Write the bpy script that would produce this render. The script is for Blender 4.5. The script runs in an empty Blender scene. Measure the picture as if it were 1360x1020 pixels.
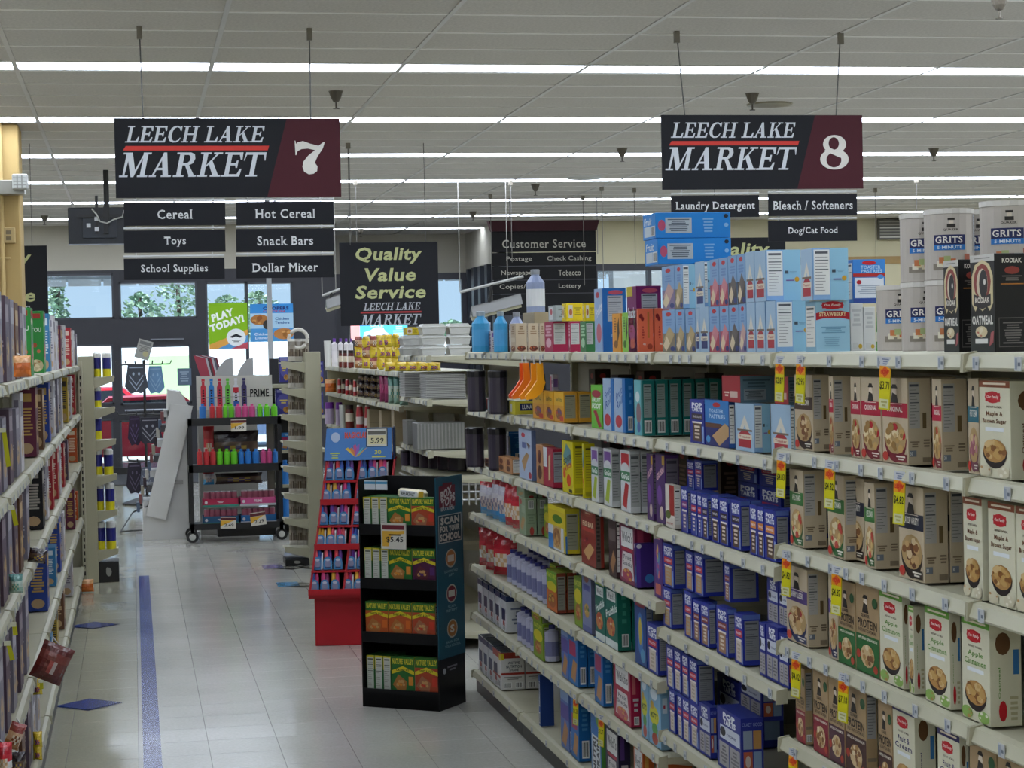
import bpy, bmesh, math, random
from mathutils import Matrix, Vector
random.seed(7)
SC = bpy.context.scene
COL = SC.collection
PI = math.pi
# ------------------------------------------------------------------ camera
F = 2620.0; CZ = 1.75                       # focal length in pixels of a 1360 px wide frame, eye height
ay = Vector((177-680, -(467-510), -F)).normalized()
hz = Vector((1, .021, 0))
az = hz.cross(ay).normalized()
if az.y < 0: az = -az
ax = ay.cross(az)
ROT = Matrix((ax, ay, az))                  # world = ROT @ camera
cam = bpy.data.cameras.new('camera'); cam_o = bpy.data.objects.new('camera', cam); COL.objects.link(cam_o)
cam.sensor_width = 36; cam.lens = F/1360*36; cam.clip_start = .05; cam.clip_end = 400
cam_o.matrix_world = Matrix.Translation((0, 0, CZ)) @ ROT.to_4x4()
SC.camera = cam_o
# ------------------------------------------------------------------ light and exposure
SC.view_settings.view_transform = 'Standard'; SC.view_settings.look = 'None'
SC.view_settings.gamma = 1; SC.view_settings.use_curve_mapping = False; SC.view_settings.exposure = 0.0
TUBE = 12.0                                  # emission of the ceiling strips
w = bpy.data.worlds.new('sky'); SC.world = w; w.use_nodes = True
nt = w.node_tree; nt.nodes.clear()
o_ = nt.nodes.new('ShaderNodeOutputWorld'); b_ = nt.nodes.new('ShaderNodeBackground')
tc = nt.nodes.new('ShaderNodeTexCoord'); sp = nt.nodes.new('ShaderNodeSeparateXYZ'); cr = nt.nodes.new('ShaderNodeValToRGB')
cr.color_ramp.elements[0].position = 0; cr.color_ramp.elements[0].color = (.72, .86, 1, 1)
cr.color_ramp.elements[1].position = .5; cr.color_ramp.elements[1].color = (.25, .48, .85, 1)
nt.links.new(tc.outputs['Generated'], sp.inputs[0]); nt.links.new(sp.outputs['Z'], cr.inputs[0])
nt.links.new(cr.outputs[0], b_.inputs[0]); b_.inputs[1].default_value = 1.15; nt.links.new(b_.outputs[0], o_.inputs[0])
sun = bpy.data.lights.new('sun', 'SUN'); sun.energy = 12; sun.angle = .01; sun.color = (1, .96, .9)
so = bpy.data.objects.new('sun', sun); COL.objects.link(so); so.rotation_euler = (math.radians(40), math.radians(-14), 0); so.location = (0, 40, 20)
SC.cycles.max_bounces = 6; SC.cycles.diffuse_bounces = 4; SC.cycles.glossy_bounces = 3; SC.cycles.transparent_max_bounces = 8
SC.cycles.use_denoising = True; SC.cycles.sample_clamp_indirect = 6

# ------------------------------------------------------------------ pixel geometry helpers
EYE = Vector((0, 0, CZ))
def ray(x, y): return ROT @ Vector((x-680, -(y-510), -F))
def atX(x, y, X): d = ray(x, y); return EYE + d*(X/d.x)
def atY(x, y, Y): d = ray(x, y); return EYE + d*(Y/d.y)
def atZ(x, y, Z): d = ray(x, y); return EYE + d*((Z-CZ)/d.z)
def proj(p):
    c = ROT.transposed() @ (Vector(p)-EYE)
    return 680+F*c.x/-c.z, 510-F*c.y/-c.z
def Y_at(x, X, z):                          # depth at which the line (X, *, z) is seen in column x
    lo, hi = 1.2, 60.
    for _ in range(40):
        m = (lo+hi)/2; u = proj((X, m, z))[0]
        if (u > x) == (X > 0): lo = m
        else: hi = m
    return (lo+hi)/2
def z_at(y, X, Y):                          # height of image row y on the vertical line (X, Y)
    lo, hi = -3., 6.
    for _ in range(40):
        m = (lo+hi)/2
        if proj((X, Y, m))[1] > y: lo = m
        else: hi = m
    return (lo+hi)/2
def X_at(x, Y, z):
    lo, hi = -20., 30.
    for _ in range(44):
        m = (lo+hi)/2
        if proj((m, Y, z))[0] < x: lo = m
        else: hi = m
    return (lo+hi)/2

# ------------------------------------------------------------------ materials
def lin(c):
    if isinstance(c, str):
        c = c.lstrip('#'); c = [int(c[i:i+2], 16)/255 for i in (0, 2, 4)]
    return tuple((v/12.92 if v <= .04045 else ((v+.055)/1.055)**2.4) for v in c[:3])+(1.,)
MATS = {}
def mat(name, rough=.5, metal=0, bump=0, bscale=40, vary=.06, vscale=6, spec=.5, emit=0, coat=0, gain=1.):
    if name in MATS: return MATS[name]
    m = bpy.data.materials.new(name); m.use_nodes = True; n = m.node_tree.nodes; l = m.node_tree.links
    b = n['Principled BSDF']; b.inputs['Roughness'].default_value = rough; b.inputs['Metallic'].default_value = metal
    b.inputs['Specular IOR Level'].default_value = spec; b.inputs['Coat Weight'].default_value = coat
    a = n.new('ShaderNodeAttribute'); a.attribute_name = 'Col'
    t = n.new('ShaderNodeTexCoord'); no = n.new('ShaderNodeTexNoise'); no.inputs['Scale'].default_value = vscale
    l.new(t.outputs['Object'], no.inputs['Vector'])
    mr = n.new('ShaderNodeMapRange'); mr.inputs['From Min'].default_value = .3; mr.inputs['From Max'].default_value = .7
    mr.inputs['To Min'].default_value = gain*(1-vary); mr.inputs['To Max'].default_value = gain*(1+vary)
    l.new(no.outputs['Fac'], mr.inputs['Value'])
    mx = n.new('ShaderNodeVectorMath'); mx.operation = 'SCALE'
    l.new(a.outputs['Color'], mx.inputs[0]); l.new(mr.outputs[0], mx.inputs['Scale']); l.new(mx.outputs[0], b.inputs['Base Color'])
    if bump:
        n2 = n.new('ShaderNodeTexNoise'); n2.inputs['Scale'].default_value = bscale; n2.inputs['Detail'].default_value = 3
        l.new(t.outputs['Object'], n2.inputs['Vector'])
        bp = n.new('ShaderNodeBump'); bp.inputs['Strength'].default_value = bump; bp.inputs['Distance'].default_value = .01
        l.new(n2.outputs['Fac'], bp.inputs['Height']); l.new(bp.outputs[0], b.inputs['Normal'])
    if emit:
        l.new(a.outputs['Color'], b.inputs['Emission Color']); b.inputs['Emission Strength'].default_value = emit
    MATS[name] = m; return m
mat('carton', .42, spec=.3, vary=.04, gain=.8)
mat('sign_board', .6, vary=.03, spec=.25)
mat('painted_steel', .42, vary=.04)
mat('plastic', .28)
mat('foil_film', .22, bump=.5, bscale=30, spec=.7)
mat('aluminium', .35, metal=.45, bump=.2, bscale=60)
mat('cloth', .9, bump=.3, bscale=120, vary=.15)
mat('wall_paint', .8, vary=.03, vscale=1.2)
mat('ceiling_tile', .9, bump=.25, bscale=160, vary=.10, vscale=60)
mat('tube_glow', .6, emit=TUBE)
mat('lit_screen', .3, emit=1.0)
mat('foliage', .9, vary=.4, vscale=3)
mat('asphalt', .9, vary=.1)
# polished vinyl floor tile: colour with mottling
def floor_mat():
    m = bpy.data.materials.new('vinyl_tile'); m.use_nodes = True; n = m.node_tree.nodes; l = m.node_tree.links; b = n['Principled BSDF']
    a = n.new('ShaderNodeAttribute'); a.attribute_name = 'Col'; t = n.new('ShaderNodeNewGeometry')
    no = n.new('ShaderNodeTexNoise'); no.inputs['Scale'].default_value = 1.3; no.inputs['Detail'].default_value = 8; l.new(t.outputs['Position'], no.inputs['Vector'])
    n3 = n.new('ShaderNodeTexNoise'); n3.inputs['Scale'].default_value = 70; n3.inputs['Detail'].default_value = 2; l.new(t.outputs['Position'], n3.inputs['Vector'])
    ad = n.new('ShaderNodeMath'); ad.operation = 'ADD'; l.new(no.outputs['Fac'], ad.inputs[0]); l.new(n3.outputs['Fac'], ad.inputs[1])
    mr = n.new('ShaderNodeMapRange'); mr.inputs['From Min'].default_value = .7; mr.inputs['From Max'].default_value = 1.3
    mr.inputs['To Min'].default_value = .9; mr.inputs['To Max'].default_value = 1.08; l.new(ad.outputs[0], mr.inputs['Value'])
    mx = n.new('ShaderNodeVectorMath'); mx.operation = 'SCALE'; l.new(a.outputs['Color'], mx.inputs[0]); l.new(mr.outputs[0], mx.inputs['Scale']); l.new(mx.outputs[0], b.inputs['Base Color'])
    r = n.new('ShaderNodeMapRange'); r.inputs['To Min'].default_value = .06; r.inputs['To Max'].default_value = .24; l.new(no.outputs['Fac'], r.inputs['Value']); l.new(r.outputs[0], b.inputs['Roughness'])
    bp = n.new('ShaderNodeBump'); bp.inputs['Strength'].default_value = .12; bp.inputs['Distance'].default_value = .004
    n4 = n.new('ShaderNodeTexNoise'); n4.inputs['Scale'].default_value = 9; l.new(t.outputs['Position'], n4.inputs['Vector'])
    l.new(n4.outputs['Fac'], bp.inputs['Height']); l.new(bp.outputs[0], b.inputs['Normal'])
    b.inputs['Specular IOR Level'].default_value = .5; b.inputs['Coat Weight'].default_value = .06; b.inputs['Coat Roughness'].default_value = .05
    MATS['vinyl_tile'] = m
floor_mat()
def glass_mat(name, tint, gl=.08):
    m = bpy.data.materials.new(name); m.use_nodes = True; n = m.node_tree.nodes; l = m.node_tree.links; n.clear()
    o = n.new('ShaderNodeOutputMaterial'); mix = n.new('ShaderNodeMixShader'); tr = n.new('ShaderNodeBsdfTransparent'); g = n.new('ShaderNodeBsdfGlossy')
    fr = n.new('ShaderNodeFresnel'); fr.inputs[0].default_value = 1.45
    tr.inputs[0].default_value = lin(tint); g.inputs['Roughness'].default_value = gl
    l.new(fr.outputs[0], mix.inputs[0]); l.new(tr.outputs[0], mix.inputs[1]); l.new(g.outputs[0], mix.inputs[2]); l.new(mix.outputs[0], o.inputs[0])
    MATS[name] = m
glass_mat('window_glass', '#e6f0f6', .02); glass_mat('clear_plastic', '#c9cdd2', .15); glass_mat('blue_liquid', '#4a9fd0', .1)

# ------------------------------------------------------------------ mesh builder
class MB:
    def __init__(s): s.v = []; s.f = []; s.c = []; s.m = []
    def add(s, vs, fs, col, m='carton'):
        o = len(s.v); s.v += [tuple(p) for p in vs]; c = lin(col)
        for f in fs: s.f.append([i+o for i in f]); s.c.append(c); s.m.append(m)
    def box(s, x0, y0, z0, x1, y1, z1, col, m='carton', ch=0):
        if ch:
            bm = bmesh.new(); r = bmesh.ops.create_cube(bm, size=1)
            bmesh.ops.scale(bm, vec=(x1-x0, y1-y0, z1-z0), verts=bm.verts); bmesh.ops.translate(bm, vec=((x0+x1)/2, (y0+y1)/2, (z0+z1)/2), verts=bm.verts)
            bmesh.ops.bevel(bm, geom=bm.edges[:], offset=ch, segments=1, affect='EDGES')
            bm.verts.index_update(); s.add([v.co[:] for v in bm.verts], [[v.index for v in f.verts] for f in bm.faces], col, m); bm.free(); return
        s.add([(x0,y0,z0),(x1,y0,z0),(x1,y1,z0),(x0,y1,z0),(x0,y0,z1),(x1,y0,z1),(x1,y1,z1),(x0,y1,z1)],
              [(0,3,2,1),(4,5,6,7),(0,1,5,4),(1,2,6,5),(2,3,7,6),(3,0,4,7)], col, m)
    def lathe(s, prof, n=12, col='#ffffff', m='plastic', cx=0, cy=0, cap=True):
        # prof: list of (r, z[, col])
        o = len(s.v)
        for r, z, *_ in prof:
            for k in range(n): a = 2*PI*k/n; s.v.append((cx+r*math.cos(a), cy+r*math.sin(a), z))
        for i in range(len(prof)-1):
            c = lin(prof[i][2] if len(prof[i]) > 2 else col)
            for k in range(n):
                k2 = (k+1) % n; s.f.append([o+i*n+k, o+i*n+k2, o+(i+1)*n+k2, o+(i+1)*n+k]); s.c.append(c); s.m.append(m)
        if cap:
            s.f.append([o+k for k in range(n)][::-1]); s.c.append(lin(prof[0][2] if len(prof[0]) > 2 else col)); s.m.append(m)
            t = o+(len(prof)-1)*n; s.f.append([t+k for k in range(n)]); s.c.append(lin(prof[-1][2] if len(prof[-1]) > 2 else col)); s.m.append(m)
    def tube(s, pts, r, col, m='painted_steel', n=6):
        o = len(s.v); P = [Vector(p) for p in pts]
        for i, p in enumerate(P):
            t = (P[min(i+1, len(P)-1)]-P[max(i-1, 0)]).normalized()
            u = t.cross(Vector((0, 0, 1)) if abs(t.z) < .9 else Vector((1, 0, 0))).normalized(); w_ = t.cross(u)
            for k in range(n): a = 2*PI*k/n; s.v.append(tuple(p+u*(r*math.cos(a))+w_*(r*math.sin(a))))
        c = lin(col)
        for i in range(len(P)-1):
            for k in range(n):
                k2 = (k+1) % n; s.f.append([o+i*n+k, o+i*n+k2, o+(i+1)*n+k2, o+(i+1)*n+k]); s.c.append(c); s.m.append(m)
        for b in (0, (len(P)-1)*n): s.f.append([o+b+k for k in range(n)]); s.c.append(c); s.m.append(m)
    def prism(s, pts, a, b, axis, col, m='carton'):
        # polygon pts in the plane normal to axis, from a to b
        def P(p, t): return (t, p[0], p[1]) if axis == 'x' else ((p[0], t, p[1]) if axis == 'y' else (p[0], p[1], t))
        n = len(pts); s.add([P(p, a) for p in pts]+[P(p, b) for p in pts], [list(range(n)), list(range(2*n-1, n-1, -1))]+[[i, (i+1) % n, n+(i+1) % n, n+i] for i in range(n)], col, m)
    def mesh(s, name):
        me = bpy.data.meshes.new(name); me.from_pydata(s.v, [], s.f)
        names = sorted(set(s.m)); 
        for nme in names: me.materials.append(MATS[nme])
        ix = {k: i for i, k in enumerate(names)}
        me.polygons.foreach_set('material_index', [ix[x] for x in s.m])
        ca = me.color_attributes.new('Col', 'FLOAT_COLOR', 'CORNER'); buf = []
        for f, c in zip(s.f, s.c): buf += list(c)*len(f)
        ca.data.foreach_set('color', buf); me.update(); return me
    def build(s, name, parent=None, loc=(0, 0, 0), rz=0):
        return place(name, s.mesh(name), loc, rz, parent)
def place(name, me, loc=(0, 0, 0), rz=0, parent=None, scale=None):
    o = bpy.data.objects.new(name, me); COL.objects.link(o); o.location = loc; o.rotation_euler = (0, 0, rz)
    if parent: o.parent = parent
    if scale: o.scale = scale
    return o
def tag(o, label=None, cat=None, group=None, kind=None):
    if label: o['label'] = label
    if cat: o['category'] = cat
    if group: o['group'] = group
    if kind: o['kind'] = kind
    return o
def empty(name, loc=(0, 0, 0), rz=0, label=None, cat=None, group=None, kind=None):
    return tag(place(name, None, loc, rz), label, cat, group, kind)
ORD = 'first second third fourth fifth sixth seventh eighth ninth tenth eleventh twelfth thirteenth fourteenth fifteenth sixteenth seventeenth eighteenth nineteenth twentieth'.split()
def od(i): return ORD[i] if i < 20 else ORD[19]

# ------------------------------------------------------------------ lettering
TC = {}
def text_geo(s, serif=False, shear=0., bold=.0):
    k = (s, serif, shear, bold)
    if k in TC: return TC[k]
    cu = bpy.data.curves.new('t', 'FONT'); cu.body = s; cu.resolution_u = 2; cu.offset = bold; cu.fill_mode = 'FRONT'; cu.space_character = 1+bold*2+(.08 if serif else 0)
    ob = bpy.data.objects.new('t', cu); COL.objects.link(ob); bpy.context.view_layer.update()
    me = ob.evaluated_get(bpy.context.evaluated_depsgraph_get()).to_mesh()
    vs = [(v.co.x, v.co.y) for v in me.vertices]; fs = [list(p.vertices) for p in me.polygons]
    n0 = len(vs)
    if serif:
        cnt = {}
        for f in fs:
            for i in range(len(f)):
                e = tuple(sorted((f[i], f[(i+1) % len(f)]))); cnt[e] = cnt.get(e, 0)+1
        levels = (-bold, .7+bold, .73+bold, .52+bold, .55+bold, -.2-bold)
        cand = [e for e, c in cnt.items() if c == 1 and abs(vs[e[0]][1]-vs[e[1]][1]) < .004]
        for a, b in cand:
            x0, x1 = sorted((vs[a][0], vs[b][0])); y = vs[a][1]; L = x1-x0
            near = min(abs(y-q) for q in levels)
            if near > .03 or L < .04: continue
            up = y > .3; h = .045; e = .055
            if L < .3: X0, X1 = x0-e, x1+e
            else: X0, X1 = x0-e, x0+.1
            y0, y1 = (y-h, y) if up else (y, y+h)
            o = len(vs); vs += [(X0, y0), (X1, y0), (X1, y1), (X0, y1)]; fs.append([o, o+1, o+2, o+3])
    ob.to_mesh_clear(); bpy.data.objects.remove(ob); bpy.data.curves.remove(cu)
    if not vs: vs = [(0, 0), (1, 0), (1, 1)]; fs = [[0, 1, 2]]
    vs = [(x+shear*y, y) for x, y in vs]
    x0 = min(v[0] for v in vs); x1 = max(v[0] for v in vs); y0 = min(v[1] for v in vs); y1 = max(v[1] for v in vs)
    vs = [((x-x0)/(x1-x0), (y-y0)/(y1-y0)) for x, y in vs]
    vs = [(x, y, 0 if i < n0 else .12) for i, (x, y) in enumerate(vs)]; TC[k] = (vs, fs, (x1-x0)/(y1-y0)); return TC[k]
# slab-serif letters of the store sign, drawn on a 0..1 square (thick stems, thin joins)
def _q(*p): return list(p)
def _st(x, w=.2): return [(x, 0), (x+w, 0), (x+w, 1), (x, 1)]
def _se(x0, x1, y): return [(x0, y), (x1, y), (x1, y+.07), (x0, y+.07)]
LET = {
 'L': (.86, [_st(.14), _se(.0, .46, 0), _se(0, .46, .93), [(.3, 0), (.84, 0), (.88, .34), (.8, .34), (.7, .1), (.3, .1)]]),
 'E': (.9, [_st(.14), _se(0, .4, 0), _se(0, .4, .93), [(.3, 0), (.84, 0), (.88, .32), (.8, .32), (.7, .1), (.3, .1)], [(.3, .9), (.68, .9), (.76, .7), (.84, .7), (.82, 1), (.3, 1)], [(.3, .46), (.56, .46), (.6, .36), (.67, .36), (.67, .66), (.6, .66), (.56, .56), (.3, .56)]]),
 'H': (1.12, [_st(.14), _st(.76), _se(0, .48, 0), _se(0, .48, .93), _se(.62, 1.1, 0), _se(.62, 1.1, .93), [(.3, .45), (.8, .45), (.8, .55), (.3, .55)]]),
 'A': (1.06, [[(.1, 0), (.19, 0), (.56, .93), (.6, 1), (.5, 1)], [(.64, 0), (.88, 0), (.62, 1), (.48, 1), (.43, .8)], _se(0, .32, 0), _se(.54, 1.0, 0), [(.24, .28), (.76, .28), (.74, .37), (.28, .37)]]),
 'K': (1.08, [_st(.14), _se(0, .48, 0), _se(0, .48, .93), [(.3, .42), (.38, .42), (.84, .95), (.74, .95)], [(.42, .58), (.56, .7), (.98, .05), (.72, .05)], _se(.6, 1.08, 0), _se(.6, 1.0, .93)]),
 'M': (1.3, [[(.14, 0), (.22, 0), (.3, 1), (.14, 1)], _st(.92), [(.14, 1), (.4, 1), (.68, .22), (.58, 0), (.52, 0)], [(.54, 0), (.64, 0), (1.0, 1), (.94, 1)], _se(0, .38, 0), _se(0, .4, .93), _se(.8, 1.26, 0), _se(.9, 1.26, .93)]),
 'R': (1.04, [_st(.14), _se(0, .48, 0), _se(0, .4, .93), [(.3, .9), (.3, 1), (.62, 1), (.8, .93), (.86, .75), (.8, .56), (.62, .47), (.3, .47), (.3, .57), (.54, .57), (.62, .64), (.64, .75), (.62, .84), (.54, .9)], [(.44, .5), (.62, .5), (.96, .04), (.74, .0)], _se(.7, 1.04, 0)]),
 'T': (.94, [_st(.36), _se(.2, .72, 0), [(.08, .9), (.86, .9), (.94, .66), (.97, .66), (.95, 1), (.02, 1), (-.02, .66), (.02, .66)]]),
 'C': (.96, [[(.9, .7), (.83, .7), (.74, .86), (.58, .93), (.4, .86), (.31, .68), (.28, .45), (.34, .22), (.46, .1), (.62, .08), (.78, .16), (.87, .3), (.92, .27), (.84, .1), (.68, 0), (.45, -.01), (.2, .1), (.07, .32), (.07, .6), (.18, .86), (.4, 1), (.6, 1.01), (.76, .94), (.84, 1), (.9, 1)]]),
}
def logo_text(f, txt, u0, u1, v0, v1, col, shear=.25):
    w = sum(.42 if c == ' ' else LET[c][0]+.03 for c in txt); x = 0; k = (u1-u0)/(w+shear)
    for c in txt:
        if c == ' ': x += .42; continue
        for q in LET[c][1]: f.poly([(u0+(x+px+shear*py)*k, v0+py*(v1-v0)) for px, py in q], col); f.k -= .13
        x += LET[c][0]+.03
    f.k += .5
# flat print on a face given by origin O, right vector U, up vector V (full extents) and outward normal N
class Face:
    def __init__(s, mb, O, U, V, N, m='carton'): s.mb = mb; s.O = Vector(O); s.U = Vector(U); s.V = Vector(V); s.N = Vector(N); s.k = 1; s.m = m
    def P(s, u, v, lift=None): return s.O+s.U*u+s.V*v+s.N*(.00025*(s.k if lift is None else lift))
    def poly(s, pts, col): s.mb.add([s.P(*p) for p in pts], [list(range(len(pts)))], col, s.m); s.k += .25
    def R(s, u0, v0, u1, v1, col): s.poly([(u0, v0), (u1, v0), (u1, v1), (u0, v1)], col)
    def E(s, cu, cv, ru, rv, col, n=12): s.poly([(cu+ru*math.cos(2*PI*k/n), cv+rv*math.sin(2*PI*k/n)) for k in range(n)], col)
    def T(s, txt, cu, cv, wu, hv, col, serif=False, shear=0, bold=.02, rot=0):
        vs, fs, _ = text_geo(txt, serif, shear, bold)
        def tr(x, y):
            x = (x-.5)*wu; y = (y-.5)*hv
            if rot == 90: x, y = -y*1., x*1.
            elif rot: 
                c_, s_ = math.cos(rot), math.sin(rot); x, y = x*c_-y*s_, x*s_+y*c_
            return cu+x, cv+y
        s.mb.add([s.P(*tr(p[0], p[1]), lift=s.k+p[2]) for p in vs], fs, col, s.m); s.k += .25
    def N_(s, u0, v0, u1, v1, bg='#e8e6e0', ink='#3a3a3c', n=9):   # nutrition panel
        s.R(u0, v0, u1, v1, bg); du = u1-u0; dv = v1-v0
        s.R(u0+.08*du, v1-.09*dv, u1-.1*du, v1-.04*dv, ink); rnd = random.Random(int(u0*100+v0*77+n))
        for i in range(n):
            y = v1-(.16+.8*i/n)*dv; t = .022*dv if i in (1, 4) else .009*dv
            s.R(u0+.08*du, y-t, u0+(.5+.42*rnd.random())*du if i not in (1, 4) else u1-.08*du, y, ink)
    def bar(s, u0, v0, u1, v1):
        s.R(u0, v0, u1, v1, '#f0f0ee'); x = u0+.08*(u1-u0)
        for i in range(7): wd = (u1-u0)*(.04+.05*((i*7) % 3)/2); s.R(x, v0+.1*(v1-v0), x+wd, v1-.1*(v1-v0), '#1c1c1e'); x += (u1-u0)*.125
    def lines(s, u0, v0, u1, v1, n, col, seed=1):
        r = random.Random(seed)
        for i in range(n):
            y = v1-(i+.5)*(v1-v0)/n; t = (v1-v0)/n*.28; a = r.random()*.25*(u1-u0); s.R(u0+a, y-t, u1-a, y+t, col)
    def food(s, cu, cv, ru, rv, base, bits, seed=1, n=10, bowl=None):
        r = random.Random(seed)
        if bowl: s.poly([(cu-ru*1.05, cv)]+[(cu-ru*1.05*math.cos(PI*k/8), cv-rv*1.5*math.sin(PI*k/8)) for k in range(1, 8)]+[(cu+ru*1.05, cv)], bowl)
        s.E(cu, cv, ru, rv, base)
        for i in range(n):
            a = r.random()*2*PI; q = r.random()**.5*.8; t = .16+.14*r.random()
            s.E(cu+ru*q*math.cos(a), cv+rv*q*math.sin(a), ru*t, rv*t, r.choice(bits), 7)
def carton(w_, h, d, body, top=None, m='carton'):
    mb = MB(); mb.box(-w_/2, 0, 0, w_/2, d, h, body, m, ch=.0012)
    fr = Face(mb, (-w_/2, 0, 0), (w_, 0, 0), (0, 0, h), (0, -1, 0), m)
    rt = Face(mb, (w_/2, 0, 0), (0, d, 0), (0, 0, h), (1, 0, 0), m)
    lf = Face(mb, (-w_/2, d, 0), (0, -d, 0), (0, 0, h), (-1, 0, 0), m)
    tp = Face(mb, (-w_/2, 0, h), (w_, 0, 0), (0, d, 0), (0, 0, 1), m)
    bk = Face(mb, (w_/2, d, 0), (-w_, 0, 0), (0, 0, h), (0, 1, 0), m)
    tp.R(.01, .48, .99, .52, top or body); bk.R(.1, .1, .9, .9, body)
    if top: tp.R(.02, .03, .98, .46, top); tp.R(.02, .54, .98, .97, top)
    return mb, fr, rt, lf, tp
# ---- print designs; each returns (mesh, w, h, d)
DES = {}
def design(name, w_, h, d, body, paint, top=None, m='carton'):
    mb, fr, rt, lf, tp = carton(w_, h, d, body, top, m); paint(fr, rt, lf, tp); DES[name] = (mb.mesh(name), w_, h, d)
RED = '#c41230'
def both(fn):
    def g(fr, rt, lf, tp): fn(fr); [s_(f_) for f_ in (rt, lf) for s_ in fn.side]
    return g
def mk(name, dims, body, front, side=None, top=None, m='carton'):
    def paint(fr, rt, lf, tp):
        front(fr)
        for f_ in (rt, lf): (side or (lambda f: f.N_(.12, .1, .88, .92)))(f_)
    design(name, *dims, body, paint, top, m)
OAT = '#c9b79b'
def quaker_logo(f, cu, cv, s, txt=True):
    f.E(cu, cv, .1*s, .06*s, '#e8d8c4', 8); f.poly([(cu-.14*s, cv+.05*s), (cu+.14*s, cv+.05*s), (cu+.07*s, cv+.1*s), (cu-.07*s, cv+.1*s)], '#26201c')
    f.poly([(cu-.17*s, cv-.14*s), (cu+.17*s, cv-.14*s), (cu+.1*s, cv-.03*s), (cu-.08*s, cv)], '#2c2622')
    if txt: f.T('QUAKER', cu, cv-.18*s, .42*s, .05*s, '#2c2622', serif=True)
def oat(name, band, words, bandtxt, food, seed, bandcol2=None):
    def fr(f):
        quaker_logo(f, .5, .83, .95); f.R(0, .54, 1, .71, band); f.T(words, .5, .635, .62, .04*len(words.split())**.5+.02, '#f4efe4')
        f.R(.2, .695, .8, .703, '#e0cfc0')
        f.food(.52, .3, .42, .19, '#b99a68', food, seed, 22, bowl=bandtxt); f.E(.14, .08, .12, .055, '#c23a2e'); f.R(.5, .03, .96, .12, bandtxt); f.lines(.55, .045, .92, .105, 2, '#e9e1d2')
    def sd(f):
        f.N_(.06, .42, .52, .95, '#b9b5b0', '#4d5058', 12); f.lines(.08, .2, .5, .28, 3, '#8b7a63'); f.R(.62, .42, .78, .6, '#6e5a3a'); f.lines(.64, .2, .92, .3, 3, '#7c6c58', 4)
        f.R(.06, .1, .34, .17, '#7b8390'); f.T('30', .13, .135, .1, .04, '#f2f2f2'); f.R(.6, .03, .95, .09, '#8c7c66')
    mk(name, (.14, .195, .078), OAT, fr, sd, top='#b7a68c')
oat('oat_red', '#b5173a', 'ORIGINAL', '#7d1e2c', ['#d8b67e', '#caa260', '#c8202e', '#e9d5a8', '#a27b42'], 3)
oat('oat_brown', '#4b3227', 'MAPLE BROWN', '#3a2620', ['#7b4b2e', '#d9bd92', '#8d6038', '#c9a26c'], 4)
oat('oat_green', '#3f7a3c', 'APPLES CINNAMON', '#2f6433', ['#e8d6ac', '#c9a26c', '#c94c3e', '#e0c07e'], 5)
oat('oat_navy', '#22273c', 'FLAVOR VARIETY', '#2a1d18', ['#8a5a34', '#d9bd92', '#6b4124', '#c9a26c'], 6)
oat('oat_teal', '#2d6c7c', 'FRUIT CREAM', '#7c4a58', ['#c98a9a', '#d9bd92', '#a2606c'], 7)
oat('oat_purple', '#5a4382', 'CRANBERRY BLUEBERRY', '#27315c', ['#8a5a34', '#d9bd92', '#b5202e', '#c9a26c'], 8)
def protein(name, lower, seed):
    def fr(f):
        quaker_logo(f, .42, .8, .85); f.T('PROTEIN', .5, .56, .84, .1, '#33271d', bold=.03); f.T('INSTANT OATMEAL', .5, .48, .8, .04, '#5b4a38')
        f.R(0, 0, 1, .43, lower); f.T('APPLES & CINNAMON', .5, .39, .84, .03, '#efe6d4'); f.food(.5, .2, .3, .13, '#d6b98c', ['#ead9b2', '#b98d55', '#8a5a34'], seed, 14); f.E(.12, .2, .09, .05, '#b8402e'); f.E(.86, .08, .1, .045, '#b8402e'); f.E(.86, .82, .12, .06, '#2f5a36')
    mk(name, (.14, .2, .06), '#b0946e', fr, lambda f: (f.N_(.1, .45, .9, .95, '#a6a4a2', '#4a4a50', 12), f.R(.1, .2, .9, .24, '#8a7a66'), f.bar(.15, .03, .85, .13)), top='#8c7353')
protein('protein_green', '#2c6a35', 1); protein('protein_red', '#8c2434', 2); protein('protein_plum', '#54303c', 3); protein('protein_brown', '#4a2a26', 4)
def bf_logo(f, cu, cv, s): f.E(cu, cv, .26*s, .062*s, '#c8202c'); f.R(cu-.24*s, cv-.045*s, cu+.24*s, cv+.045*s, '#c8202c'); f.T('Our Family', cu, cv, .38*s, .04*s, '#f5efe6', shear=.2)
def best(name, band, words, col, seed, side_brown=True, bits=None, base='#b98a4e', lowc='#d9d0b4'):
    def fr(f):
        f.R(0, .93, 1, 1, band); f.lines(.1, .95, .9, .985, 1, '#f0e0c8'); bf_logo(f, .45, .83, 1); f.T('INSTANT OATMEAL', .5, .73, .5, .022, '#5a4a3c')
        a, b = words; f.T(a, .5, .655, .55, .06, col, serif=True); f.T(b, .5, .58, .78, .06, col, serif=True); f.R(.2, .48, .8, .52, '#e7ecf0')
        f.food(.5, .28, .38, .12, base, bits or ['#d8b67e', '#caa260', '#8a5a2c'], seed, 20, bowl='#2a2020'); f.food(.2, .07, .2, .06, lowc, [lowc, '#b98a4e'], seed+1, 6); f.food(.8, .07, .2, .06, lowc, ['#f0ead8', lowc], seed+2, 6)
    def sd(f):
        f.E(.42, .8, .24, .11, '#6b4a2c'); f.R(.74, .5, .92, .74, '#3a78b4'); f.T('Oatmeal', .3, .42, .3, .06, col, rot=90); f.E(.4, .15, .13, .1, '#c8202c'); f.lines(.6, .05, .9, .3, 5, '#b9b28e', 3)
    mk(name, (.15, .2, .09), '#dedac0', fr, sd, top='#cfcab0')
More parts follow.
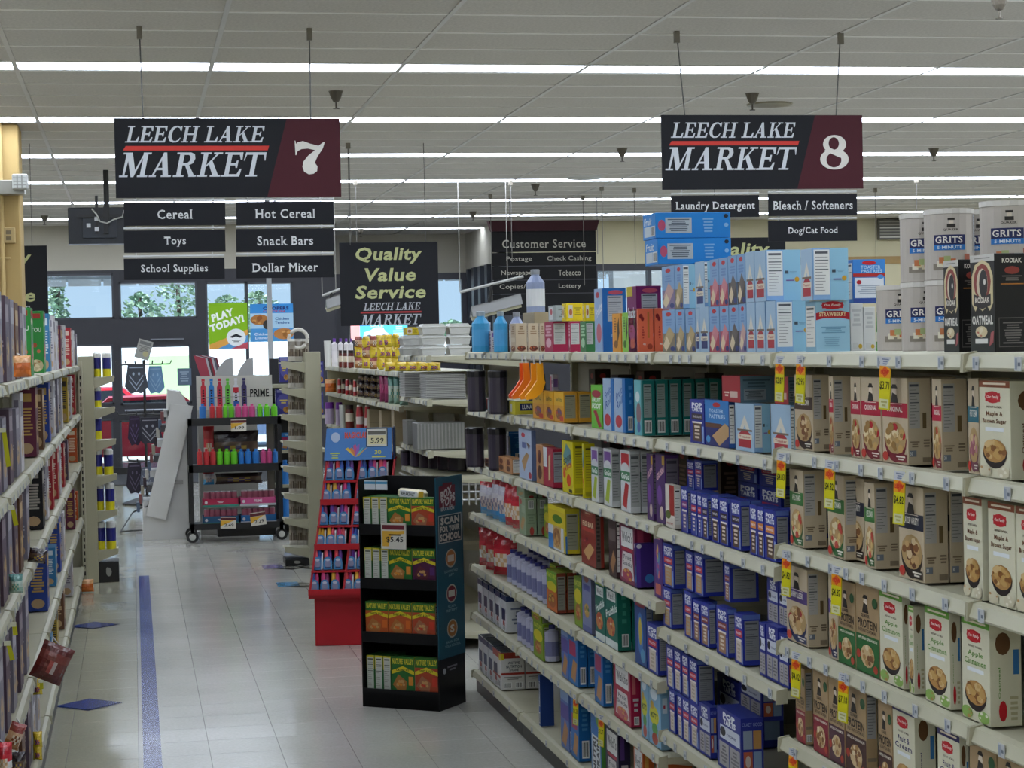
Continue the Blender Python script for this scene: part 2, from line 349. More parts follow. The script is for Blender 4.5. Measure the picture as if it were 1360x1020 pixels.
best('maple', '#8c4a2a', ('Maple &', 'Brown Sugar'), '#6b3c1e', 11)
best('apple', '#6aa33a', ('Apple', 'Cinnamon'), '#5f9434', 12, lowc='#8fb45a')
best('fruit', '#3b3268', ('Fruit &', 'Cream'), '#3b3268', 13, lowc='#7a9ac0')
def pastry(name, lower, seed, pic, tag_=None):      # pale blue toaster pastry cartons
    def fr(f):
        f.R(0, .45, 1, 1, '#86add8'); f.R(0, 0, 1, .45, lower); f.E(.5, .9, .22, .05, '#c8202c'); f.lines(.15, .62, .85, .8, 3, '#6d93c8', seed)
        if pic == 'jar':
            f.R(0, 0, 1, 1, '#a7c4de'); f.poly([(.2, .42), (.5, .76), (.8, .42), (.6, .44), (.5, .55), (.4, .44)], '#e6dfcf'); f.E(.5, .3, .34, .14, lower); f.R(.16, .08, .84, .3, lower); f.R(.12, .25, .88, .35, '#e9d9c0'); f.T('Toaster', .5, .3, .6, .05, lower); f.R(.1, .42, .9, .46, '#7d6a58')
        else:
            f.poly([(.1, .3), (.55, .62), (.95, .42), (.5, .1)], pic); f.poly([(.05, .16), (.35, .38), (.6, .2), (.3, .02)], '#e8d4b0'); f.E(.8, .08, .18, .06, '#2a3a80')
    def sd(f):
        f.R(.5, 0, 1, 1, '#8fbfd8'); f.N_(.04, .1, .48, .97, '#dfe0dc', '#55585e', 12); f.R(.54, .53, .64, .59, '#4a5560'); f.E(.88, .42, .07, .05, '#c79a2c'); f.lines(.56, .38, .8, .42, 1, '#7a5a98'); f.lines(.66, .53, .88, .58, 2, '#7aa3ba')
    mk(name, (.078, .138, .095), '#86add8', fr, sd, top='#8fb0d0')
pastry('pastry_straw', '#b5303c', 1, 'jar'); pastry('pastry_navy', '#2c3a78', 2, 'jar'); pastry('pastry_pink', '#b84a5c', 3, '#d88a94'); pastry('pastry_choc', '#4e4646', 4, '#6a605c'); pastry('pastry_tan', '#8a7c66', 5, '#c0a878'); pastry('pastry_mauve', '#8c7a9c', 6, '#d0a8a0')
def strawface(f):
    f.R(0, .0, 1, 1, '#9ac4da'); bf_logo(f, .5, .91, 1.3); f.poly([(0, .62), (0, .76), (.25, .8), (.75, .8), (1, .76), (1, .62), (.75, .66), (.25, .66)], '#a8202e'); f.T('STRAWBERRY', .5, .735, .8, .08, '#e8d8a8', serif=True); f.lines(.12, .36, .9, .5, 4, '#6e9ab4'); f.lines(.12, .1, .8, .3, 5, '#84aec6', 5)
mk('straw_back', (.13, .14, .08), '#8ab6cf', strawface, lambda f: f.N_(.1, .1, .9, .9))
def toaster_face(f):
    f.R(0, .7, 1, 1, '#3d86d0'); f.E(.5, .92, .22, .05, '#c8202c'); f.T('TOASTER', .55, .82, .62, .08, '#bcd9f2'); f.T('PASTRIES', .58, .73, .66, .08, '#bcd9f2'); f.R(0, .6, 1, .68, '#b8302c'); f.R(.05, .12, .95, .58, '#e4e8ee'); f.E(.18, .48, .08, .05, '#b8202c'); f.lines(.1, .2, .85, .42, 5, '#aab4c0'); f.E(.85, .6, .1, .05, '#4a90d8'); f.R(0, 0, 1, .11, '#34509c')
mk('toaster_blue', (.12, .16, .06), '#3d78c4', toaster_face)
def toaster_front(f):
    f.R(0, .48, 1, 1, '#2f7fc8'); f.R(0, .0, 1, .48, '#2c3478'); f.E(.5, .9, .16, .055, '#c8202c'); f.T('TOASTER', .48, .77, .6, .08, '#cfe4f8'); f.T('PASTRIES', .52, .65, .68, .09, '#cfe4f8'); f.R(0, .4, .7, .5, '#6a4430'); f.poly([(.3, .22), (.85, .52), (1, .45), (1, .25), (.6, .02)], '#c8a070'); f.E(.13, .14, .09, .08, '#4a9ad8')
mk('toaster_front', (.2, .15, .07), '#3560a8', toaster_front)
def white_side(f): f.lines(.1, .5, .9, .9, 4, '#b9babc'); f.R(.15, .05, .6, .18, '#c9cac8'); f.E(.75, .1, .16, .05, '#b99a2c')
mk('white_carton', (.07, .14, .07), '#d4d5d4', white_side, white_side)
def poptart(name, lab, pastry_c, words='FROSTED'):
    def fr(f):
        f.R(0, 0, 1, 1, '#26339a'); f.T('POP', .5, .88, .72, .1, '#eef0f6', bold=.06); f.T('TARTS', .5, .775, .74, .1, '#eef0f6', bold=.06)
        f.R(.12, .54, .88, .68, lab); f.T(words, .5, .61, .6, .05, '#f4f0ee'); f.R(.2, .05, .8, .5, pastry_c); f.R(.16, .46, .84, .5, '#f2e8da'); f.lines(.28, .1, .72, .42, 4, '#e6d6c0' if pastry_c < '#c' else '#b9a890', 3); f.R(.86, .03, .97, .4, '#8fa8e0')
    def sd(f): f.R(0, .91, 1, 1, '#5a70b8'); f.N_(.1, .1, .9, .88, '#85878c', '#4c4e56', 14); f.R(0, 0, 1, .06, '#26339a')
    mk(name, (.095, .152, .055), '#26339a', fr, sd, top='#2c3794')
poptart('pt_straw', '#c8283c', '#d8cab8'); poptart('pt_brown', '#8a3a2a', '#a87c54', 'BROWN SUGAR'); poptart('pt_straw2', '#c82e34', '#c69a64', 'CHERRY'); poptart('pt_choc', '#3a2a34', '#5c4436', 'CHOCOLATE'); poptart('pt_smore', '#e08a34', '#5a3c2c', "S'MORES"); poptart('pt_purple', '#8a3a7c', '#5c5090', 'GRAPE'); poptart('pt_red', '#c02c44', '#3440a0', 'CHERRY')
def frosted(f):
    f.R(0, 0, 1, 1, '#26308c'); f.T('POP', .5, .9, .5, .1, '#eef0f6', bold=.06); f.T('TARTS', .52, .8, .52, .1, '#eef0f6', bold=.06); f.R(.12, .5, .95, .72, '#cfd4e0'); f.E(.24, .62, .12, .08, '#22242c'); f.T('COOKIES', .6, .6, .4, .04, '#39407c')
    for a, b in ((.08, .48), (.52, .95)): f.R(a, .05, b, .44, '#a8a4a4'); f.lines(a+.05, .1, b-.05, .4, 5, '#6f6c70', 2)
def frost_side(f): f.T('CRAZY GOOD', .5, .9, .9, .06, '#7a84c0'); f.R(.1, .5, .5, .8, '#8c98ac'); f.R(.54, .5, .9, .8, '#b98a50'); f.R(.1, .12, .5, .46, '#b05a40'); f.R(.54, .12, .9, .46, '#7f96b8'); f.E(.3, .3, .12, .1, '#c9b8b0')
mk('pt_frost', (.15, .17, .1), '#26308c', frosted, frost_side, top='#2e3a90')
def rw(f): f.R(0, .25, 1, 1, '#e6dcd0'); f.R(.45, .3, 1, 1, '#a82a24'); f.E(.3, .3, .3, .1, '#5f7030'); f.T('PASTRY', .5, .1, .7, .05, '#b8504a')
mk('red_white', (.09, .15, .07), '#dcd4c8', rw)
def tall_blue(f): f.R(0, 0, .9, 1, '#9db8dc'); f.T('Fruits', .5, .66, .75, .16, '#f2f4f6', serif=True, rot=.2); f.E(.5, .3, .3, .16, '#c86a7a'); f.E(.4, .9, .2, .05, '#b0203c')
def snack_side(c):
    def g(f): f.R(0, 0, 1, 1, c); f.E(.55, .93, .32, .035, '#c9546a'); f.N_(.2, .48, .85, .88, '#b7bac2', '#50535c'); f.lines(.3, .05, .75, .3, 3, '#7fa8dc')
    return g
mk('snack_blue', (.12, .245, .12), '#1f6ab8', tall_blue, snack_side('#1f6ab8')); mk('snack_purple', (.12, .25, .12), '#7c1c64', lambda f: (f.R(0, .85, .6, 1, '#c9b82c'), f.T('Snacks', .5, .6, .8, .16, '#f4f4f4', serif=True), f.E(.5, .3, .3, .12, '#a04070')), snack_side('#7c1c64'))
def bigblue(f): f.N_(.02, .2, .98, .85, '#a9b6c4', '#5a6472')
def lying_side(f): f.E(.08, .5, .05, .22, '#c05070'); f.R(.13, .2, .48, .8, '#b7c0c8'); f.lines(.15, .26, .46, .76, 7, '#59636e'); f.lines(.62, .2, .78, .8, 5, '#7fb4e6', 3); f.E(.94, .85, .03, .08, '#1c2430'); f.E(.94, .5, .03, .08, '#8fc0ec')
mk('blue_lying', (.14, .09, .24), '#1c86d8', lambda f: (f.R(.1, .1, .6, .5, '#c9d4dc'), f.bar(.62, .1, .95, .5), f.T('Fruit', .4, .7, .6, .3, '#e8f0f6', shear=.2)), lying_side)
def bar_front(c, c2, words):
    def g(f): f.R(0, 0, 1, 1, c); f.T(words, .5, .5, .8, .3, '#3a2a20', rot=90) if False else f.lines(.2, .5, .5, .9, 6, c2, 2); f.poly([(.6, .2), (.85, .5), (.8, .9), (.6, .7)], '#3e2c22'); f.E(.4, .2, .25, .1, c2)
    return g
mk('bar_orange', (.06, .145, .05), '#e39a30', bar_front('#e8a038', '#8c5a20', '')); mk('bar_green', (.06, .145, .05), '#8ccc48', bar_front('#92cf50', '#4a7a2c', ''))
def coral_side(f): f.E(.2, .82, .12, .06, '#8c1c20'); f.E(.3, .76, .1, .05, '#8c1c20'); f.lines(.25, .3, .4, .6, 5, '#b43a2c', 2); f.R(.62, .32, .74, .92, '#c07a30'); f.T('4x', .4, .18, .2, .05, '#f4e4dc'); f.E(.75, .12, .18, .07, '#b0442c')
mk('bar_coral', (.1, .16, .09), '#f0704e', lambda f: (f.poly([(.5, .3), (.75, .5), (.7, .95), (.5, .7)], '#4a2c24'), f.lines(.1, .45, .45, .8, 5, '#8c2c20', 3), f.E(.4, .2, .28, .12, '#c0584a')), coral_side)
def stripe(name, dims, body, ink, extra=None, side=None, top=None):
    def fr(f):
        f.lines(.12, .5, .88, .9, 4, ink, len(name)); f.E(.5, .3, .32, .16, ink)
        if extra: extra(f)
    mk(name, dims, body, fr, side, top)
def nice_side(f): f.N_(.06, .25, .8, .93, '#c8c9c6', '#5c5e62', 12)
stripe('magenta', (.1, .15, .08), '#a8204c', '#e6b8c4', side=nice_side); stripe('green_c', (.1, .15, .08), '#3c7c48', '#b8dcb8', side=nice_side)
mk('granola_c', (.07, .13, .05), '#c6b399', lambda f: (f.lines(.2, .6, .8, .92, 4, '#94785c', 2), f.R(.15, .35, .85, .5, '#d8cab4'), f.food(.5, .12, .4, .1, '#7a4030', ['#c86a34', '#4a2418', '#d8b67e'], 2, 7)), lambda f: (f.lines(.2, .6, .8, .92, 4, '#94785c', 2), f.food(.5, .12, .4, .1, '#7a4030', ['#c86a34', '#4a2418'], 2, 7)))
mk('yellow_box', (.12, .085, .12), '#e8cc1c', lambda f: (f.R(.1, .2, .5, .85, '#e8dcc8'), f.E(.3, .5, .15, .2, '#b07a4c'), f.lines(.55, .2, .9, .8, 4, '#9a8c20')), lambda f: (f.R(.15, .15, .4, .9, '#dcd8c8'), f.E(.28, .5, .1, .2, '#b8704c'), f.lines(.5, .3, .9, .8, 4, '#a89a24')))
mk('grey_box', (.09, .085, .1), '#a8b0b0', lambda f: (f.R(.1, .1, .6, .9, '#dfe3e6'), f.E(.4, .6, .15, .2, '#c04050')), lambda f: f.lines(.1, .2, .9, .8, 4, '#7c847c'))
mk('cardboard', (.16, .08, .14), '#a8987a', lambda f: f.R(0, .48, 1, .5, '#94846a'), lambda f: f.R(0, .48, 1, .5, '#94846a'))
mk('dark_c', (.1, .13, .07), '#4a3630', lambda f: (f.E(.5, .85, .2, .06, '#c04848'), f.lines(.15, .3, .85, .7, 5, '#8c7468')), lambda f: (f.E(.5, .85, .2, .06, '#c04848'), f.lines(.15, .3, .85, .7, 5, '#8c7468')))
mk('white_pink', (.06, .13, .05), '#dcd6dc', lambda f: (f.R(.1, .3, .5, .95, '#c8507c'), f.lines(.5, .1, .9, .9, 5, '#8c8494')), lambda f: (f.R(.1, .7, .9, .9, '#8c6cb4'), f.lines(.1, .1, .9, .6, 5, '#8c8494')))
mk('nature_y', (.15, .135, .075), '#e0a030', lambda f: (f.R(0, .55, 1, 1, '#e8b42c'), f.T('belVita', .5, .75, .6, .14, '#3a5a34', shear=.2), f.food(.5, .28, .3, .2, '#8a5a34', ['#b07a44', '#6a4a8c', '#c84a34'], 3, 8), f.R(.6, .05, .95, .2, '#c83a2c')), lambda f: f.N_(.08, .15, .85, .92, '#a09c80', '#5a5844'), top='#c89030')
mk('lun_yellow', (.12, .06, .14), '#d8ca3c', lambda f: f.R(.1, .2, .5, .8, '#e6e8ec'), lambda f: (f.R(.28, .3, .98, .85, '#1e2c5c'), f.T('LUNA', .68, .58, .55, .32, '#f2f2f2')), top='#3a4a4c')
for nm, c in (('bar_s_red', '#a83c34'), ('bar_s_teal', '#1f6c6a'), ('bar_s_blue', '#223044')):
    mk(nm, (.1, .055, .09), c, lambda f: (f.R(.05, .05, .7, .95, '#a9c0d0'), f.E(.4, .5, .2, .3, '#e4e8ec')), lambda f: (f.E(.5, .3, .2, .15, '#d0c8c0'), f.E(.5, .7, .2, .15, '#d0c8c0')), top='#2c3a40')
mk('fruity_green', (.14, .19, .05), '#6cc23c', lambda f: (f.E(.5, .8, .42, .09, '#a82c44'), f.T('FRUIT', .5, .66, .8, .1, '#f4f8f0', shear=.2, bold=.04), f.T('FOOT', .5, .52, .85, .13, '#f4f8f0', shear=.2, bold=.06), f.poly([(.2, .4), (.5, .42), (.95, .05), (.7, .03)], '#a8243c')))
mk('swirl_blue', (.12, .175, .07), '#1f74c0', lambda f: (f.R(0, 0, .75, 1, '#a8c0dc'), f.T('Fruit', .45, .72, .6, .14, '#2458a8', shear=.2, rot=.3), f.T('Roll', .5, .55, .6, .14, '#2458a8', shear=.2, rot=.3), f.E(.4, .2, .3, .12, '#c8404c')), lambda f: (f.lines(.4, .5, .8, .9, 3, '#5aa0e0'), f.bar(.3, .05, .85, .3)))
mk('teal_c', (.13, .17, .06), '#147470', lambda f: (f.R(0, 0, .8, 1, '#6fbcc4'), f.E(.5, .4, .28, .2, '#8a6a70'), f.E(.4, .7, .25, .1, '#d8e4e4'), f.E(.5, .15, .2, .1, '#4a5aa0')), lambda f: (f.N_(.08, .33, .72, .93, '#93a09e', '#44504e', 11), f.bar(.1, .05, .7, .28)))
mk('red_lying', (.17, .09, .2), '#a8202c', lambda f: (f.lines(.1, .2, .4, .42, 2, '#f0dcc8'), f.R(.45, .18, .85, .42, '#d8bcb0')), lambda f: (f.R(0, 0, 1, 1, '#5f7884'), f.lines(.05, .55, .9, .9, 3, '#40545e'), f.R(.1, .1, .75, .5, '#8a9296'), f.lines(.12, .14, .72, .46, 6, '#4a5054')))
mk('bluebar', (.14, .165, .05), '#8c9cc4', lambda f: (f.R(0, 0, 1, 1, '#b4c4de'), f.E(.35, .88, .15, .05, '#c83a4c'), f.R(.25, .62, .55, .74, '#6070a8'), f.poly([(.2, .35), (.6, .55), (.8, .5), (.4, .15)], '#b8905c'), f.poly([(.6, .75), (.9, .7), (.8, .6)], '#6a4a3c'), f.E(.85, .1, .12, .07, '#b03040')), lambda f: f.R(0, 0, 1, 1, '#6878a0'))
mk('brown_s', (.1, .09, .05), '#c08a5c', lambda f: (f.E(.5, .7, .25, .18, '#6a3020'), f.E(.5, .3, .3, .18, '#5a3424')))
mk('red_bars', (.13, .135, .06), '#a82440', lambda f: (f.R(0, .5, .4, 1, '#d8dce0'), f.poly([(.5, .15), (.7, .2), (.75, .85), (.55, .8)], '#dcc090'), f.E(.8, .2, .12, .08, '#b03020')), lambda f: f.N_(.05, .15, .95, .92, '#9a9ca4', '#5a4c58', 10))
mk('sour_yellow', (.15, .175, .06), '#e0d018', lambda f: (f.poly([(.1, .7), (.4, .95), (.8, .85), (.9, .6), (.5, .5)], '#6a9a9c'), f.T('SOUR', .5, .65, .75, .12, '#2a3a2c', bold=.05, rot=.2), f.T('PATCH', .5, .5, .8, .1, '#c83a2c', bold=.05, rot=.2), f.E(.6, .25, .2, .12, '#d84a1c'), f.E(.2, .35, .12, .08, '#d84a1c'), f.R(.6, .02, .9, .08, '#2a2a1c')), lambda f: (f.N_(.1, .2, .9, .95, '#d4c61c', '#5a541c', 12), f.R(.1, .03, .8, .12, '#b4a81c')))
for nm, c in (('white_fruit', '#5c8a2c'), ('white_straw', '#b8282c')):
    mk(nm, (.14, .185, .07), '#d6d8da', lambda f, c=c: (f.R(.1, .72, .9, .95, '#7a4a9c' if c != '#b8282c' else '#c0202c'), f.E(.5, .72, .4, .08, '#d6d8da'), f.R(0, .5, 1, .66, '#3c8054'), f.T('GoGo', .5, .58, .8, .1, '#eef4ee', bold=.05), f.poly([(.15, .1), (.5, .48), (.85, .45), (.6, .05)], '#a8bc2c' if c != '#b8282c' else c)), lambda f: f.N_(.05, .1, .95, .95, '#b0b2b2', '#5c5e62', 14))
mk('purple_fruit', (.12, .18, .07), '#4c2a66', lambda f: (f.R(.7, .85, .95, .98, '#c8a02c'), f.T('GUSH', .5, .72, .8, .1, '#e8b8c0', bold=.05, rot=.2), f.E(.4, .4, .25, .15, '#7a4a9c'), f.E(.6, .15, .2, .1, '#d8c0b0')), lambda f: f.N_(.08, .1, .92, .95, '#6a6470', '#3c3844', 12))
mk('sage_box', (.12, .115, .08), '#90a284', lambda f: (f.E(.3, .88, .15, .07, '#b83a3c'), f.poly([(.2, .2), (.5, .5), (.9, .45), (.5, .1)], '#b8905c'), f.R(.4, .6, .9, .8, '#a8b89c')), lambda f: (f.bar(.25, .72, .75, .95), f.E(.55, .12, .2, .12, '#b04038'), f.lines(.15, .3, .85, .6, 4, '#7a8c70')))
mk('granola_y', (.15, .14, .085), '#d8c024', lambda f: (f.R(0, 0, .9, .55, '#d4d8dc'), f.R(0, 0, .3, .35, '#3a84cc'), f.R(0, .9, 1, 1, '#e6d428'), f.E(.55, .72, .3, .1, '#4c7a1c'), f.R(.3, .05, .75, .55, '#d0b070'), f.food(.5, .3, .22, .22, '#a07040', ['#c89a60', '#7a4a24'], 5, 8)), lambda f: (f.R(0, .5, 1, 1, '#c8b828'), f.N_(.1, .1, .9, .9, '#a09e84', '#56543c'), f.R(0, 0, .12, .4, '#3a74b8')))
mk('fig_red', (.16, .17, .07), '#8c2c20', lambda f: (f.E(.5, .88, .32, .08, '#a04a34'), f.lines(.2, .84, .8, .92, 2, '#d8a888'), f.T('FIG BAR', .5, .68, .75, .09, '#ecd0a8', bold=.04), f.R(.1, .56, .9, .62, '#b84034'), f.food(.4, .4, .25, .08, '#8a1c24', ['#b83040', '#5c1018'], 3, 6), f.poly([(.15, .2), (.6, .38), (.9, .3), (.5, .08)], '#d0a068')), lambda f: (f.R(0, 0, .6, 1, '#6c5c54'), f.lines(.05, .1, .55, .9, 12, '#453a36')))
mk('dark_red', (.1, .15, .05), '#3c2428', lambda f: (f.R(.1, .6, .9, .8, '#6a5a58'), f.poly([(.2, .2), (.6, .45), (.9, .3), (.5, .05)], '#b08058')))
def welch(name, body, c2, dims=(.14, .19, .07)):
    mk(name, dims, body, lambda f: (f.R(.12, .58, .88, .9, '#e9e9e6'), f.T("Welch's", .5, .75, .68, .16, '#26242c', serif=True), f.R(.15, .52, .85, .57, '#b02c44'), f.poly([(.1, .08), (.2, .5), (.8, .5), (.92, .08)], '#dcd6d2'), f.T('Fruit', .5, .42, .5, .07, '#4a4a54', serif=True), f.T('Snacks', .5, .32, .6, .07, '#4a4a54', serif=True), f.food(.5, .14, .34, .1, c2, [c2, '#d89c4c', '#b84a5c'], 4, 8)), lambda f: (f.R(.15, .55, .5, .9, c2), f.bar(.3, .04, .8, .18), f.lines(.2, .25, .8, .5, 3, '#c8c0c0')), top=None)
welch('welch_maroon', '#7c1c44', '#a83c5c'); welch('welch_pink', '#a81c44', '#c86a6c', (.17, .18, .085)); welch('welch_navy', '#241c3c', '#5a3c80', (.16, .17, .085)); welch('welch_orange', '#c8622c', '#d8a04c', (.16, .14, .09)); welch('welch_small', '#7a8c3c', '#c86a6c')
mk('gift_purple', (.09, .15, .03), '#42287c', lambda f: (f.R(0, 0, .22, 1, '#5a3a9c'), f.E(.15, .93, .14, .05, '#e0dcea'), f.E(.6, .6, .25, .15, '#2a2050'), f.E(.7, .2, .25, .1, '#3a7ac0'), f.E(.55, .4, .15, .1, '#4a90b8')), lambda f: (f.R(0, 0, .22, 1, '#5a3a9c'), f.E(.15, .93, .14, .05, '#e0dcea'), f.E(.7, .2, .25, .1, '#3a7ac0')))
mk('purple_candy', (.1, .19, .06), '#54307c', lambda f: (f.lines(.1, .8, .9, .92, 2, '#e8a0b4'), f.food(.5, .5, .3, .25, '#7a4a9c', ['#d85a6c', '#e8c04c', '#4a90b8'], 6, 10), f.R(.2, .05, .8, .2, '#c86a5c')))
mk('natval_y', (.15, .115, .06), '#7c9c24', lambda f: (f.R(0, .62, 1, 1, '#6c8c24'), f.T('NATURE', .5, .88, .8, .11, '#d8d84c', serif=True), f.E(.5, .62, .45, .16, '#d8c82c'), f.food(.5, .3, .35, .18, '#a0683c', ['#c89a60', '#7a4a24', '#c84a34'], 7, 9)), lambda f: f.N_(.1, .08, .85, .92, '#9a9c84', '#4c5038', 9))
mk('natval_o', (.15, .12, .06), '#8a3a24', lambda f: (f.R(0, .62, 1, 1, '#6c9c2c'), f.T('NATURE', .5, .88, .8, .11, '#d8d84c', serif=True), f.E(.5, .6, .48, .14, '#d8c82c'), f.R(0, 0, 1, .5, '#c86a34'), f.food(.5, .26, .38, .18, '#a05a34', ['#d8a060', '#7a3a24', '#c8c04c'], 8, 9)), lambda f: f.N_(.08, .08, .88, .92, '#8c8c80', '#50483c', 9), top='#8c9c2c')
mk('periwinkle', (.13, .165, .05), '#7c84a8', lambda f: (f.E(.5, .88, .25, .07, '#8c5a4c'), f.R(.15, .68, .85, .78, '#4a5090'), f.food(.5, .35, .28, .12, '#c8a058', ['#e0c080', '#4a7a4c', '#b88040'], 3, 8), f.R(0, 0, 1, .1, '#5c6498')), lambda f: f.R(0, 0, 1, 1, '#686c84'))
mk('welch_teal', (.15, .185, .07), '#146a5c', lambda f: (f.R(0, .93, 1, 1, '#a8c024'), f.R(.15, .74, .85, .9, '#e6e9e6'), f.T("Welch's", .5, .82, .6, .1, '#20383a', serif=True), f.T('Fruitfuls', .5, .58, .9, .13, '#eaf2ec', bold=.03, rot=.2), f.food(.45, .32, .35, .15, '#c87a4c', ['#e8d8c0', '#b84c34', '#d89c4c'], 4, 8), f.R(0, 0, 1, .12, '#d8e0dc')), lambda f: (f.lines(.3, .4, .7, .9, 4, '#3c8c7c'), f.bar(.3, .06, .8, .26)))
mk('ocean_blue', (.13, .165, .07), '#244a8c', lambda f: (f.R(.1, .82, .9, .94, '#a83a4c'), f.E(.5, .45, .25, .3, '#3c7ac0'), f.E(.5, .48, .14, .2, '#d0b83c'), f.E(.7, .15, .2, .1, '#5aa0c8')), lambda f: f.N_(.1, .1, .9, .9, '#7c8088', '#444850', 10))
def nutri(f): f.R(0, 0, 1, 1, '#2470b8'); f.R(.1, .5, .8, .75, '#a82c5c'); f.poly([(.2, .1), (.5, .45), (.9, .4), (.7, .05)], '#c08a54'); f.E(.7, .88, .2, .06, '#8cb4d8')
mk('nutri_blue', (.15, .155, .06), '#1c68b0', nutri, lambda f: (f.bar(.25, .05, .85, .35), f.lines(.2, .5, .8, .9, 5, '#4c90cc')))
mk('nutri_purple', (.13, .155, .06), '#5c78b8', lambda f: (f.R(0, .5, 1, .75, '#5a4a98'), f.R(0, .8, 1, 1, '#90acd4'), f.poly([(.1, .1), (.5, .5), (.9, .35), (.6, .05)], '#c08a54')), lambda f: (f.bar(.25, .05, .85, .35),))
mk('nutri_white', (.13, .15, .06), '#2470b8', lambda f: (f.R(.1, .05, .9, .6, '#e0e6e8'), f.T('NUTRI', .35, .32, .5, .28, '#20242c', bold=.05, rot=90), f.T('GRAIN', .7, .32, .5, .28, '#20242c', bold=.05, rot=90), f.E(.8, .85, .3, .1, '#5c9c3c')), lambda f: f.R(0, 0, 1, 1, '#5c9c4c'))
mk('mott', (.12, .17, .075), '#86b4d4', lambda f: (f.E(.45, .85, .3, .1, '#dce8f0'), f.E(.45, .5, .4, .16, '#d8d430'), f.T("MOTT'S", .45, .5, .6, .1, '#2a4a24', bold=.04, shear=.2), f.E(.5, .28, .24, .1, '#5c9c4c'), f.E(.5, .12, .25, .1, '#b8503c'), f.E(.3, .66, .15, .07, '#d0a83c')), lambda f: (f.R(0, 0, 1, .15, '#7c9cb0'), f.R(.2, .6, .7, .85, '#c8d8e4'), f.R(.3, .68, .5, .74, '#b84a5c')), top='#587084')
mk('crispix', (.12, .21, .06), '#20509c', lambda f: f.N_(.1, .38, .9, .88, '#c4c6c8', '#585c64', 14) or f.bar(.1, .05, .85, .27), lambda f: f.R(0, 0, 1, 1, '#1c3c7c'))
mk('nutrition_w', (.17, .17, .17), '#dcdad6', lambda f: (f.R(.0, .82, 1, 1, '#b8402c'), f.R(.75, .78, .98, .96, '#e0cc2c'), f.R(.1, .35, .4, .6, '#20305c'), f.R(0, .3, .9, .36, '#a8382c'), f.bar(.5, .05, .9, .25)), lambda f: (f.R(0, .84, 1, 1, '#a83c2c'), f.R(.02, .8, .14, .97, '#e0cc2c'), f.T('ACTIVE', .55, .72, .5, .07, '#30384c'), f.T('NUTRITION', .55, .62, .66, .08, '#30384c'), f.T('SHAKE', .55, .53, .4, .07, '#30384c'), f.R(0, .4, 1, .46, '#a8382c'), f.lines(.1, .26, .9, .36, 2, '#8c8884'), f.bar(.1, .04, .45, .2), f.bar(.6, .04, .9, .2)), top='#4c5058')
mk('nutrition_n', (.15, .17, .17), '#d8dadc', lambda f: (f.R(0, .85, 1, 1, '#20305c'), f.R(.1, .3, .8, .62, '#26345c'), f.E(.5, .2, .2, .1, '#a8382c'), f.bar(.3, .02, .8, .15)), lambda f: (f.R(0, .85, 1, 1, '#20305c'), f.lines(.1, .2, .9, .7, 5, '#70788c')), top='#3c4454')
mk('kodiak', (.12, .2, .075), '#181617', lambda f: (f.R(0, .93, 1, 1, '#cbc8c2'), f.lines(.15, .955, .85, .975, 1, '#8c8884'), f.poly([(.06, .5), (.06, .78), (.2, .9), (.5, .95), (.8, .9), (.94, .78), (.94, .5), (.8, .42), (.7, .47), (.5, .42), (.3, .47), (.2, .42)], '#d8c89c'), f.E(.5, .72, .36, .19, '#8c3a34'), f.E(.5, .7, .24, .16, '#d8c8b0'), f.E(.55, .7, .18, .15, '#232024'), f.E(.6, .72, .05, .03, '#e0dcd4'), f.poly([(.15, .48), (.15, .6), (.5, .56), (.85, .6), (.85, .48), (.5, .44)], '#2c2426'), f.T('KODIAK', .5, .535, .6, .06, '#ece4d8', bold=.03), f.R(0, .0, 1, .37, '#2c302c'), f.T('OATMEAL', .5, .33, .86, .09, '#e9e6de', bold=.03), f.food(.45, .21, .25, .06, '#d8c8a0', ['#b86a54', '#e8dcc0'], 3, 8), f.R(.2, .09, .72, .14, '#e4e2dc'), f.poly([(.78, .06), (.95, .1), (.98, .22), (.85, .2)], '#a85a5c')),
   lambda f: (f.T('KODIAK', .5, .93, .56, .05, '#dcd6cc', bold=.03), f.E(.5, .83, .22, .04, '#8c3a30'), f.lines(.2, .72, .8, .78, 3, '#6c6662'), f.lines(.15, .68, .85, .7, 1, '#b0742c'), f.R(.1, .05, .9, .35, '#5a5654'), f.R(.12, .06, .88, .34, '#181617'), f.lines(.2, .08, .8, .31, 9, '#6c6866')), top='#23201f')
mk('cereal_green', (.22, .29, .06), '#2c8c3c', lambda f: (f.E(.5, .8, .35, .05, '#f0e8d0'), f.food(.5, .35, .35, .2, '#d8b88c', ['#c83a5c', '#e8d4a8', '#4a70b8'], 5, 12), f.E(.5, .92, .4, .05, '#b8302c')), lambda f: (f.R(.2, .88, .8, .96, '#a8342c'), f.T('YOU', .5, .7, .7, .07, '#e6f0e4'), f.E(.4, .45, .15, .04, '#a84a2c'), f.E(.65, .35, .12, .03, '#c86a4c'), f.food(.5, .12, .45, .1, '#c8b890', ['#e8d8b0', '#a87a4c'], 5, 9)))
def cereal(name, body, side, ink, h=.29):
    mk(name, (.2, h, .055), body, lambda f: (f.R(.1, .7, .9, .9, ink), f.food(.5, .35, .36, .18, '#c8a878', ['#d8b67e', ink, body], len(name), 10)), lambda f: (f.R(0, 0, 1, 1, side), f.R(.2, .8, .8, .92, ink), f.lines(.15, .3, .85, .72, 9, ink, 3), f.E(.5, .12, .35, .08, '#c0a078')))
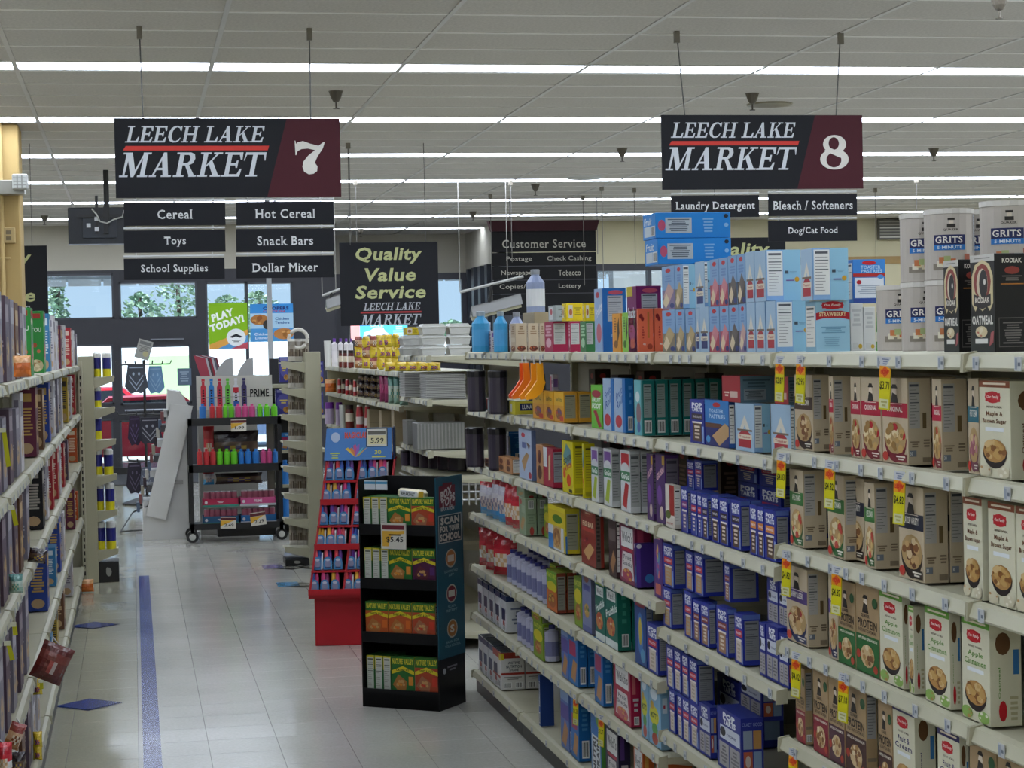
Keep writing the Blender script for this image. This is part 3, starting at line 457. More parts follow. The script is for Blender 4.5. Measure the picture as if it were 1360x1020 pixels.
for a in (('cer_white', '#d8d4d8', '#c8c4ca', '#7a7484'), ('cer_plum', '#5c2438', '#6a2c44', '#c8a058'), ('cer_red', '#a82430', '#a82c34', '#e0c8b8'), ('cer_blue', '#28409c', '#2c4494', '#c8a45c'), ('cer_grey', '#8c8694', '#7c7684', '#c0bcc4'), ('cer_mauve', '#5c4a5c', '#5a4858', '#a89aa4'), ('cer_brown', '#6a4430', '#6c4834', '#d8b88c'), ('cer_yellow', '#c8a83c', '#b89a34', '#3c3434'), ('cer_orange', '#d0602c', '#c85a2c', '#f0dcc0'), ('cer_black', '#1c1a1e', '#1c1a1e', '#b8b0a8'), ('cer_teal', '#3c7ca8', '#3c80b0', '#d8e4ec')): cereal(*a)  # grey, mauve and silvery tones hold the glancing glare on wrapped fronts
# round and soft goods (w, h, d around their own axis, origin at the base centre)
def grits():
    mb = MB(); n = 20; r = .055; h = .158
    mb.lathe([(r-.002, 0, '#b8b0a8'), (r, .002, '#c2bab2'), (r, h-.012, '#b9b4ae'), (r+.0015, h-.011, '#dcd8d2'), (r+.0015, h, '#dcd8d2'), (r-.004, h, '#d2cec8')], n, '#c2bab2', 'carton')
    def arc(a0, a1, z0, z1, col, k=6, l=.0006):
        vs = []; 
        for i in range(k+1):
            a = a0+(a1-a0)*i/k
            for z in (z0, z1): vs.append(((r+l)*math.sin(a), -(r+l)*math.cos(a), z))
        mb.add(vs, [[2*i, 2*i+2, 2*i+3, 2*i+1] for i in range(k)], col)
    arc(-.75, .55, .078, .1, '#22285c'); arc(-.75, .55, .066, .078, '#2a78c8', l=.0007)
    def ctext(t, a0, a1, z0, z1, col, serif=True):
        vs, fs, _ = text_geo(t, serif, 0, .02)
        mb.add([((r+.0012)*math.sin(a0+(a1-a0)*x), -(r+.0012)*math.cos(a0+(a1-a0)*x), z0+(z1-z0)*y) for x, y, _z in vs], fs, col)
    ctext('GRITS', -.68, .42, .0815, .0965, '#f0ece6'); ctext('5-MINUTE', -.6, .4, .0685, .0755, '#dce8f4', False); ctext('QUAKER', -.35, .25, .108, .1135, '#2c2826')
    arc(-.2, .14, .116, .124, '#2c2826', l=.0008); arc(-.12, .06, .124, .132, '#e0d4c4', 3, .0008); arc(-.17, .11, .132, .137, '#2c2826', 3, .001)
    arc(-.8, .1, .022, .036, '#8c8478', l=.0007)
    for i, (a, z, c) in enumerate([(-.5, .036, '#e6e0cc'), (-.3, .04, '#e8d8a8'), (-.1, .036, '#dcd0b4'), (0., .04, '#c86a3c'), (-.4, .044, '#c87a4c'), (.62, .05, '#a8604c'), (-.2, .046, '#a8b47c')]): arc(a-.13, a+.13, z-.007, z+.007, c, 3, .001+.0002*i)
    arc(1.1, 1.8, .06, .145, '#b9bcc0', l=.0006)
    for i in range(9): arc(1.15, 1.7, .065+.009*i, .0675+.009*i, '#5c6068', 3, .001)
    DES['grits'] = (mb.mesh('grits'), 2*r, h, 2*r)
grits()
def rnd_item(name, prof, n=12, m='plastic', extra=None):
    mb = MB(); mb.lathe(prof, n, m=m)
    if extra: extra(mb)
    rr = max(p[0] for p in prof); DES[name] = (mb.mesh(name), 2*rr, max(p[1] for p in prof), 2*rr)
CAPS = {}
def bottle(name, body, label, cap, r=.035, h=.2, sh=.7, m='plastic'):
    mb = MB(); mb.lathe([(r*.9, 0, body), (r, .01*h, body), (r, .15*h, label), (r*1.01, .16*h, label), (r*1.01, .55*h, body), (r, .56*h, body), (r, sh*h, body), (r*.45, .86*h, body), (r*.42, .9*h, body)], 14, m=m)
    DES[name] = (mb.mesh(name), 2*r, h, 2*r)
    c = MB(); c.lathe([(r*.48, .885*h, cap), (r*.5, .99*h, cap), (r*.42, h, cap)], 12, cap, 'plastic'); CAPS[name] = c.mesh('cap')
bottle('water_blue', '#3a96c8', '#4c9cd0', '#8c98a0', .045, .2); bottle('water_clear', '#8c98b8', '#d4d6d8', '#8c9098', .05, .2)
bottle('creamer', '#a8a8bc', '#6a6c90', '#26286c', .032, .145, .8); bottle('milk_bottle', '#a8a4b0', '#b8b8c4', '#d8dade', .034, .17, .86); bottle('wipes_spray', '#d8d4d8', '#e0dce0', '#6a3a9c', .03, .2, .8)
for nm, c in (('drink_blue', '#2a78c8'), ('drink_red', '#c83a40'), ('drink_green', '#6ac82c'), ('drink_pink', '#d0508c')): bottle(nm, c, c, c, .033, .19, .82)
rnd_item('tub_black', [(.055, 0, '#2a2430'), (.058, .01, '#3a3440'), (.058, .15, '#18161a'), (.06, .152, '#18161a'), (.06, .175, '#201e22'), (.055, .18, '#201e22')], 16)
rnd_item('canister_y', [(.05, 0, '#e0e0dc'), (.052, .005, '#d8cc20'), (.052, .06, '#d8cc20'), (.0522, .061, '#2a2c7c'), (.052, .14, '#2a2c7c'), (.053, .142, '#e4e4e0'), (.053, .17, '#e4e4e0'), (.04, .18, '#e4e4e0')], 14)
rnd_item('can_slim', [(.027, 0, '#8c5a68'), (.029, .01, '#8c4a5c'), (.029, .13, '#8c8488'), (.025, .14, '#b0b0b4')], 12)
rnd_item('jar_red', [(.033, 0, '#5c1c1c'), (.036, .01, '#6c2420'), (.036, .04, '#d8ccb8'), (.036, .08, '#5c1c1c'), (.033, .1, '#2c1c1c'), (.033, .12, '#2c1c1c')], 12)
rnd_item('spray_purple', [(.033, 0, '#b8a8c4'), (.033, .14, '#b8a8c4'), (.033, .141, '#6a2c8c'), (.028, .2, '#6a2c8c')], 12)
rnd_item('spray_red', [(.033, 0, '#a82c34'), (.033, .05, '#d8ccc8'), (.033, .1, '#a82c34'), (.025, .17, '#d8d4d0'), (.02, .18, '#d8d4d0')], 12)
rnd_item('cup_white', [(.028, 0, '#d8d8d4'), (.036, .09, '#d8d8d4')], 12)
def pouch(name, w_, h, d, cols, pic=None, seed=1, m='foil_film'):
    # pillow bag: crimped top and bottom, bulging middle
    mb = MB(); nx, nz = 8, 9; r = random.Random(seed)
    for sgn in (-1, 1):
        o = len(mb.v)
        for j in range(nz+1):
            v = j/nz
            for i in range(nx+1):
                u = i/nx; b = (math.sin(PI*u)**.6)*(math.sin(PI*min(max(v, .0), 1))**.5)
                mb.v.append(((u-.5)*w_*(1-.06*math.sin(PI*v)), sgn*d/2*b*(1+.15*(r.random()-.5)), v*h))
        for j in range(nz):
            for i in range(nx):
                a = o+j*(nx+1)+i; q = [a, a+1, a+nx+2, a+nx+1]; mb.f.append(q if sgn < 0 else q[::-1])
                cc = cols[min(int((j/nz)*len(cols)), len(cols)-1)]
                if pic and 1 < i < 6 and 1 < j < 5: cc = pic[(i+j*3+seed) % len(pic)]
                mb.c.append(lin(cc)); mb.m.append(m)
    DES[name] = (mb.mesh(name), w_, h, d)
pouch('bag_red', .13, .18, .07, ['#b02430', '#d8d4d0', '#c8303c', '#b02430', '#c8303c'], ['#d8c8b8', '#c8a078'])
pouch('bag_wr', .12, .17, .06, ['#3a8cc8', '#4c9cd0', '#c8c4c8', '#b8b4c0', '#b02430'], ['#c8b8b0', '#8c8494'], 2)
pouch('bag_maroon', .2, .17, .06, ['#5c2420', '#6a2c26', '#7a3c34', '#5c2420'], ['#a84a44', '#b8a49c', '#6a2c26'], 3)
pouch('bag_orange', .12, .15, .06, ['#d8742c', '#c86424', '#d8a06c'], None, 4)
pouch('bag_yellow', .15, .09, .07, ['#c8b020', '#d8bc28', '#c8a81c'], ['#c87a2c', '#5c3a7c'], 5)
pouch('bag_tan', .14, .09, .07, ['#a8703c', '#c8a07c', '#8c3a34'], ['#d8c8b0', '#7c4424'], 6)
pouch('bag_dark', .13, .1, .07, ['#3c2c2c', '#5c4838', '#2c2024'], ['#a88c3c', '#4a3c64'], 7)
pouch('bag_magenta', .09, .14, .06, ['#8c2c5c', '#a8386c', '#8c2c5c'], None, 8)
pouch('bag_teal', .1, .14, .07, ['#8cac9c', '#b8ccc0', '#5c8c84'], ['#4c8c7c', '#b0b89c'], 9)
pouch('bag_chew', .06, .17, .035, ['#b8b4ac', '#70665c', '#8c8478', '#7c7468', '#c4c0b8'], ['#5c5044', '#94887a', '#4c423a'], 10)
pouch('bag_green', .07, .09, .04, ['#3c8c34', '#d8d8c4', '#3c8c34'], ['#b8402c', '#d8d0b4'], 11)
def foil_stack():
    mb = MB()
    for i in range(14): z = i*.011; mb.box(-.16+.002*(i % 3), 0, z, .16-.002*(i % 2), .24, z+.006, '#c8c8c8', 'aluminium'); mb.box(-.15, .01, z+.006, .15, .23, z+.011, '#8c8c8c', 'aluminium')
    DES['foil_stack'] = (mb.mesh('foil_stack'), .32, .154, .24)
foil_stack()
def foil_rolls():
    mb = MB(); mb.box(-.17, 0, 0, .17, .22, .13, '#8c8c8a', 'aluminium', ch=.004)
    for i in range(14): mb.box(-.172+.025*i, -.002, .004, -.17+.025*i+.01, 0, .126, '#a4a4a0', 'aluminium')
    DES['foil_loaf'] = (mb.mesh('foil_loaf'), .34, .13, .22)
foil_rolls()
def lid_box():
    mb = MB(); mb.prism([(-.1, 0), (.1, 0), (.115, .05), (-.115, .05)], 0, .16, 'y', '#b8b8b4', 'plastic'); mb.box(-.125, -.005, .05, .125, .165, .058, '#d8d8d4', 'plastic'); mb.prism([(-.11, .058), (.11, .058), (.095, .075), (-.095, .075)], .01, .15, 'y', '#c4c4c0', 'plastic')
    DES['lid_box'] = (mb.mesh('lid_box'), .25, .075, .17)
lid_box()

# ------------------------------------------------------------------ product labels and placing
USED = {}
NAMES = {}
def product(key, name, desc, place_words, X, Y, z, rz, w_, h, d=None, cat=None, group=None, tilt=0):
    me, w0, h0, d0 = DES[key]
    o = place(name, me, (X, Y, z), rz, None, (w_/w0, (d or d0)/d0, h/h0)); o.rotation_euler = (0, tilt, rz)
    k = (desc, place_words); USED.setdefault(k, []).append((Y, X, z, o))
    o['category'] = cat or name.replace('_', ' ').split()[-1]; o['group'] = group or ('goods on the '+place_words)
    if key in CAPS: place('cap', CAPS[key], parent=o)
    return o
def finish_labels():
    for (desc, pw), L in USED.items():
        if len(L) == 1: L[0][3]['label'] = desc+', '+pw; continue
        L.sort(key=lambda t: (-t[0], t[1], t[2]))
        for i, t in enumerate(L):
            if i < 20: q = od(i)+' from far end'
            else: q = od(i-20)+' beyond twentieth'
            t[3]['label'] = desc+', '+pw+', '+q
# sheet: (ox, oy, scale) turns crop coordinates into picture pixels
class Sheet:
    def __init__(s, ox, oy, sc): s.o = (ox, oy, sc)
    def x(s, v): return s.o[0]+v/s.o[2]
    def y(s, v): return s.o[1]+v/s.o[2]
FX = 1.672                                   # front edge of goods on the right-hand shelves
def P(S, key, name, desc, pw, xl, xr, yt, z, xs=None, yb=None, n=1, gap=.004, inset=0, d=None, cat=None, h=None):
    """carton on the right-hand run: xl..xr its aisle face, xr..xs the side towards the camera, yt its top (crop pixels)"""
    X = FX+inset; ya = Y_at(S.x(xr), X, z+.05); yf = Y_at(S.x(xl), X, z+.05)
    if 9.785 < yf < 10.9: ya -= yf-9.785; yf = 9.785
    if yb is not None: z = z_at(S.y(yb), X, ya)
    H = h or max(.03, z_at(S.y(yt), X, ya)-z); W = max(.03, yf-ya)
    if d is None: d = max(.02, X_at(S.x(xs), ya, z+.05)-X) if xs else DES[key][3]
    d = min(d, .3); r = None
    for i in range(n):
        r = product(key, name, desc, pw, X+i*(d+gap), (ya+yf)/2, z, -PI/2, W*.97, H, d, cat)
        if i == 0: ret = (X, ya, z, H)
    return ret
def Q(S, key, name, desc, pw, x0, x1, yt, yb, Y, z=None, d=None, cat=None, rz=0, tilt=0, h=None, Xf=None):
    """thing facing the camera at depth Y between columns x0 and x1"""
    xm = (S.x(x0)+S.x(x1))/2
    if Xf: Y = Y_at(xm, Xf, z+.06); Y = min(Y, 9.72-.0) if Y < 10.6 else Y
    p = atY(xm, S.y(yb), Y); zz = p.z if z is None else z
    if Xf: p.x = Xf
    W = abs(atY(S.x(x1), S.y(yb), Y).x-atY(S.x(x0), S.y(yb), Y).x); H = h or atY(xm, S.y(yt), Y).z-zz
    return product(key, name, desc, pw, p.x, Y, zz, rz, W*.97, max(H, .02), d, cat, tilt=tilt)
PX = Sheet(0, 0, 1)
# ------------------------------------------------------------------ building shell
CEIL = CZ+1.80; YW = 28.7; YV = 31.7; XL, XR, YB = -8.0, 13.6, -3.0; XV = 5.35
def struct(name, mb): return tag(mb.build(name), kind='structure')
# floor: slab, tiles in view as pieces
floor = empty('floor', kind='structure')
mb = MB(); mb.box(XL, YB, -.06, XR, YV+.1, -.002, '#8c8a84', 'vinyl_tile'); mb.build('slab', floor)
TS = .305; tile = MB(); tile.box(-TS/2+.0012, -TS/2+.0012, -.002, TS/2-.0012, TS/2-.0012, .0, '#b0aea6', 'vinyl_tile', ch=.0006); tme = tile.mesh('tile')
tilB = MB(); tilB.box(-TS/2+.0012, -TS/2+.0012, -.002, TS/2-.0012, TS/2-.0012, .0, '#a5a28f', 'vinyl_tile', ch=.0006); tmeB = tilB.mesh('tile')
X0 = -.02-2*TS; Y0 = 8.0; rest = MB()
def isbeige(cx): return cx < -.02
cells = []
for i in range(-1, 8):
    for j in range(0, 34): cells.append((X0+(i+.5)*TS, Y0+(j+.5)*TS))
near = cells if len(cells) <= 300 else sorted(cells, key=lambda c: c[1])[:300]
ns = set(near)
for c in near: place('tile', tmeB if isbeige(c[0]) else tme, (c[0], c[1], 0), 0, floor)
nX = int((XR-XL)/TS)+1; nY = int((YV-YB)/TS)+1
base_i = math.floor((XL-X0)/TS); base_j = math.floor((YB-Y0)/TS)
for i in range(base_i+1, base_i+nX):
    for j in range(base_j+1, base_j+nY):
        c = (X0+(i+.5)*TS, Y0+(j+.5)*TS)
        if c in ns or -1 <= i < 8 and 0 <= j < 34 and (c[1] <= max(q[1] for q in near)+.01) and any(abs(c[0]-q[0]) < .01 and abs(c[1]-q[1]) < .01 for q in near): continue
        x, y = c; g = .0012; rest.add([(x-TS/2+g, y-TS/2+g, 0), (x+TS/2-g, y-TS/2+g, 0), (x+TS/2-g, y+TS/2-g, 0), (x-TS/2+g, y+TS/2-g, 0)], [(0, 1, 2, 3)], '#a5a28f' if isbeige(x) and x > -1 else '#b0aea6', 'vinyl_tile')
tag(rest.build('far_tiles', floor), kind='stuff')
# painted line and diamonds
mb = MB(); mb.box(.0, 5.5, .0015, .078, 15.6, .004, '#17378c', 'vinyl_tile')
tag(mb.build('floor_stripe'), 'long blue stripe laid in the floor down the aisle', 'floor marking')
dm = MB(); a_, b_ = .17, .17
for s_, c_ in ((1, '#142c70'), (.9, '#17378c')):
    dm.add([(-a_*s_, 0, .002 if s_ == 1 else .003), (0, -b_*s_, .002 if s_ == 1 else .003), (a_*s_, 0, .002 if s_ == 1 else .003), (0, b_*s_, .002 if s_ == 1 else .003)], [(0, 1, 2, 3)], c_, 'vinyl_tile')
dme = dm.mesh('floor_diamond')
for (x, y), t in (((118, 936), 'nearest of the blue diamonds'), ((124, 831), 'middle of the blue diamonds'), ((134, 765), 'farthest of the blue diamonds by the wipes stand')):
    p = atZ(x, y, 0); tag(place('floor_diamond', dme, (p.x, p.y, 0)), t+' inlaid beside the left shelves', 'floor marking', 'blue floor diamonds')
p = atZ(125, 1050, 0); tag(place('floor_diamond', dme, (p.x, 7.1, 0)), 'blue floor diamond below the picture edge, left shelves', 'floor marking', 'blue floor diamonds')
dk = MB()
for s_, c_, z_ in ((1, '#1c1e20', .002), (.55, '#8c8a80', .003)): dk.add([(-.16*s_, 0, z_), (0, -.16*s_, z_), (.16*s_, 0, z_), (0, .16*s_, z_)], [(0, 1, 2, 3)], c_, 'vinyl_tile')
dkm = dk.mesh('floor_diamond')
for (x, y), t in (((386, 754), 'farther black diamond inlaid near the chew stand'), ((402, 777), 'nearer black diamond inlaid beside the red display'), ((414, 753), 'black diamond inlaid under the chew stand corner')):
    p = atZ(x, y, 0); tag(place('floor_diamond', dkm, (p.x, p.y, 0)), t, 'floor marking')
for (x, y), c, t in (((362, 753), '#7c7ca8', 'faded purple sticker on the floor'), ((382, 776), '#4c90b8', 'faded light blue sticker on the floor')):
    p = atZ(x, y, 0); m_ = MB(); m_.box(-.08, -.12, .001, .08, .12, .003, c, 'vinyl_tile'); tag(m_.build('floor_sticker', loc=p), t, 'sticker')
# ceiling: grid of panels and strip lights, pitch 2.9 m
ceiling = empty('ceiling', kind='structure')
mb = MB(); mb.box(XL-.2, YB-.2, CEIL+.06, XR+.2, YW+.05, CEIL+.25, '#55534f', 'wall_paint'); mb.box(2.9, YW, CEIL+.06, XV+.3, YV+.3, CEIL+.25, '#55534f', 'wall_paint')
mb.build('roof_deck', ceiling)
LP = 2.9; L0 = 12.71; CX0 = -.68; CW = 1.21
rows = [L0+LP*k for k in range(-5, 6)]
pan = MB(); pd = .625; pan.box(-CW/2+.012, -pd/2+.01, 0, CW/2-.012, pd/2-.01, .02, '#c2beb6', 'ceiling_tile', ch=.003); pme = pan.mesh('ceiling_panel')
pl = []; bars = MB(); far = MB()
for r in rows:
    for j in range(4):
        yc = r+.2+pd*(j+.5)
        if yc+pd/2 > YW+.3: continue
        for i in range(-6, 12): pl.append((CX0+(i+.5)*CW, yc))
        bars.box(XL, yc-pd/2-.016, CEIL-.004, XR, yc-pd/2+.016, CEIL+.002, '#e8e6e0', 'painted_steel')  # bar colour lightened to paint in the glints along the grid
    bars.box(XL, r-.212, CEIL-.004, XR, r-.19, CEIL+.002, '#dcdad4', 'painted_steel')
for i in range(-6, 13):
    x = CX0+i*CW
    if XL < x < XR: bars.box(x-.014, YB, CEIL-.005, x+.014, YW, CEIL+.002, '#c4c2be', 'painted_steel')
for j in range(5):
    for i in (3, 4): pl.append((CX0+(i+.5)*CW, YW+.3+.625*(j+.1)))
tag(bars.build('ceiling_grid', ceiling), kind='stuff')
def vis(x, y, z=CEIL, mg=60):
    if y < 3: return False
    u, v = proj((x, y, z)); return -mg < u < 1360+mg and -mg < v < 1020+mg
pl = [p for p in pl if XL-.5 < p[0] < XR+.5]
vl = sorted([p for p in pl if vis(*p)], key=lambda p: p[1])[:295]; vs_ = set(vl)
for p in vl: place('ceiling_panel', pme, (p[0], p[1], CEIL), 0, ceiling)
for p in pl:
    if p not in vs_: far.box(p[0]-CW/2+.012, p[1]-pd/2+.01, CEIL, p[0]+CW/2-.012, p[1]+pd/2-.01, CEIL+.02, '#c2beb6', 'ceiling_tile')
tag(far.build('far_ceiling_panels', ceiling), kind='stuff')
lt_h = MB(); lt_h.box(-CW/2+.012, -.19, .012, CW/2-.012, .19, .05, '#c8c8c8', 'painted_steel')
for a in (-.19, .16): lt_h.box(-CW/2+.012, a, -.002, CW/2-.012, a+.03, .012, '#d8d8d8', 'painted_steel')
lh = lt_h.mesh('housing'); ld = MB(); ld.box(-CW/2+.02, -.155, .0, CW/2-.02, .155, .011, '#e6f0ff', 'tube_glow'); ldm = ld.mesh('diffuser')
for i in (3, 4):
    t = empty('ceiling_light', (CX0+(i+.5)*CW, 30.1, CEIL), label='white strip light in the far vestibule ceiling, %s one' % ('left' if i == 3 else 'right'), cat='ceiling light', group='strip lights in the ceiling rows'); place('housing', lh, parent=t); place('diffuser', ldm, parent=t)
for ri, r in enumerate(rows):
    for i in range(-6, 12):
        x = CX0+(i+.5)*CW
        if x < XL+.3 or x > XR-.3 or r > YW: continue
        t = empty('ceiling_light', (x, r, CEIL), label=None, cat='ceiling light', group='strip lights in the ceiling rows')
        t['label'] = 'white recessed strip light, %s row from the back, %s from left wall' % (od(ri), od(i+6))
        place('housing', lh, parent=t); place('diffuser', ldm, parent=t)
# walls
UP = '#b5b0a2'; UP2 = '#c2bb9c'; DARK = '#2c2c33'
def panel_wall(mb, y0, y1, x0, x1, z0, z1, holes, col, m='wall_paint'):
    xs = sorted({x0, x1} | {h[0] for h in holes} | {h[1] for h in holes}); zs = sorted({z0, z1} | {h[2] for h in holes} | {h[3] for h in holes})
    for a, b in zip(xs, xs[1:]):
        for c, d in zip(zs, zs[1:]):
            mx_, mz = (a+b)/2, (c+d)/2
            if any(h[0] < mx_ < h[1] and h[2] < mz < h[3] for h in holes): continue
            mb.box(a, y0, c, b, y1, d, col, m)
def rect(x0, x1, y0, y1, Y):
    a = atY(x0, y1, Y); b = atY(x1, y0, Y); return (a.x, b.x, max(a.z, .02), b.z)
zb = atY(200, 358, YW).z
mb = MB(); mb.box(XL, YW, zb, 2.9, YW+.2, CEIL+.06, UP, 'wall_paint'); struct('wall_front', mb)
G = dict(transom_a=rect(62, 150, 363, 425, YW), transom_b=rect(159, 261, 373, 424, YW), door_a=rect(101, 150, 457, 538, YW), door_b=rect(161, 253, 458, 538, YW), door_b2=rect(161, 253, 556, 634, YW), door_a2=rect(101, 150, 556, 634, YW), side_c=rect(278, 327, 374, 600, YW), side_d=rect(332, 388, 374, 600, YW))
mb = MB(); panel_wall(mb, YW, YW+.12, XL, 2.9, 0, zb, list(G.values()), DARK, 'painted_steel')
struct('wall_entrance', mb)
for i, (k, g) in enumerate(G.items()):
    wn = empty('window_%d' % (i+1), kind='structure'); f = MB(); x0, x1, z0, z1 = g; t = .025
    for q in ((x0, x0+t, z0, z1), (x1-t, x1, z0, z1), (x0, x1, z0, z0+t), (x0, x1, z1-t, z1)): f.box(q[0], YW-.01, q[2], q[1], YW+.1, q[3], '#3c4048', 'painted_steel')
    f.build('window_frame', wn); gl = MB(); gl.box(x0+t, YW+.05, z0+t, x1-t, YW+.056, z1-t, '#ffffff', 'window_glass'); gl.build('pane', wn)
    if k in ('door_b', 'door_a'):
        hb = MB(); hb.tube([(x0+.05, YW-.06, z0-.08), (x1-.05, YW-.06, z0-.08)], .018, '#8c9098', 'aluminium'); hb.build('push_bar', wn)
mb = MB(); mb.box(*(lambda a, b: (a.x, YW-.05, a.z, b.x, YW, b.z))(atY(200, 452, YW), atY(244, 449, YW)), '#7c8088', 'aluminium'); struct('trim_1', mb)
# vestibule recess
mb = MB(); zv = atY(600, 362, YV).z
mb.box(2.7, YW+.22, 0, 2.9, YV-.01, CEIL+.06, '#45454a', 'wall_paint'); struct('wall_vestibule_left', mb)
hv = [rect(578, 613, 371, 470, YV)]
mb = MB(); mb.box(2.7, YV, zv, XV+.2, YV+.2, CEIL+.06, UP, 'wall_paint'); panel_wall(mb, YV, YV+.12, 2.7, XV+.2, 0, zv, hv, '#44444c', 'painted_steel'); struct('wall_vestibule', mb)
for g in hv:
    wn = empty('window_%d' % (9+hv.index(g)), kind='structure'); gl = MB(); gl.box(g[0], YV+.05, g[2], g[1], YV+.056, g[3], '#ffffff', 'window_glass'); gl.build('pane', wn)
    f = MB(); f.box(g[0]-.02, YV-.01, g[2], g[0]+.02, YV+.1, g[3], '#3c4048', 'painted_steel'); f.build('window_frame', wn)
mb = MB(); ysv = sorted([(YW, YV)]); mb.box(XV, YW, zv+.05, XV+.2, YV, CEIL+.06, UP, 'wall_paint')
for k in range(6): y = YW+k*(YV-YW)/5; mb.box(XV, y-.11, 0, XV+.2, min(y+.11, YV), zv+.05, '#3a3d45', 'painted_steel')
mb.box(XV, YW, 0, XV+.2, YV, .9, '#3a3d45', 'painted_steel'); struct('wall_vestibule_right', mb)
wn = empty('window_12', kind='structure'); gl = MB(); gl.box(XV+.09, YW, .9, XV+.096, YV, zv+.05, '#ffffff', 'window_glass'); gl.build('pane', wn)
# right part of the front wall
zr = atY(850, 350, YW).z; g = rect(796, 1000, 357, 480, YW)
mb = MB(); mb.box(XV, YW, zr, XR, YW+.2, CEIL+.06, UP2, 'wall_paint'); panel_wall(mb, YW, YW+.14, XV, atY(1040, 400, YW).x, 0, zr, [g], DARK, 'painted_steel'); mb.box(atY(1040, 400, YW).x, YW, 0, XR, YW+.2, zr, UP2, 'wall_paint'); struct('wall_front_right', mb)
wn = empty('window_13', kind='structure'); gl = MB(); gl.box(g[0], YW+.05, g[2], g[1], YW+.056, g[3], '#ffffff', 'window_glass'); gl.build('pane', wn)
f = MB()
for u in (.33, .66): xx = g[0]+(g[1]-g[0])*u; f.box(xx-.03, YW-.01, g[2], xx+.03, YW+.12, g[3], '#3c4048', 'painted_steel')
f.build('window_frame', wn)
a, b = atY(1040, 352, YW), atY(1360, 338, YW); mb = MB(); mb.box(a.x, YW-.02, a.z, XR, YW, b.z, '#a08458', 'wall_paint'); struct('trim_2', mb)
for nm, q in (('wall_left', (XL-.2, YB, 0, XL, YW, CEIL+.06)), ('wall_right', (XR, YB, 0, XR+.2, YW+.2, CEIL+.06)), ('wall_back', (XL-.2, YB-.2, 0, XR+.2, YB, CEIL+.06))):
    mb = MB(); mb.box(*q, UP2, 'wall_paint'); struct(nm, mb)
mb = MB(); mb.box(XL, YW-.02, 0, 0.0, YW, .1, '#1c1c1e', 'painted_steel'); struct('baseboard_front', mb)
mb = MB(); mb.box(-.5, 26.3, 0.001, 2.3, 28.5, .012, '#3c3c3e', 'cloth'); tag(mb.build('entrance_mat'), 'dark grey entrance mat inside the glass doors', 'mat')
# air vent on the right wall
a, b = atY(1168, 318, YW-.1), atY(1199, 291, YW-.1); t = empty('air_vent', (a.x, YW-.1, a.z), label='grey louvred air vent high on the cream end wall', cat='air vent')
W, H = b.x-a.x, b.z-a.z; mb = MB(); mb.box(0, 0, 0, W, .1, H, '#5c5a54', 'painted_steel'); mb.build('vent_body', t)
for k in range(6): m_ = MB(); m_.box(.01, -.012, H*(.08+.155*k), W-.01, 0, H*(.08+.155*k)+.02, '#8c8a80' if k % 3 else '#c4c2b8', 'painted_steel'); m_.build('louvre', t)
# ------------------------------------------------------------------ outside
mb = MB(); mb.box(-60, YV+.3, -.62, 90, 34.5, -.05, '#c4c2bc', 'asphalt'); mb.box(-60, 34.5, -.62, 90, 140, -.5, '#c4c2bc', 'asphalt'); struct('ground_outside', mb)
can = empty('entrance_canopy', (0, 34, 0), label='white slatted entrance canopy seen through the transoms', cat='canopy')
mb = MB(); mb.box(-6, 1.0, 2.98, 12, 1.15, 3.3, '#c8ccd0', 'painted_steel'); mb.box(-6, -2.2, 3.3, 12, 1.0, 3.35, '#d4d8dc', 'painted_steel'); mb.build('canopy_beam', can)
sm = MB(); sm.box(-.28, -.04, 0, .28, .0, .12, '#e4e8ec', 'painted_steel'); sme = sm.mesh('canopy_slat')
for i in range(22): place('canopy_slat', sme, (-2+.6*i, 1.0, 2.9), 0, can)
for x in (2.8, -3.5): m_ = MB(); m_.box(x, .9, -.5, x+.18, 1.08, 3.3, '#b8c0cc', 'painted_steel'); m_.build('canopy_post', can)
a = atY(815, 392, 30); b = atY(880, 362, 30); mb = MB(); mb.prism([(a.x, a.z-.1), (b.x+1, b.z+.05), (b.x+1, b.z+.7), (a.x, a.z+.45)], 30, 30.3, 'y', '#8c8e90', 'ceiling_tile')
aw = mb.build('awning_edge', can); aw.location = (0, -34, 0)
rr = random.Random(3)
def tree(x, y, h, spread, label, seed, conifer=False):
    r = random.Random(seed); t = empty('tree', (x, y, -.05), label=label, cat='tree', group='trees beyond the parking lot')
    mb = MB(); mb.tube([(0, 0, 0), (.05, 0, h*.5), (0, 0, h*.95)], .09*h/5, '#4c4038', 'foliage', 7); mb.build('trunk', t)
    mb = MB()
    for i in range(900):
        v = r.random(); rad = spread*((1-v)**.8 if conifer else math.sin(PI*min(1, .15+v*.85))**.6)*r.random()**.5; an = r.random()*2*PI
        c = Vector((rad*math.cos(an), rad*math.sin(an), h*(.2+.8*v)))
        s_ = .05+.09*r.random(); u = Vector((r.random()-.5, r.random()-.5, r.random()-.5)).normalized(); q = u.cross(Vector((.3, .4, 1))).normalized()
        mb.add([c-u*s_, c-q*s_, c+u*s_, c+q*s_], [(0, 1, 2, 3)], r.choice(['#8ca88c', '#9cb498', '#7c9880', '#a8bca0']), 'foliage')  # leaf greens paled to paint in distance haze and overexposure
    mb.build('crown', t)
def tx(x, Y): return atY(x, 467, Y).x
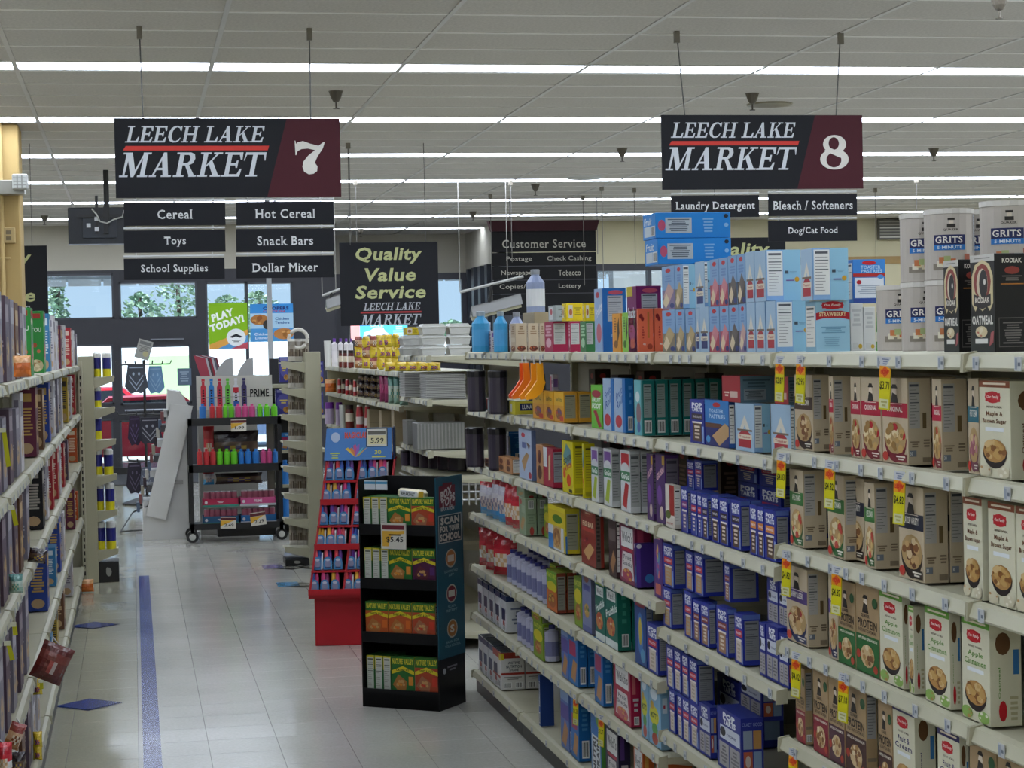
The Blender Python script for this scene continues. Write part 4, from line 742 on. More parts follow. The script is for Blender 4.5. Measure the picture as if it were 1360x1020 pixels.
tree(tx(78, 77), 77, 5.6, .8, 'slim conifer outside, left of the transoms', 1, True); tree(tx(103, 80), 80, 3.0, 1.4, 'low bushy tree outside behind left transom', 2); tree(tx(187, 79), 79, 4.1, 1.2, 'small tree outside in the right transom', 3); tree(tx(238, 85), 85, 4.9, 1.9, 'tall leafy tree outside at the transom corner', 4); tree(tx(302, 96), 96, 4.4, 1.7, 'leafy tree behind the green poster window', 5); tree(tx(345, 90), 90, 4.4, 1.7, 'leafy tree behind the food poster window', 6); tree(tx(600, 80), 80, 2.8, 1.6, 'pale tree outside the vestibule window', 7)
# parked cars
def car(xc, Y, col, label, s=1.):
    t = empty('car', (xc, Y, -.5), label=label, cat='car'); mb = MB()
    mb.prism([(-2.1*s, .3), (-2.15*s, .75), (-1.3*s, .95), (-.7*s, 1.4), (.9*s, 1.42), (1.6*s, .98), (2.1*s, .85), (2.15*s, .3)], -.85, .85, 'y', col, 'plastic'); mb.build('car_body', t)
    mb = MB(); mb.prism([(-1.1*s, .98), (-.65*s, 1.34), (.85*s, 1.36), (1.35*s, 1.0)], -.87, .87, 'y', '#1c242c', 'plastic'); mb.build('car_window', t)
    for x in (-1.35, 1.35):
        for y in (-.8, .8): m_ = MB(); m_.prism([(x*s+.32*math.cos(k*PI/7), .32+.32*math.sin(k*PI/7)) for k in range(14)], y-.1, y+.1, 'y', '#18181a', 'plastic'); m_.build('wheel', t)
car(tx(185, 38), 38, '#d81c34', 'bright red car parked outside the glass doors', .85); car(tx(120, 48), 48, '#c82c3c', 'red hatchback parked farther outside left door', .8); car(tx(345, 46), 46, '#4c5c78', 'dark blue car parked outside the poster window')
mb = MB(); mb.box(-14, 70, -.5, 24, 72, 2.0, '#e4e8ea', 'wall_paint'); mb.box(tx(220, 60)-.5, 60, -.5, tx(220, 60)+.9, 60.3, 1.6, '#a8c890', 'wall_paint'); tag(mb.build('low_building'), 'glare-white low building across the parking lot', 'building')  # building coloured white to stand for the glare behind the door glass
# posters on the windows
def board(name, label, cat, x0, x1, y0, y1, Y, col, paint=None, th=.01, m='sign_board', group=None, parent=None, tilt=0):
    a = atY(x0, y1, Y); b = atY(x1, y0, Y); W = b.x-a.x; H = b.z-a.z; mb = MB(); mb.box(0, 0, 0, W, th, H, col, m)
    f = Face(mb, (0, 0, 0), (W, 0, 0), (0, 0, H), (0, -1, 0), m)
    if paint: paint(f)
    o = mb.build(name, parent, (a.x, Y, a.z)); o.rotation_euler = (0, tilt, 0)
    if label: tag(o, label, cat, group)
    return o
def play(f):
    f.R(0, 0, 1, 1, '#86b81c'); f.poly([(0, 0), (0, .1), (1, .42), (1, .3), (.3, 0)], '#e0a44c'); f.poly([(.2, 0), (1, .3), (1, .15), (.6, 0)], '#5a9cd0'); f.poly([(.55, 0), (1, .15), (1, 0)], '#c0505c')
    f.T('PLAY', .36, .74, .58, .17, '#f4f8ee', bold=.06, rot=.25); f.T('TODAY!', .47, .56, .9, .17, '#f4f8ee', bold=.06, rot=.25); f.E(.7, .25, .25, .19, '#e6eaea', 20); f.poly([(.52, .26), (.7, .33), (.88, .26), (.8, .24), (.7, .27), (.6, .24)], '#20282c'); f.lines(.58, .14, .82, .2, 2, '#50585c')
board('window_poster', 'green poster reading play today on the entrance window', 'poster', 278, 328, 402, 464, YW-.03, '#86b81c', play)
def chick(f):
    f.R(0, .7, 1, 1, '#3c8cd0'); f.R(0, 0, 1, .4, '#4c94d0'); f.R(0, .35, 1, .75, '#a8cce4'); f.T('COOPERS', .6, .88, .6, .09, '#20306c', bold=.05); f.T('CHICKEN', .55, .8, .5, .05, '#b8242c'); f.food(.22, .58, .22, .14, '#a8703c', ['#c8904c', '#8c5428'], 3, 8); f.food(.77, .2, .24, .15, '#b87c44', ['#d09a58', '#94602c'], 4, 8); f.E(.4, .45, .11, .13, '#3c3834'); f.T('Chicken', .74, .6, .32, .07, '#1c4a90'); f.T('Tenders', .74, .5, .34, .07, '#1c4a90'); f.T('Chicken', .26, .2, .34, .07, '#d8e8f4'); f.T('Dinner', .26, .1, .3, .07, '#d8e8f4')
board('window_poster', 'blue chicken tenders poster on the entrance window', 'poster', 333, 389, 403, 454, YW-.03, '#4c94d0', chick)
board('door_notice', 'small grey notice taped inside the right glass door', 'notice', 236, 254, 489, 512, YW-.05, '#5c6c80', lambda f: (f.lines(.15, .2, .85, .85, 5, '#8c9cac'),))
# ------------------------------------------------------------------ column with conduits, emergency light, outlet
pc = atZ(27, 163, CEIL); YC = 15.9
cl = MB(); XC = atY(27, 300, YC).x; cl.box(XC-.55, YC, 0, XC, YC+.5, CEIL, '#b59a64', 'wall_paint', ch=.01); col_ = struct('trim_3', cl)
el = empty('conduit_pair', (XC-.2, YC-.03, 0), label='two cream conduits running down the tan column', cat='conduit')
for dx in (.015, .065): m_ = MB(); m_.tube([(dx, 0, 2.2), (dx, 0, CEIL)], .014, '#c4aa74', 'wall_paint', 8); m_.build('conduit', el)
m_ = MB(); m_.tube([(.12, 0, 2.5), (-.1, 0, 2.5)], .008, '#c4aa74', 'wall_paint', 6); m_.build('strap', el)
a, b = atY(-30, 259, YC-.08), atY(33, 240, YC-.08); el = empty('emergency_light', (a.x, YC-.16, a.z), label='grey emergency light with one lamp head on tan column', cat='emergency light')
W, H = b.x-a.x, b.z-a.z; mb = MB(); mb.box(0, 0, 0, W, .15, H, '#9a9890', 'plastic', ch=.006); mb.build('light_body', el)
mb = MB(); mb.box(W-.09, -.07, .03, W+.03, .0, .15, '#a8a8a4', 'plastic', ch=.01)
for i in range(3):
    for j in range(4): mb.box(W-.08+.035*i, -.075, .04+.027*j, W-.055+.035*i, -.069, .06+.027*j, '#dcdedc', 'plastic')
mb.build('lamp_head', el)
a, b = atY(3, 323, YC-.03), atY(20, 302, YC-.03); el = empty('wall_outlet', (a.x, YC-.04, a.z), label='tan double power outlet on the tan column', cat='outlet'); W, H = b.x-a.x, b.z-a.z
mb = MB(); mb.box(0, 0, 0, W, .04, H, '#b8a070', 'wall_paint', ch=.004); mb.build('outlet_box', el)
for v in (.3, .68): m_ = MB(); m_.box(W*.3, -.004, H*v-.015, W*.7, 0, H*v+.015, '#6c5c40', 'plastic'); m_.build('socket', el)
# ------------------------------------------------------------------ hanging signs
SIGN = '#14151b'; MAR = '#451620'
def logo(f, u0, u1, top, bot):
    W = u1-u0; H = top-bot
    logo_text(f, 'LEECH LAKE', u0+.045*W, u0+.985*W, bot+.68*H, top, '#c8ccd2'); f.poly([(u0+.03*W, bot+.52*H), (u0+.99*W, bot+.52*H), (u0+1.0*W, bot+.61*H), (u0+.05*W, bot+.61*H)], '#c83c34'); logo_text(f, 'MARKET', u0, u0+.985*W, bot, bot+.48*H, '#c8ccd2')
SEVEN = [(0, 0), (3, 1), (5, 13), (10, 7), (32, 2), (60, 12), (92, 20), (112, 5), (116, 6), (108, 30), (86, 62), (76, 84), (86, 98), (84, 116), (70, 126), (52, 128), (34, 118), (28, 100), (32, 80), (50, 58), (78, 36), (50, 30), (26, 32), (10, 40), (5, 55), (2, 55)]
def big_sign(num, corners, Y, subs, label, rods):
    x0, x1, y0, y1 = corners; a = atY(x0, y1, Y); b = atY(x1, y0, Y); W, H = b.x-a.x, b.z-a.z
    t = empty('aisle_sign', (a.x, Y, a.z), label=label, cat='sign', group='aisle number signs'); mb = MB(); mb.box(0, 0, 0, W, .012, H, SIGN, 'sign_board'); f = Face(mb, (0, 0, 0), (W, 0, 0), (0, 0, H), (0, -1, 0), 'sign_board')
    f.poly([(.667, 0), (1, 0), (1, 1), (.762, 1)], MAR); logo(f, .015, .68, .9, .26)
    if num == '7': f.poly([(.795+x/116*.135, .285+(.43*(1-y/128))) for x, y in SEVEN], '#d8d4cc')
    else:
        f.E(.857, .605, .058, .125, '#d8d4cc', 28); f.E(.855, .4, .072, .14, '#d8d4cc', 28); f.poly([(.835+.0+.026*math.cos(a)+.018, .615+.085*math.sin(a)) for a in [PI*k/12 for k in range(24)]], MAR); f.poly([(.852+.038*math.cos(a), .39+.1*math.sin(a)) for a in [PI*k/12 for k in range(24)]], MAR); f.poly([(.805, .52), (.83, .56), (.905, .47), (.885, .42)], '#d8d4cc')
    mb.build('sign_face', t)
    for xa, ya, xb in rods:
        p = atZ(xa, ya, CEIL); q = atY(xb, y0+2, Y); m_ = MB(); m_.tube([(q.x-a.x, .006, H), (p.x-a.x, .006, CEIL-a.z)], .004, '#4c4a46', 'painted_steel', 5); m_.build('hanging_chain', t)
        m_ = MB(); m_.box(p.x-a.x-.015, -.01, CEIL-a.z-.07, p.x-a.x+.015, .02, CEIL-a.z-.002, '#7c766a', 'painted_steel'); m_.build('ceiling_hook', t)
    for (sx0, sx1, sy0, sy1, txt) in subs:
        p0 = atY(sx0, sy1, Y); p1 = atY(sx1, sy0, Y); w_, h_ = p1.x-p0.x, p1.z-p0.z; m_ = MB(); m_.box(0, 0, 0, w_, .01, h_, SIGN, 'sign_board'); ff = Face(m_, (0, 0, 0), (w_, 0, 0), (0, 0, h_), (0, -1, 0), 'sign_board')
        ar = text_geo(txt, True, 0, .012)[2]; hh = .46 if any(q in txt for q in 'yp') else .4; wd = min(.9, hh*h_*ar/w_*.92); ff.T(txt, .5, .48, wd, hh, '#cfd0d0', True, 0, .012); m_.build('category_panel', t, (p0.x-a.x, 0, p0.z-a.z))
        m_ = MB(); m_.tube([(0, .005, h_+.012), (w_, .005, h_+.012)], .006, '#c4c6c6', 'painted_steel', 6)
        for u in (.12, .88): m_.tube([(w_*u, .005, h_-.01), (w_*u, .005, h_+.035)], .004, '#b8b8b8', 'painted_steel', 5)
        m_.build('rod', t, (p0.x-a.x, 0, p0.z-a.z))
Y7 = atZ(185, 35, CEIL).y; Y8 = atZ(1010, 42, CEIL).y
big_sign('7', (154, 451, 157, 263), Y7, [(165, 299, 268, 300, 'Cereal'), (165, 299, 305, 336, 'Toys'), (165, 298, 342, 372, 'School Supplies'), (314, 443, 267, 299, 'Hot Cereal'), (314, 443, 303, 335, 'Snack Bars'), (314, 443, 339, 370, 'Dollar Mixer')], 'black and maroon hanging sign of aisle seven with six category panels', [(185, 32, 190), (412, 35, 413)])
big_sign('8', (880, 1145, 153, 252), Y8, [(892, 1008, 259, 289, 'Laundry Detergent'), (1021, 1138, 257, 287, 'Bleach / Softeners'), (1021, 1138, 292, 321, 'Dog/Cat Food')], 'black and maroon hanging sign of aisle eight with three category panels', [(897, 42, 910), (1119, 42, 1111)])
def quality(x0, x1, y0, y1, Y, label, wires):
    a = atY(x0, y1, Y); b = atY(x1, y0, Y); W, H = b.x-a.x, b.z-a.z; t = empty('banner_sign', (a.x, Y, a.z), label=label, cat='sign', group='quality value service signs')
    mb = MB(); mb.box(0, 0, 0, W, .012, H, '#1b1c22', 'sign_board'); f = Face(mb, (0, 0, 0), (W, 0, 0), (0, 0, H), (0, -1, 0), 'sign_board'); c = '#b9bc88'
    f.T('Quality', .5, .84, .68, .2, c, False, .15, .028); f.T('Value', .51, .61, .52, .16, c, False, .15, .028); f.T('Service', .51, .4, .72, .16, c, False, .15, .028)
    logo_text(f, 'LEECH LAKE', .23, .82, .18, .27, '#b0b4bc'); f.R(.2, .145, .82, .165, '#a83c40'); logo_text(f, 'MARKET', .2, .82, .005, .13, '#b0b4bc'); mb.build('sign_face', t)
    for u in wires: m_ = MB(); m_.tube([(W*u, .006, H), (W*u, .006, CEIL-a.z)], .003, '#6c6a66', 'painted_steel', 4); m_.build('hanging_wire', t)
quality(453, 581, 321, 433, 17.4, 'black quality value service sign over the foil pans', (.12, .88)); quality(-66, 62, 326, 438, 17.4, 'black quality value service sign cut by tan column', (.15, .85)); quality(912, 1043, 315, 427, 17.6, 'black quality value service sign behind toaster pastry cartons', (.3, .95))
# customer service sign
YS = 24.; a = atY(655, 420, YS); b = atY(791, 303, YS); W, H = b.x-a.x, b.z-a.z; t = empty('service_sign', (a.x, YS, a.z), label='tall black customer service sign with maroon crown', cat='sign')
rows_ = [('Customer Service', None), ('Postage', 'Check Cashing'), ('Newspapers', 'Tobacco'), ('Copies/ Fax', 'Lottery'), ('', '')]
hs = [.27, .16, .16, .16, .25]; z = H
for (l, r), hh in zip(rows_, hs):
    m_ = MB(); z -= hh*H; m_.box(0, 0, z+.006, W, .04, z+hh*H-.006, '#18181b', 'sign_board'); f = Face(m_, (0, 0, z), (W, 0, 0), (0, 0, hh*H), (0, -1, 0), 'sign_board'); f.k = 8
    if l and not r: f.T(l, .5, .36, .8, .36, '#b8b6ac', True, 0, .006)
    elif l: f.T(l, .26, .5, .035*len(l), .42, '#b8b6ac', False, 0, .004); f.T(r, .74, .5, .035*len(r)-.03, .42, '#b8b6ac', False, 0, .004)
    m_.build('sign_slat', t)
m_ = MB(); m_.prism([(-.04, H+.1), (W+.04, H+.1), (W, H-.03), (0, H-.03)], -.05, .09, 'y', '#3a1820', 'sign_board'); m_.build('crown', t)
for u in (.18, 1.02): m_ = MB(); m_.tube([(W*u, .02, H*.7), (W*u, .02, CEIL-a.z)], .006, '#8c8a84', 'painted_steel', 5); m_.build('hanging_wire', t)
# hanging checkout lamps
def lane_lamp(x0, y0, x1, y1, Y, label):
    a = atY(x0, y0, Y); b = atY(x1, y1, Y); t = empty('lane_lamp', (a.x, Y, a.z), label=label, cat='lamp', group='angled lamps over the checkout lanes'); d = Vector((b.x-a.x, 0, b.z-a.z)); kk = min(1, d.length/.65)
    m_ = MB(); m_.tube([(0, 0, 0), tuple(d)], .018, '#a8a8a4', 'painted_steel'); m_.build('support_bar', t)
    m_ = MB(); o = Vector((.12*kk, 0, -.2*kk-.08)); e = d*.95+Vector((.0, 0, -.2*kk-.1))
    m_.add([o+Vector((0, -.12, 0)), e+Vector((0, -.12, 0)), e+Vector((0, 0, .12)), o+Vector((0, 0, .12)), o+Vector((0, .12, 0)), e+Vector((0, .12, 0))], [(0, 1, 2, 3), (3, 2, 5, 4), (0, 3, 4), (1, 5, 2)], '#5c5c58', 'painted_steel'); m_.build('lamp_shade', t)
    m_ = MB(); m_.tube([o+Vector((0, 0, -.01)), e+Vector((0, 0, -.01))], .03, '#c8c4a8', 'plastic'); m_.build('tube', t)
    m_ = MB(); m_.tube([tuple(d*.5), tuple(d*.45+Vector((0, 0, -.14*kk-.05)))], .018, '#1c1c1e', 'painted_steel'); m_.build('bracket', t)
    for u in (0, .75): m_ = MB(); q = d*u; m_.tube([tuple(q), (q.x, q.y, CEIL-a.z)], .005, '#8c8a84', 'painted_steel', 4); m_.build('hanging_wire', t)
lane_lamp(611, 388, 695, 367, 21.5, 'angled grey lane lamp left of the customer service sign'); lane_lamp(428, 393, 452, 384, 21.5, 'short grey lane lamp left of quality sign')
# television back, left
YT = 20.; a = atY(91, 325, YT); b = atY(166, 275, YT); W, H = b.x-a.x, b.z-a.z; t = empty('hanging_television', (a.x, YT, a.z), label='back of a black television hung from the ceiling', cat='television')
m_ = MB(); m_.box(0, 0, 0, W, .06, H, '#1c2028', 'plastic', ch=.008); m_.box(W*.25, -.03, .06, W*.85, 0, H*.75, '#262c36', 'plastic', ch=.006); m_.box(0, -.002, -.004, W, .03, .006, '#8c9098', 'plastic'); m_.build('casing', t)
m_ = MB(); m_.box(W*.18, -.06, H*.72, W, -.03, H*.8, '#141416', 'painted_steel'); m_.box(W*.62, -.09, .1, W*.7, -.03, H, '#141416', 'painted_steel'); m_.box(W*.48, -.06, .1, W*.53, -.03, H*1.3, '#141416', 'painted_steel'); m_.tube([(W*.68, -.05, H*.5), (W*.68, -.05, CEIL-a.z)], .03, '#18181a', 'painted_steel'); m_.build('mount', t)
for u, v in ((.5, .68), (.66, .68), (.5, .4), (.66, .4), (.36, .5)): m_ = MB(); m_.box(W*u-.02, -.07, H*v-.02, W*u+.02, -.06, H*v+.02, '#c8ccd0', 'plastic'); m_.build('bolt', t)
m_ = MB(); m_.tube([(W*.42, -.08, H*.95), (W*.5, -.09, H*.8), (W*.56, -.09, H*.6), (W*.68, -.1, H*.55), (W*.8, -.1, H*.65), (W*.95, -.09, H*.72), (W*.98, -.08, H*.9)], .008, '#b8b8b4', 'plastic', 5); m_.build('cable', t)
# sprinkler heads and ceiling disc
sh = MB(); sh.lathe([(.055, 0), (.05, -.005), (.035, -.05), (.02, -.075), (.008, -.08)][::-1], 12, '#5c564c', 'aluminium'); sh.lathe([(.022, -.125), (.022, -.12), (.006, -.118), (.006, -.07)], 8, '#4c463c', 'aluminium'); shm = sh.mesh('sprinkler')
for i, (x, y, t) in enumerate(((446, 121, 'brass sprinkler head right of sign seven'), (999, 124, 'brass sprinkler head above sign eight'), (826, 197, 'sprinkler head left of sign eight'), (1240, 197, 'sprinkler head right of sign eight'), (711, 245, 'small sprinkler head near picture middle'), (1327, -6, 'sprinkler head at top right picture edge'), (59, 286, 'sprinkler head left of the hanging television'), (628, 281, 'far sprinkler head above the side wall'), (479, 304, 'far sprinkler head over the quality sign'), (1208, 286, 'far sprinkler head near the air vent'))):
    p = atZ(x, y, CEIL); tag(place('sprinkler', shm, (p.x, p.y, CEIL)), t, 'sprinkler', 'ceiling sprinklers')
p = atZ(1022, 138, CEIL); m_ = MB(); m_.lathe([(.17, -.012), (.18, 0)], 20, '#7c745c', 'plastic'); tag(m_.build('ceiling_disc', loc=(p.x, p.y, CEIL)), 'flat tan disc on the ceiling above sign eight', 'ceiling disc')
p = atZ(778, 235, CEIL); m_ = MB(); m_.lathe([(.2, -.02), (.22, 0)], 16, '#c8c8c4', 'plastic'); tag(m_.build('ceiling_disc', loc=(p.x, p.y, CEIL)), 'flat white disc on the ceiling beyond middle', 'ceiling disc')
for i, (x, y) in enumerate(((462, 190), (472, 240), (651, 258), (678, 240), (774, 260), (799, 248), (842, 250), (1217, 237), (1162, 250))):  # loose sign wires
    p = atZ(x, y, CEIL); m_ = MB(); m_.tube([(0, 0, 0), (0, 0, -.9-.2*(i % 3))], .004, '#6c6a66', 'painted_steel', 4); m_.box(-.02, -.02, -.05, .02, .02, 0, '#7c766a', 'painted_steel'); tag(m_.build('sign_wire', loc=(p.x, p.y, CEIL)), 'thin loose sign wire hanging from ceiling, %s from the left' % od([0, 1, 2, 3, 4, 5, 6, 8, 7][i]), 'wire', 'loose sign wires')
# tall thin pole
YP = 23.5; p = atY(358, 400, YP); m_ = MB(); m_.box(p.x-.028, YP, 0, p.x+.028, YP+.06, CEIL, '#a8acb0', 'painted_steel'); tag(m_.build('power_pole'), 'slim grey power pole before the food poster', 'pole')
# checkout monitor
YM = 19.5; a = atY(466, 452, YM); b = atY(541, 430, YM); W, H = b.x-a.x, b.z-a.z; t = empty('checkout_monitor', (a.x, YM, 0), label='wide lit checkout monitor showing a white car', cat='monitor')
m_ = MB(); m_.box(-.01, 0, a.z-.01, W+.01, .04, b.z+.01, '#2a2c30', 'plastic'); m_.build('casing', t)
m_ = MB(); m_.box(0, -.004, a.z, W, 0, b.z, '#5cc0f0', 'lit_screen'); f = Face(m_, (0, -.004, a.z), (W, 0, 0), (0, 0, H), (0, -1, 0), 'lit_screen'); f.R(0, 0, .16, 1, '#e8b0b0'); f.poly([(.22, .25), (.24, .5), (.35, .62), (.42, .8), (.56, .8), (.62, .5), (.66, .4), (.66, .22)], '#e4f0f4'); f.E(.32, .22, .04, .14, '#5c7480'); f.E(.58, .22, .04, .14, '#5c7480'); f.lines(.74, .2, .96, .9, 5, '#b8ecfc', 2); f.T('SALE', .46, .9, .24, .14, '#d8f4fc'); m_.build('screen', t)
m_ = MB(); m_.tube([(W*.5, .06, 0), (W*.5, .06, a.z+.05)], .03, '#2a2c30', 'painted_steel'); m_.build('stand', t)
# ------------------------------------------------------------------ shelving
BEI = '#b4b098'; LIP = 1.65
WT = MB(); fw = Face(WT, (0, 0, 0), (.04, 0, 0), (0, 0, .034), (0, -1, 0)); WT.box(0, 0, 0, .04, .0015, .034, '#c4c6c8'); fw.R(.1, .12, .45, .88, '#98a2b0'); fw.R(.55, .35, .9, .6, '#6c7480'); WTM = WT.mesh('price_tag')
def sale_mesh(txt):
    mb = MB(); mb.box(0, -.003, -.13, .042, -.001, .03, '#d8cf1c'); f = Face(mb, (0, -.003, -.13), (.042, 0, 0), (0, 0, .16), (0, -1, 0)); f.R(0, .82, 1, 1, '#c8cad0'); f.lines(.15, .84, .85, .97, 3, '#8088a0'); f.R(0, .6, 1, .82, '#e89c1c'); f.poly([(.1, .72), (.5, .6), (.9, .72), (.5, .82)], '#d85a24'); f.T('LOW', .5, .71, .8, .09, '#c8281c', bold=.05); f.T(txt, .5, .45, .86, .17, '#3a3a18', bold=.02); f.R(.1, .03, .9, .2, '#d4d4a8'); f.lines(.2, .05, .8, .18, 2, '#b0ac70'); return mb.mesh('sale_tag')
SALE = {}
def shelf(par, z, y0, y1, side=1, xl=LIP, depth=.56, tags=(), sales=(), basedeck=False):
    """one shelf with its ticket rail; side 1 faces -X, side -1 faces +X. parent is an unrotated Empty at the world origin"""
    s = side; mb = MB(); xa, xb = sorted((xl+s*.012, xl+s*depth)); mb.box(xa, y0+.004, z-.022, xb, y1-.004, z, BEI, 'painted_steel')
    for y in (y0+.006, y1-.012): mb.prism([(xl+s*.02, z-.02), (xl+s*depth, z-.02), (xl+s*depth, z-.07), (xl+s*.1, z-.032)], y, y+.006, 'y', '#a5a189', 'painted_steel')
    sh = mb.build('shelf', par); r = MB()
    r.prism([(xl, z+.002), (xl+s*.016, z+.006), (xl+s*.016, z-.026), (xl+s*.002, z-.031), (xl-s*.006, z-.029), (xl-s*.009, z-.024), (xl-s*.002, z-.004)], y0+.003, y1-.003, 'y', '#aca992', 'painted_steel')
    for y in (y0+.001, y1-.007): r.prism([(xl-s*.012, z+.003), (xl+s*.018, z+.009), (xl+s*.018, z-.032), (xl-s*.014, z-.034)], y, y+.006, 'y', '#a39f88', 'painted_steel')
    r.build('price_rail', sh)
    for y in tags:
        if y0+.02 < y < y1-.05:
            o = place('price_tag', WTM, (xl-s*.0098, y+.02*s, z-.029), -s*PI/2, sh, (.72, 1, .8)); o.rotation_euler = (.0, 0, -s*PI/2)
    for y, txt in sales:
        if txt not in SALE: SALE[txt] = sale_mesh(txt)
        o = place('sale_tag', SALE[txt], (xl-s*.013, y+.02*s, z-.024), -s*PI/2, sh, (.85, 1, .74)); o.rotation_euler = (0, math.radians(4), -s*PI/2+.35*s)
    return sh
def bay(y0, y1, zs, label, side=1, xl=LIP, depth=.56, top=None, tags={}, sales={}, base=.105, seed=1, post='#a9a58e', endpost=False):
    t = empty('shelving_bay', (0, 0, 0), label=label, cat='shelving', group='right shelving bays' if side == 1 else 'left shelving bays'); s = side; top = top or zs[0]
    r = random.Random(seed); mb = MB(); xb = xl+s*depth; x0, x1 = sorted((xb, xb+s*.02)); mb.box(x0, y0, 0, x1, y1, top, '#8f8c7c', 'painted_steel'); mb.build('back_panel', t)
    mb = MB(); x0, x1 = sorted((xb-s*.03, xb)); mb.box(x0, y1-.035, 0, x1, y1, top, post, 'painted_steel')
    for k in range(int(top/.05)-2): mb.box(x0-.001 if s > 0 else x1-.0, y1-.024, .1+.05*k, (x0 if s > 0 else x1+.001), y1-.012, .125+.05*k, '#2c2a24', 'painted_steel')
    mb.build('upright', t)
    for i, z in enumerate(zs):
        tg = [y0+.06+r.random()*.05]; 
        while tg[-1] < y1: tg.append(tg[-1]+.10+.14*r.random())
        shelf(t, z, y0, y1, side, xl, depth, tg, sales.get(i, ()))
    sd = shelf(t, base, y0, y1, side, xl, depth, [y0+.2, y0+.6, y0+.9], sales.get('b', ()))
    mb = MB(); x0, x1 = sorted((xl+s*.012, xl+s*.03)); mb.box(x0, y0+.002, 0, x1, y1-.002, base-.022, '#2b2a28', 'painted_steel'); mb.build('kick_plate', t)
    return t
Z0 = [1.707, 1.457, 1.205, .953, .698, .43]; Z2 = [1.707, 1.43, 1.145, .82, .485]; Z3 = [1.707, 1.425, 1.15, .90, .64, .397]
BY = [2.515, 3.73, 4.945, 6.16, 7.375, 8.59, 9.80]
def sy(x, z): return Y_at(x, LIP, z-.05)
sal = {0: [(1182, 0, '$3.71'), (1069, 0, '$2.95'), (1041, 0, '$2.87')], 1: [(1201, 1, '$4.82'), (1108, 1, '$4.82'), (1043, 1, '$4.83')], 2: [(1117, 2, '$4.82'), (1050, 2, '$4.82')], 3: [(1126, 3, '$7.18'), (1063, 3, '$4.82')], 4: [(1059, 4, '$7.18')]}
sales1 = {k: [(min(sy(x, Z0[i]), 4.9), t_) for x, i, t_ in v] for k, v in sal.items()}
bay(BY[0], BY[1], Z0, 'cream shelving bay of oatmeal nearest the camera', seed=1)
bay(BY[1], BY[2], Z0, 'cream shelving bay with yellow sale tags and oatmeal cartons', sales=sales1, seed=2)
bay(BY[2], BY[3], Z2, 'cream shelving bay of dark blue pastry cartons', seed=3)
bay(BY[3], BY[4], Z3, 'cream shelving bay of fruit snacks beside pastry bay', sales={5: [(sy(802, .43), '$3.27')], 'b': []}, seed=4)
bay(BY[4], BY[5], Z3, 'cream shelving bay of granola bars and yellow cartons', sales={4: [], 5: [(sy(768, .43), '$3.28')]}, seed=5)
bay(BY[5], BY[6], Z3, 'cream shelving bay of drinks and creamer beside black display', seed=6)
FB = [11.13+1.217*k for k in range(6)]
FOILBAY = bay(FB[0], FB[1], [1.685, 1.435, 1.14, 1.0], 'far cream shelving bay stacked with foil pans', seed=7, top=1.66)
for k in range(1, 5): bay(FB[k], FB[k+1], [1.583, 1.365, 1.093, .8, .5], 'far cream shelving bay, %s beyond the foil pans' % od(k-1), seed=8+k, top=1.58)
mb = MB(); mb.box(LIP+.01, FB[5], 0, LIP+.56, FB[5]+.03, 1.66, '#aaa68e', 'painted_steel'); tag(mb.build('partition'), 'cream end panel closing the far right shelving', 'panel')
# ---- top shelf, right
A = Sheet(620, 340, 5.037); E5 = Sheet(860, 270, 5.037); R1 = Sheet(1100, 270, 4.635); M4 = Sheet(960, 260, 4.25); z1 = 1.713
T = 'top right shelf'
for i, (a, b_) in enumerate(((35, 160), (180, 278))): Q(A, 'water_blue', 'water_bottle', 'blue plastic drink bottle with grey cap', T, a, b_, 370, 655, 9.3-.35*i, z1)
Q(A, 'water_clear', 'water_bottle', 'grey capped clear bottle behind beige cartons', T, 288, 385, 375, 655, 8.75, z1)
P(A, 'cardboard', 'cardboard_box', 'plain brown cardboard box behind beige cartons', T, 375, 455, 450, z1, xs=555, inset=.12, h=z_at(411, 1.8, 8.2)-z1)
Q(A, 'water_clear', 'water_bottle', 'clear lavender bottle standing on cardboard box', T, 397, 524, 90, 362, 8.9, z_at(411, 1.8, 8.2), Xf=1.86)
P(A, 'white_pink', 'snack_carton', 'small white carton with pink stripe', T, 88, 120, 445, z1, xs=162); P(A, 'white_pink', 'snack_carton', 'small lilac and white carton', T, 140, 165, 500, z1, xs=205)
P(A, 'dark_c', 'snack_carton', 'dark brown snack carton', T, 182, 215, 455, z1, xs=292)
for a, b_, c, y in ((292, 328, 402, 450), (402, 410, 482, 450), (482, 486, 522, 450)): P(A, 'granola_c', 'granola_carton', 'beige granola carton', T, a, b_, y, z1, xs=c)
P(A, 'magenta', 'snack_carton', 'magenta carton with nutrition panel', T, 520, 577, 437, z1, xs=682); P(A, 'magenta', 'snack_carton', 'magenta carton behind the first magenta one', T, 684, 690, 437, z1, xs=765)
r_ = P(A, 'green_c', 'snack_carton', 'green carton with white nutrition panel', T, 757, 797, 436, z1, xs=858)
P(A, 'grey_box', 'snack_carton', 'small grey carton lying on the magenta carton', T, 548, 600, 330, z1, xs=655, yb=435, d=.08); P(A, 'yellow_box', 'snack_carton', 'bright yellow carton lying on magenta carton', T, 640, 668, 318, z1, xs=775, yb=435); P(A, 'yellow_box', 'snack_carton', 'bright yellow carton lying on the green carton', T, 776, 790, 318, z1, xs=860, yb=435)
P(A, 'snack_blue', 'snack_carton', 'tall blue fruit snack carton', T, 857, 915, 215, z1, xs=1070); P(A, 'snack_purple', 'snack_carton', 'tall purple fruit snack carton behind coral carton', T, 1075, 1140, 200, z1, xs=1305)
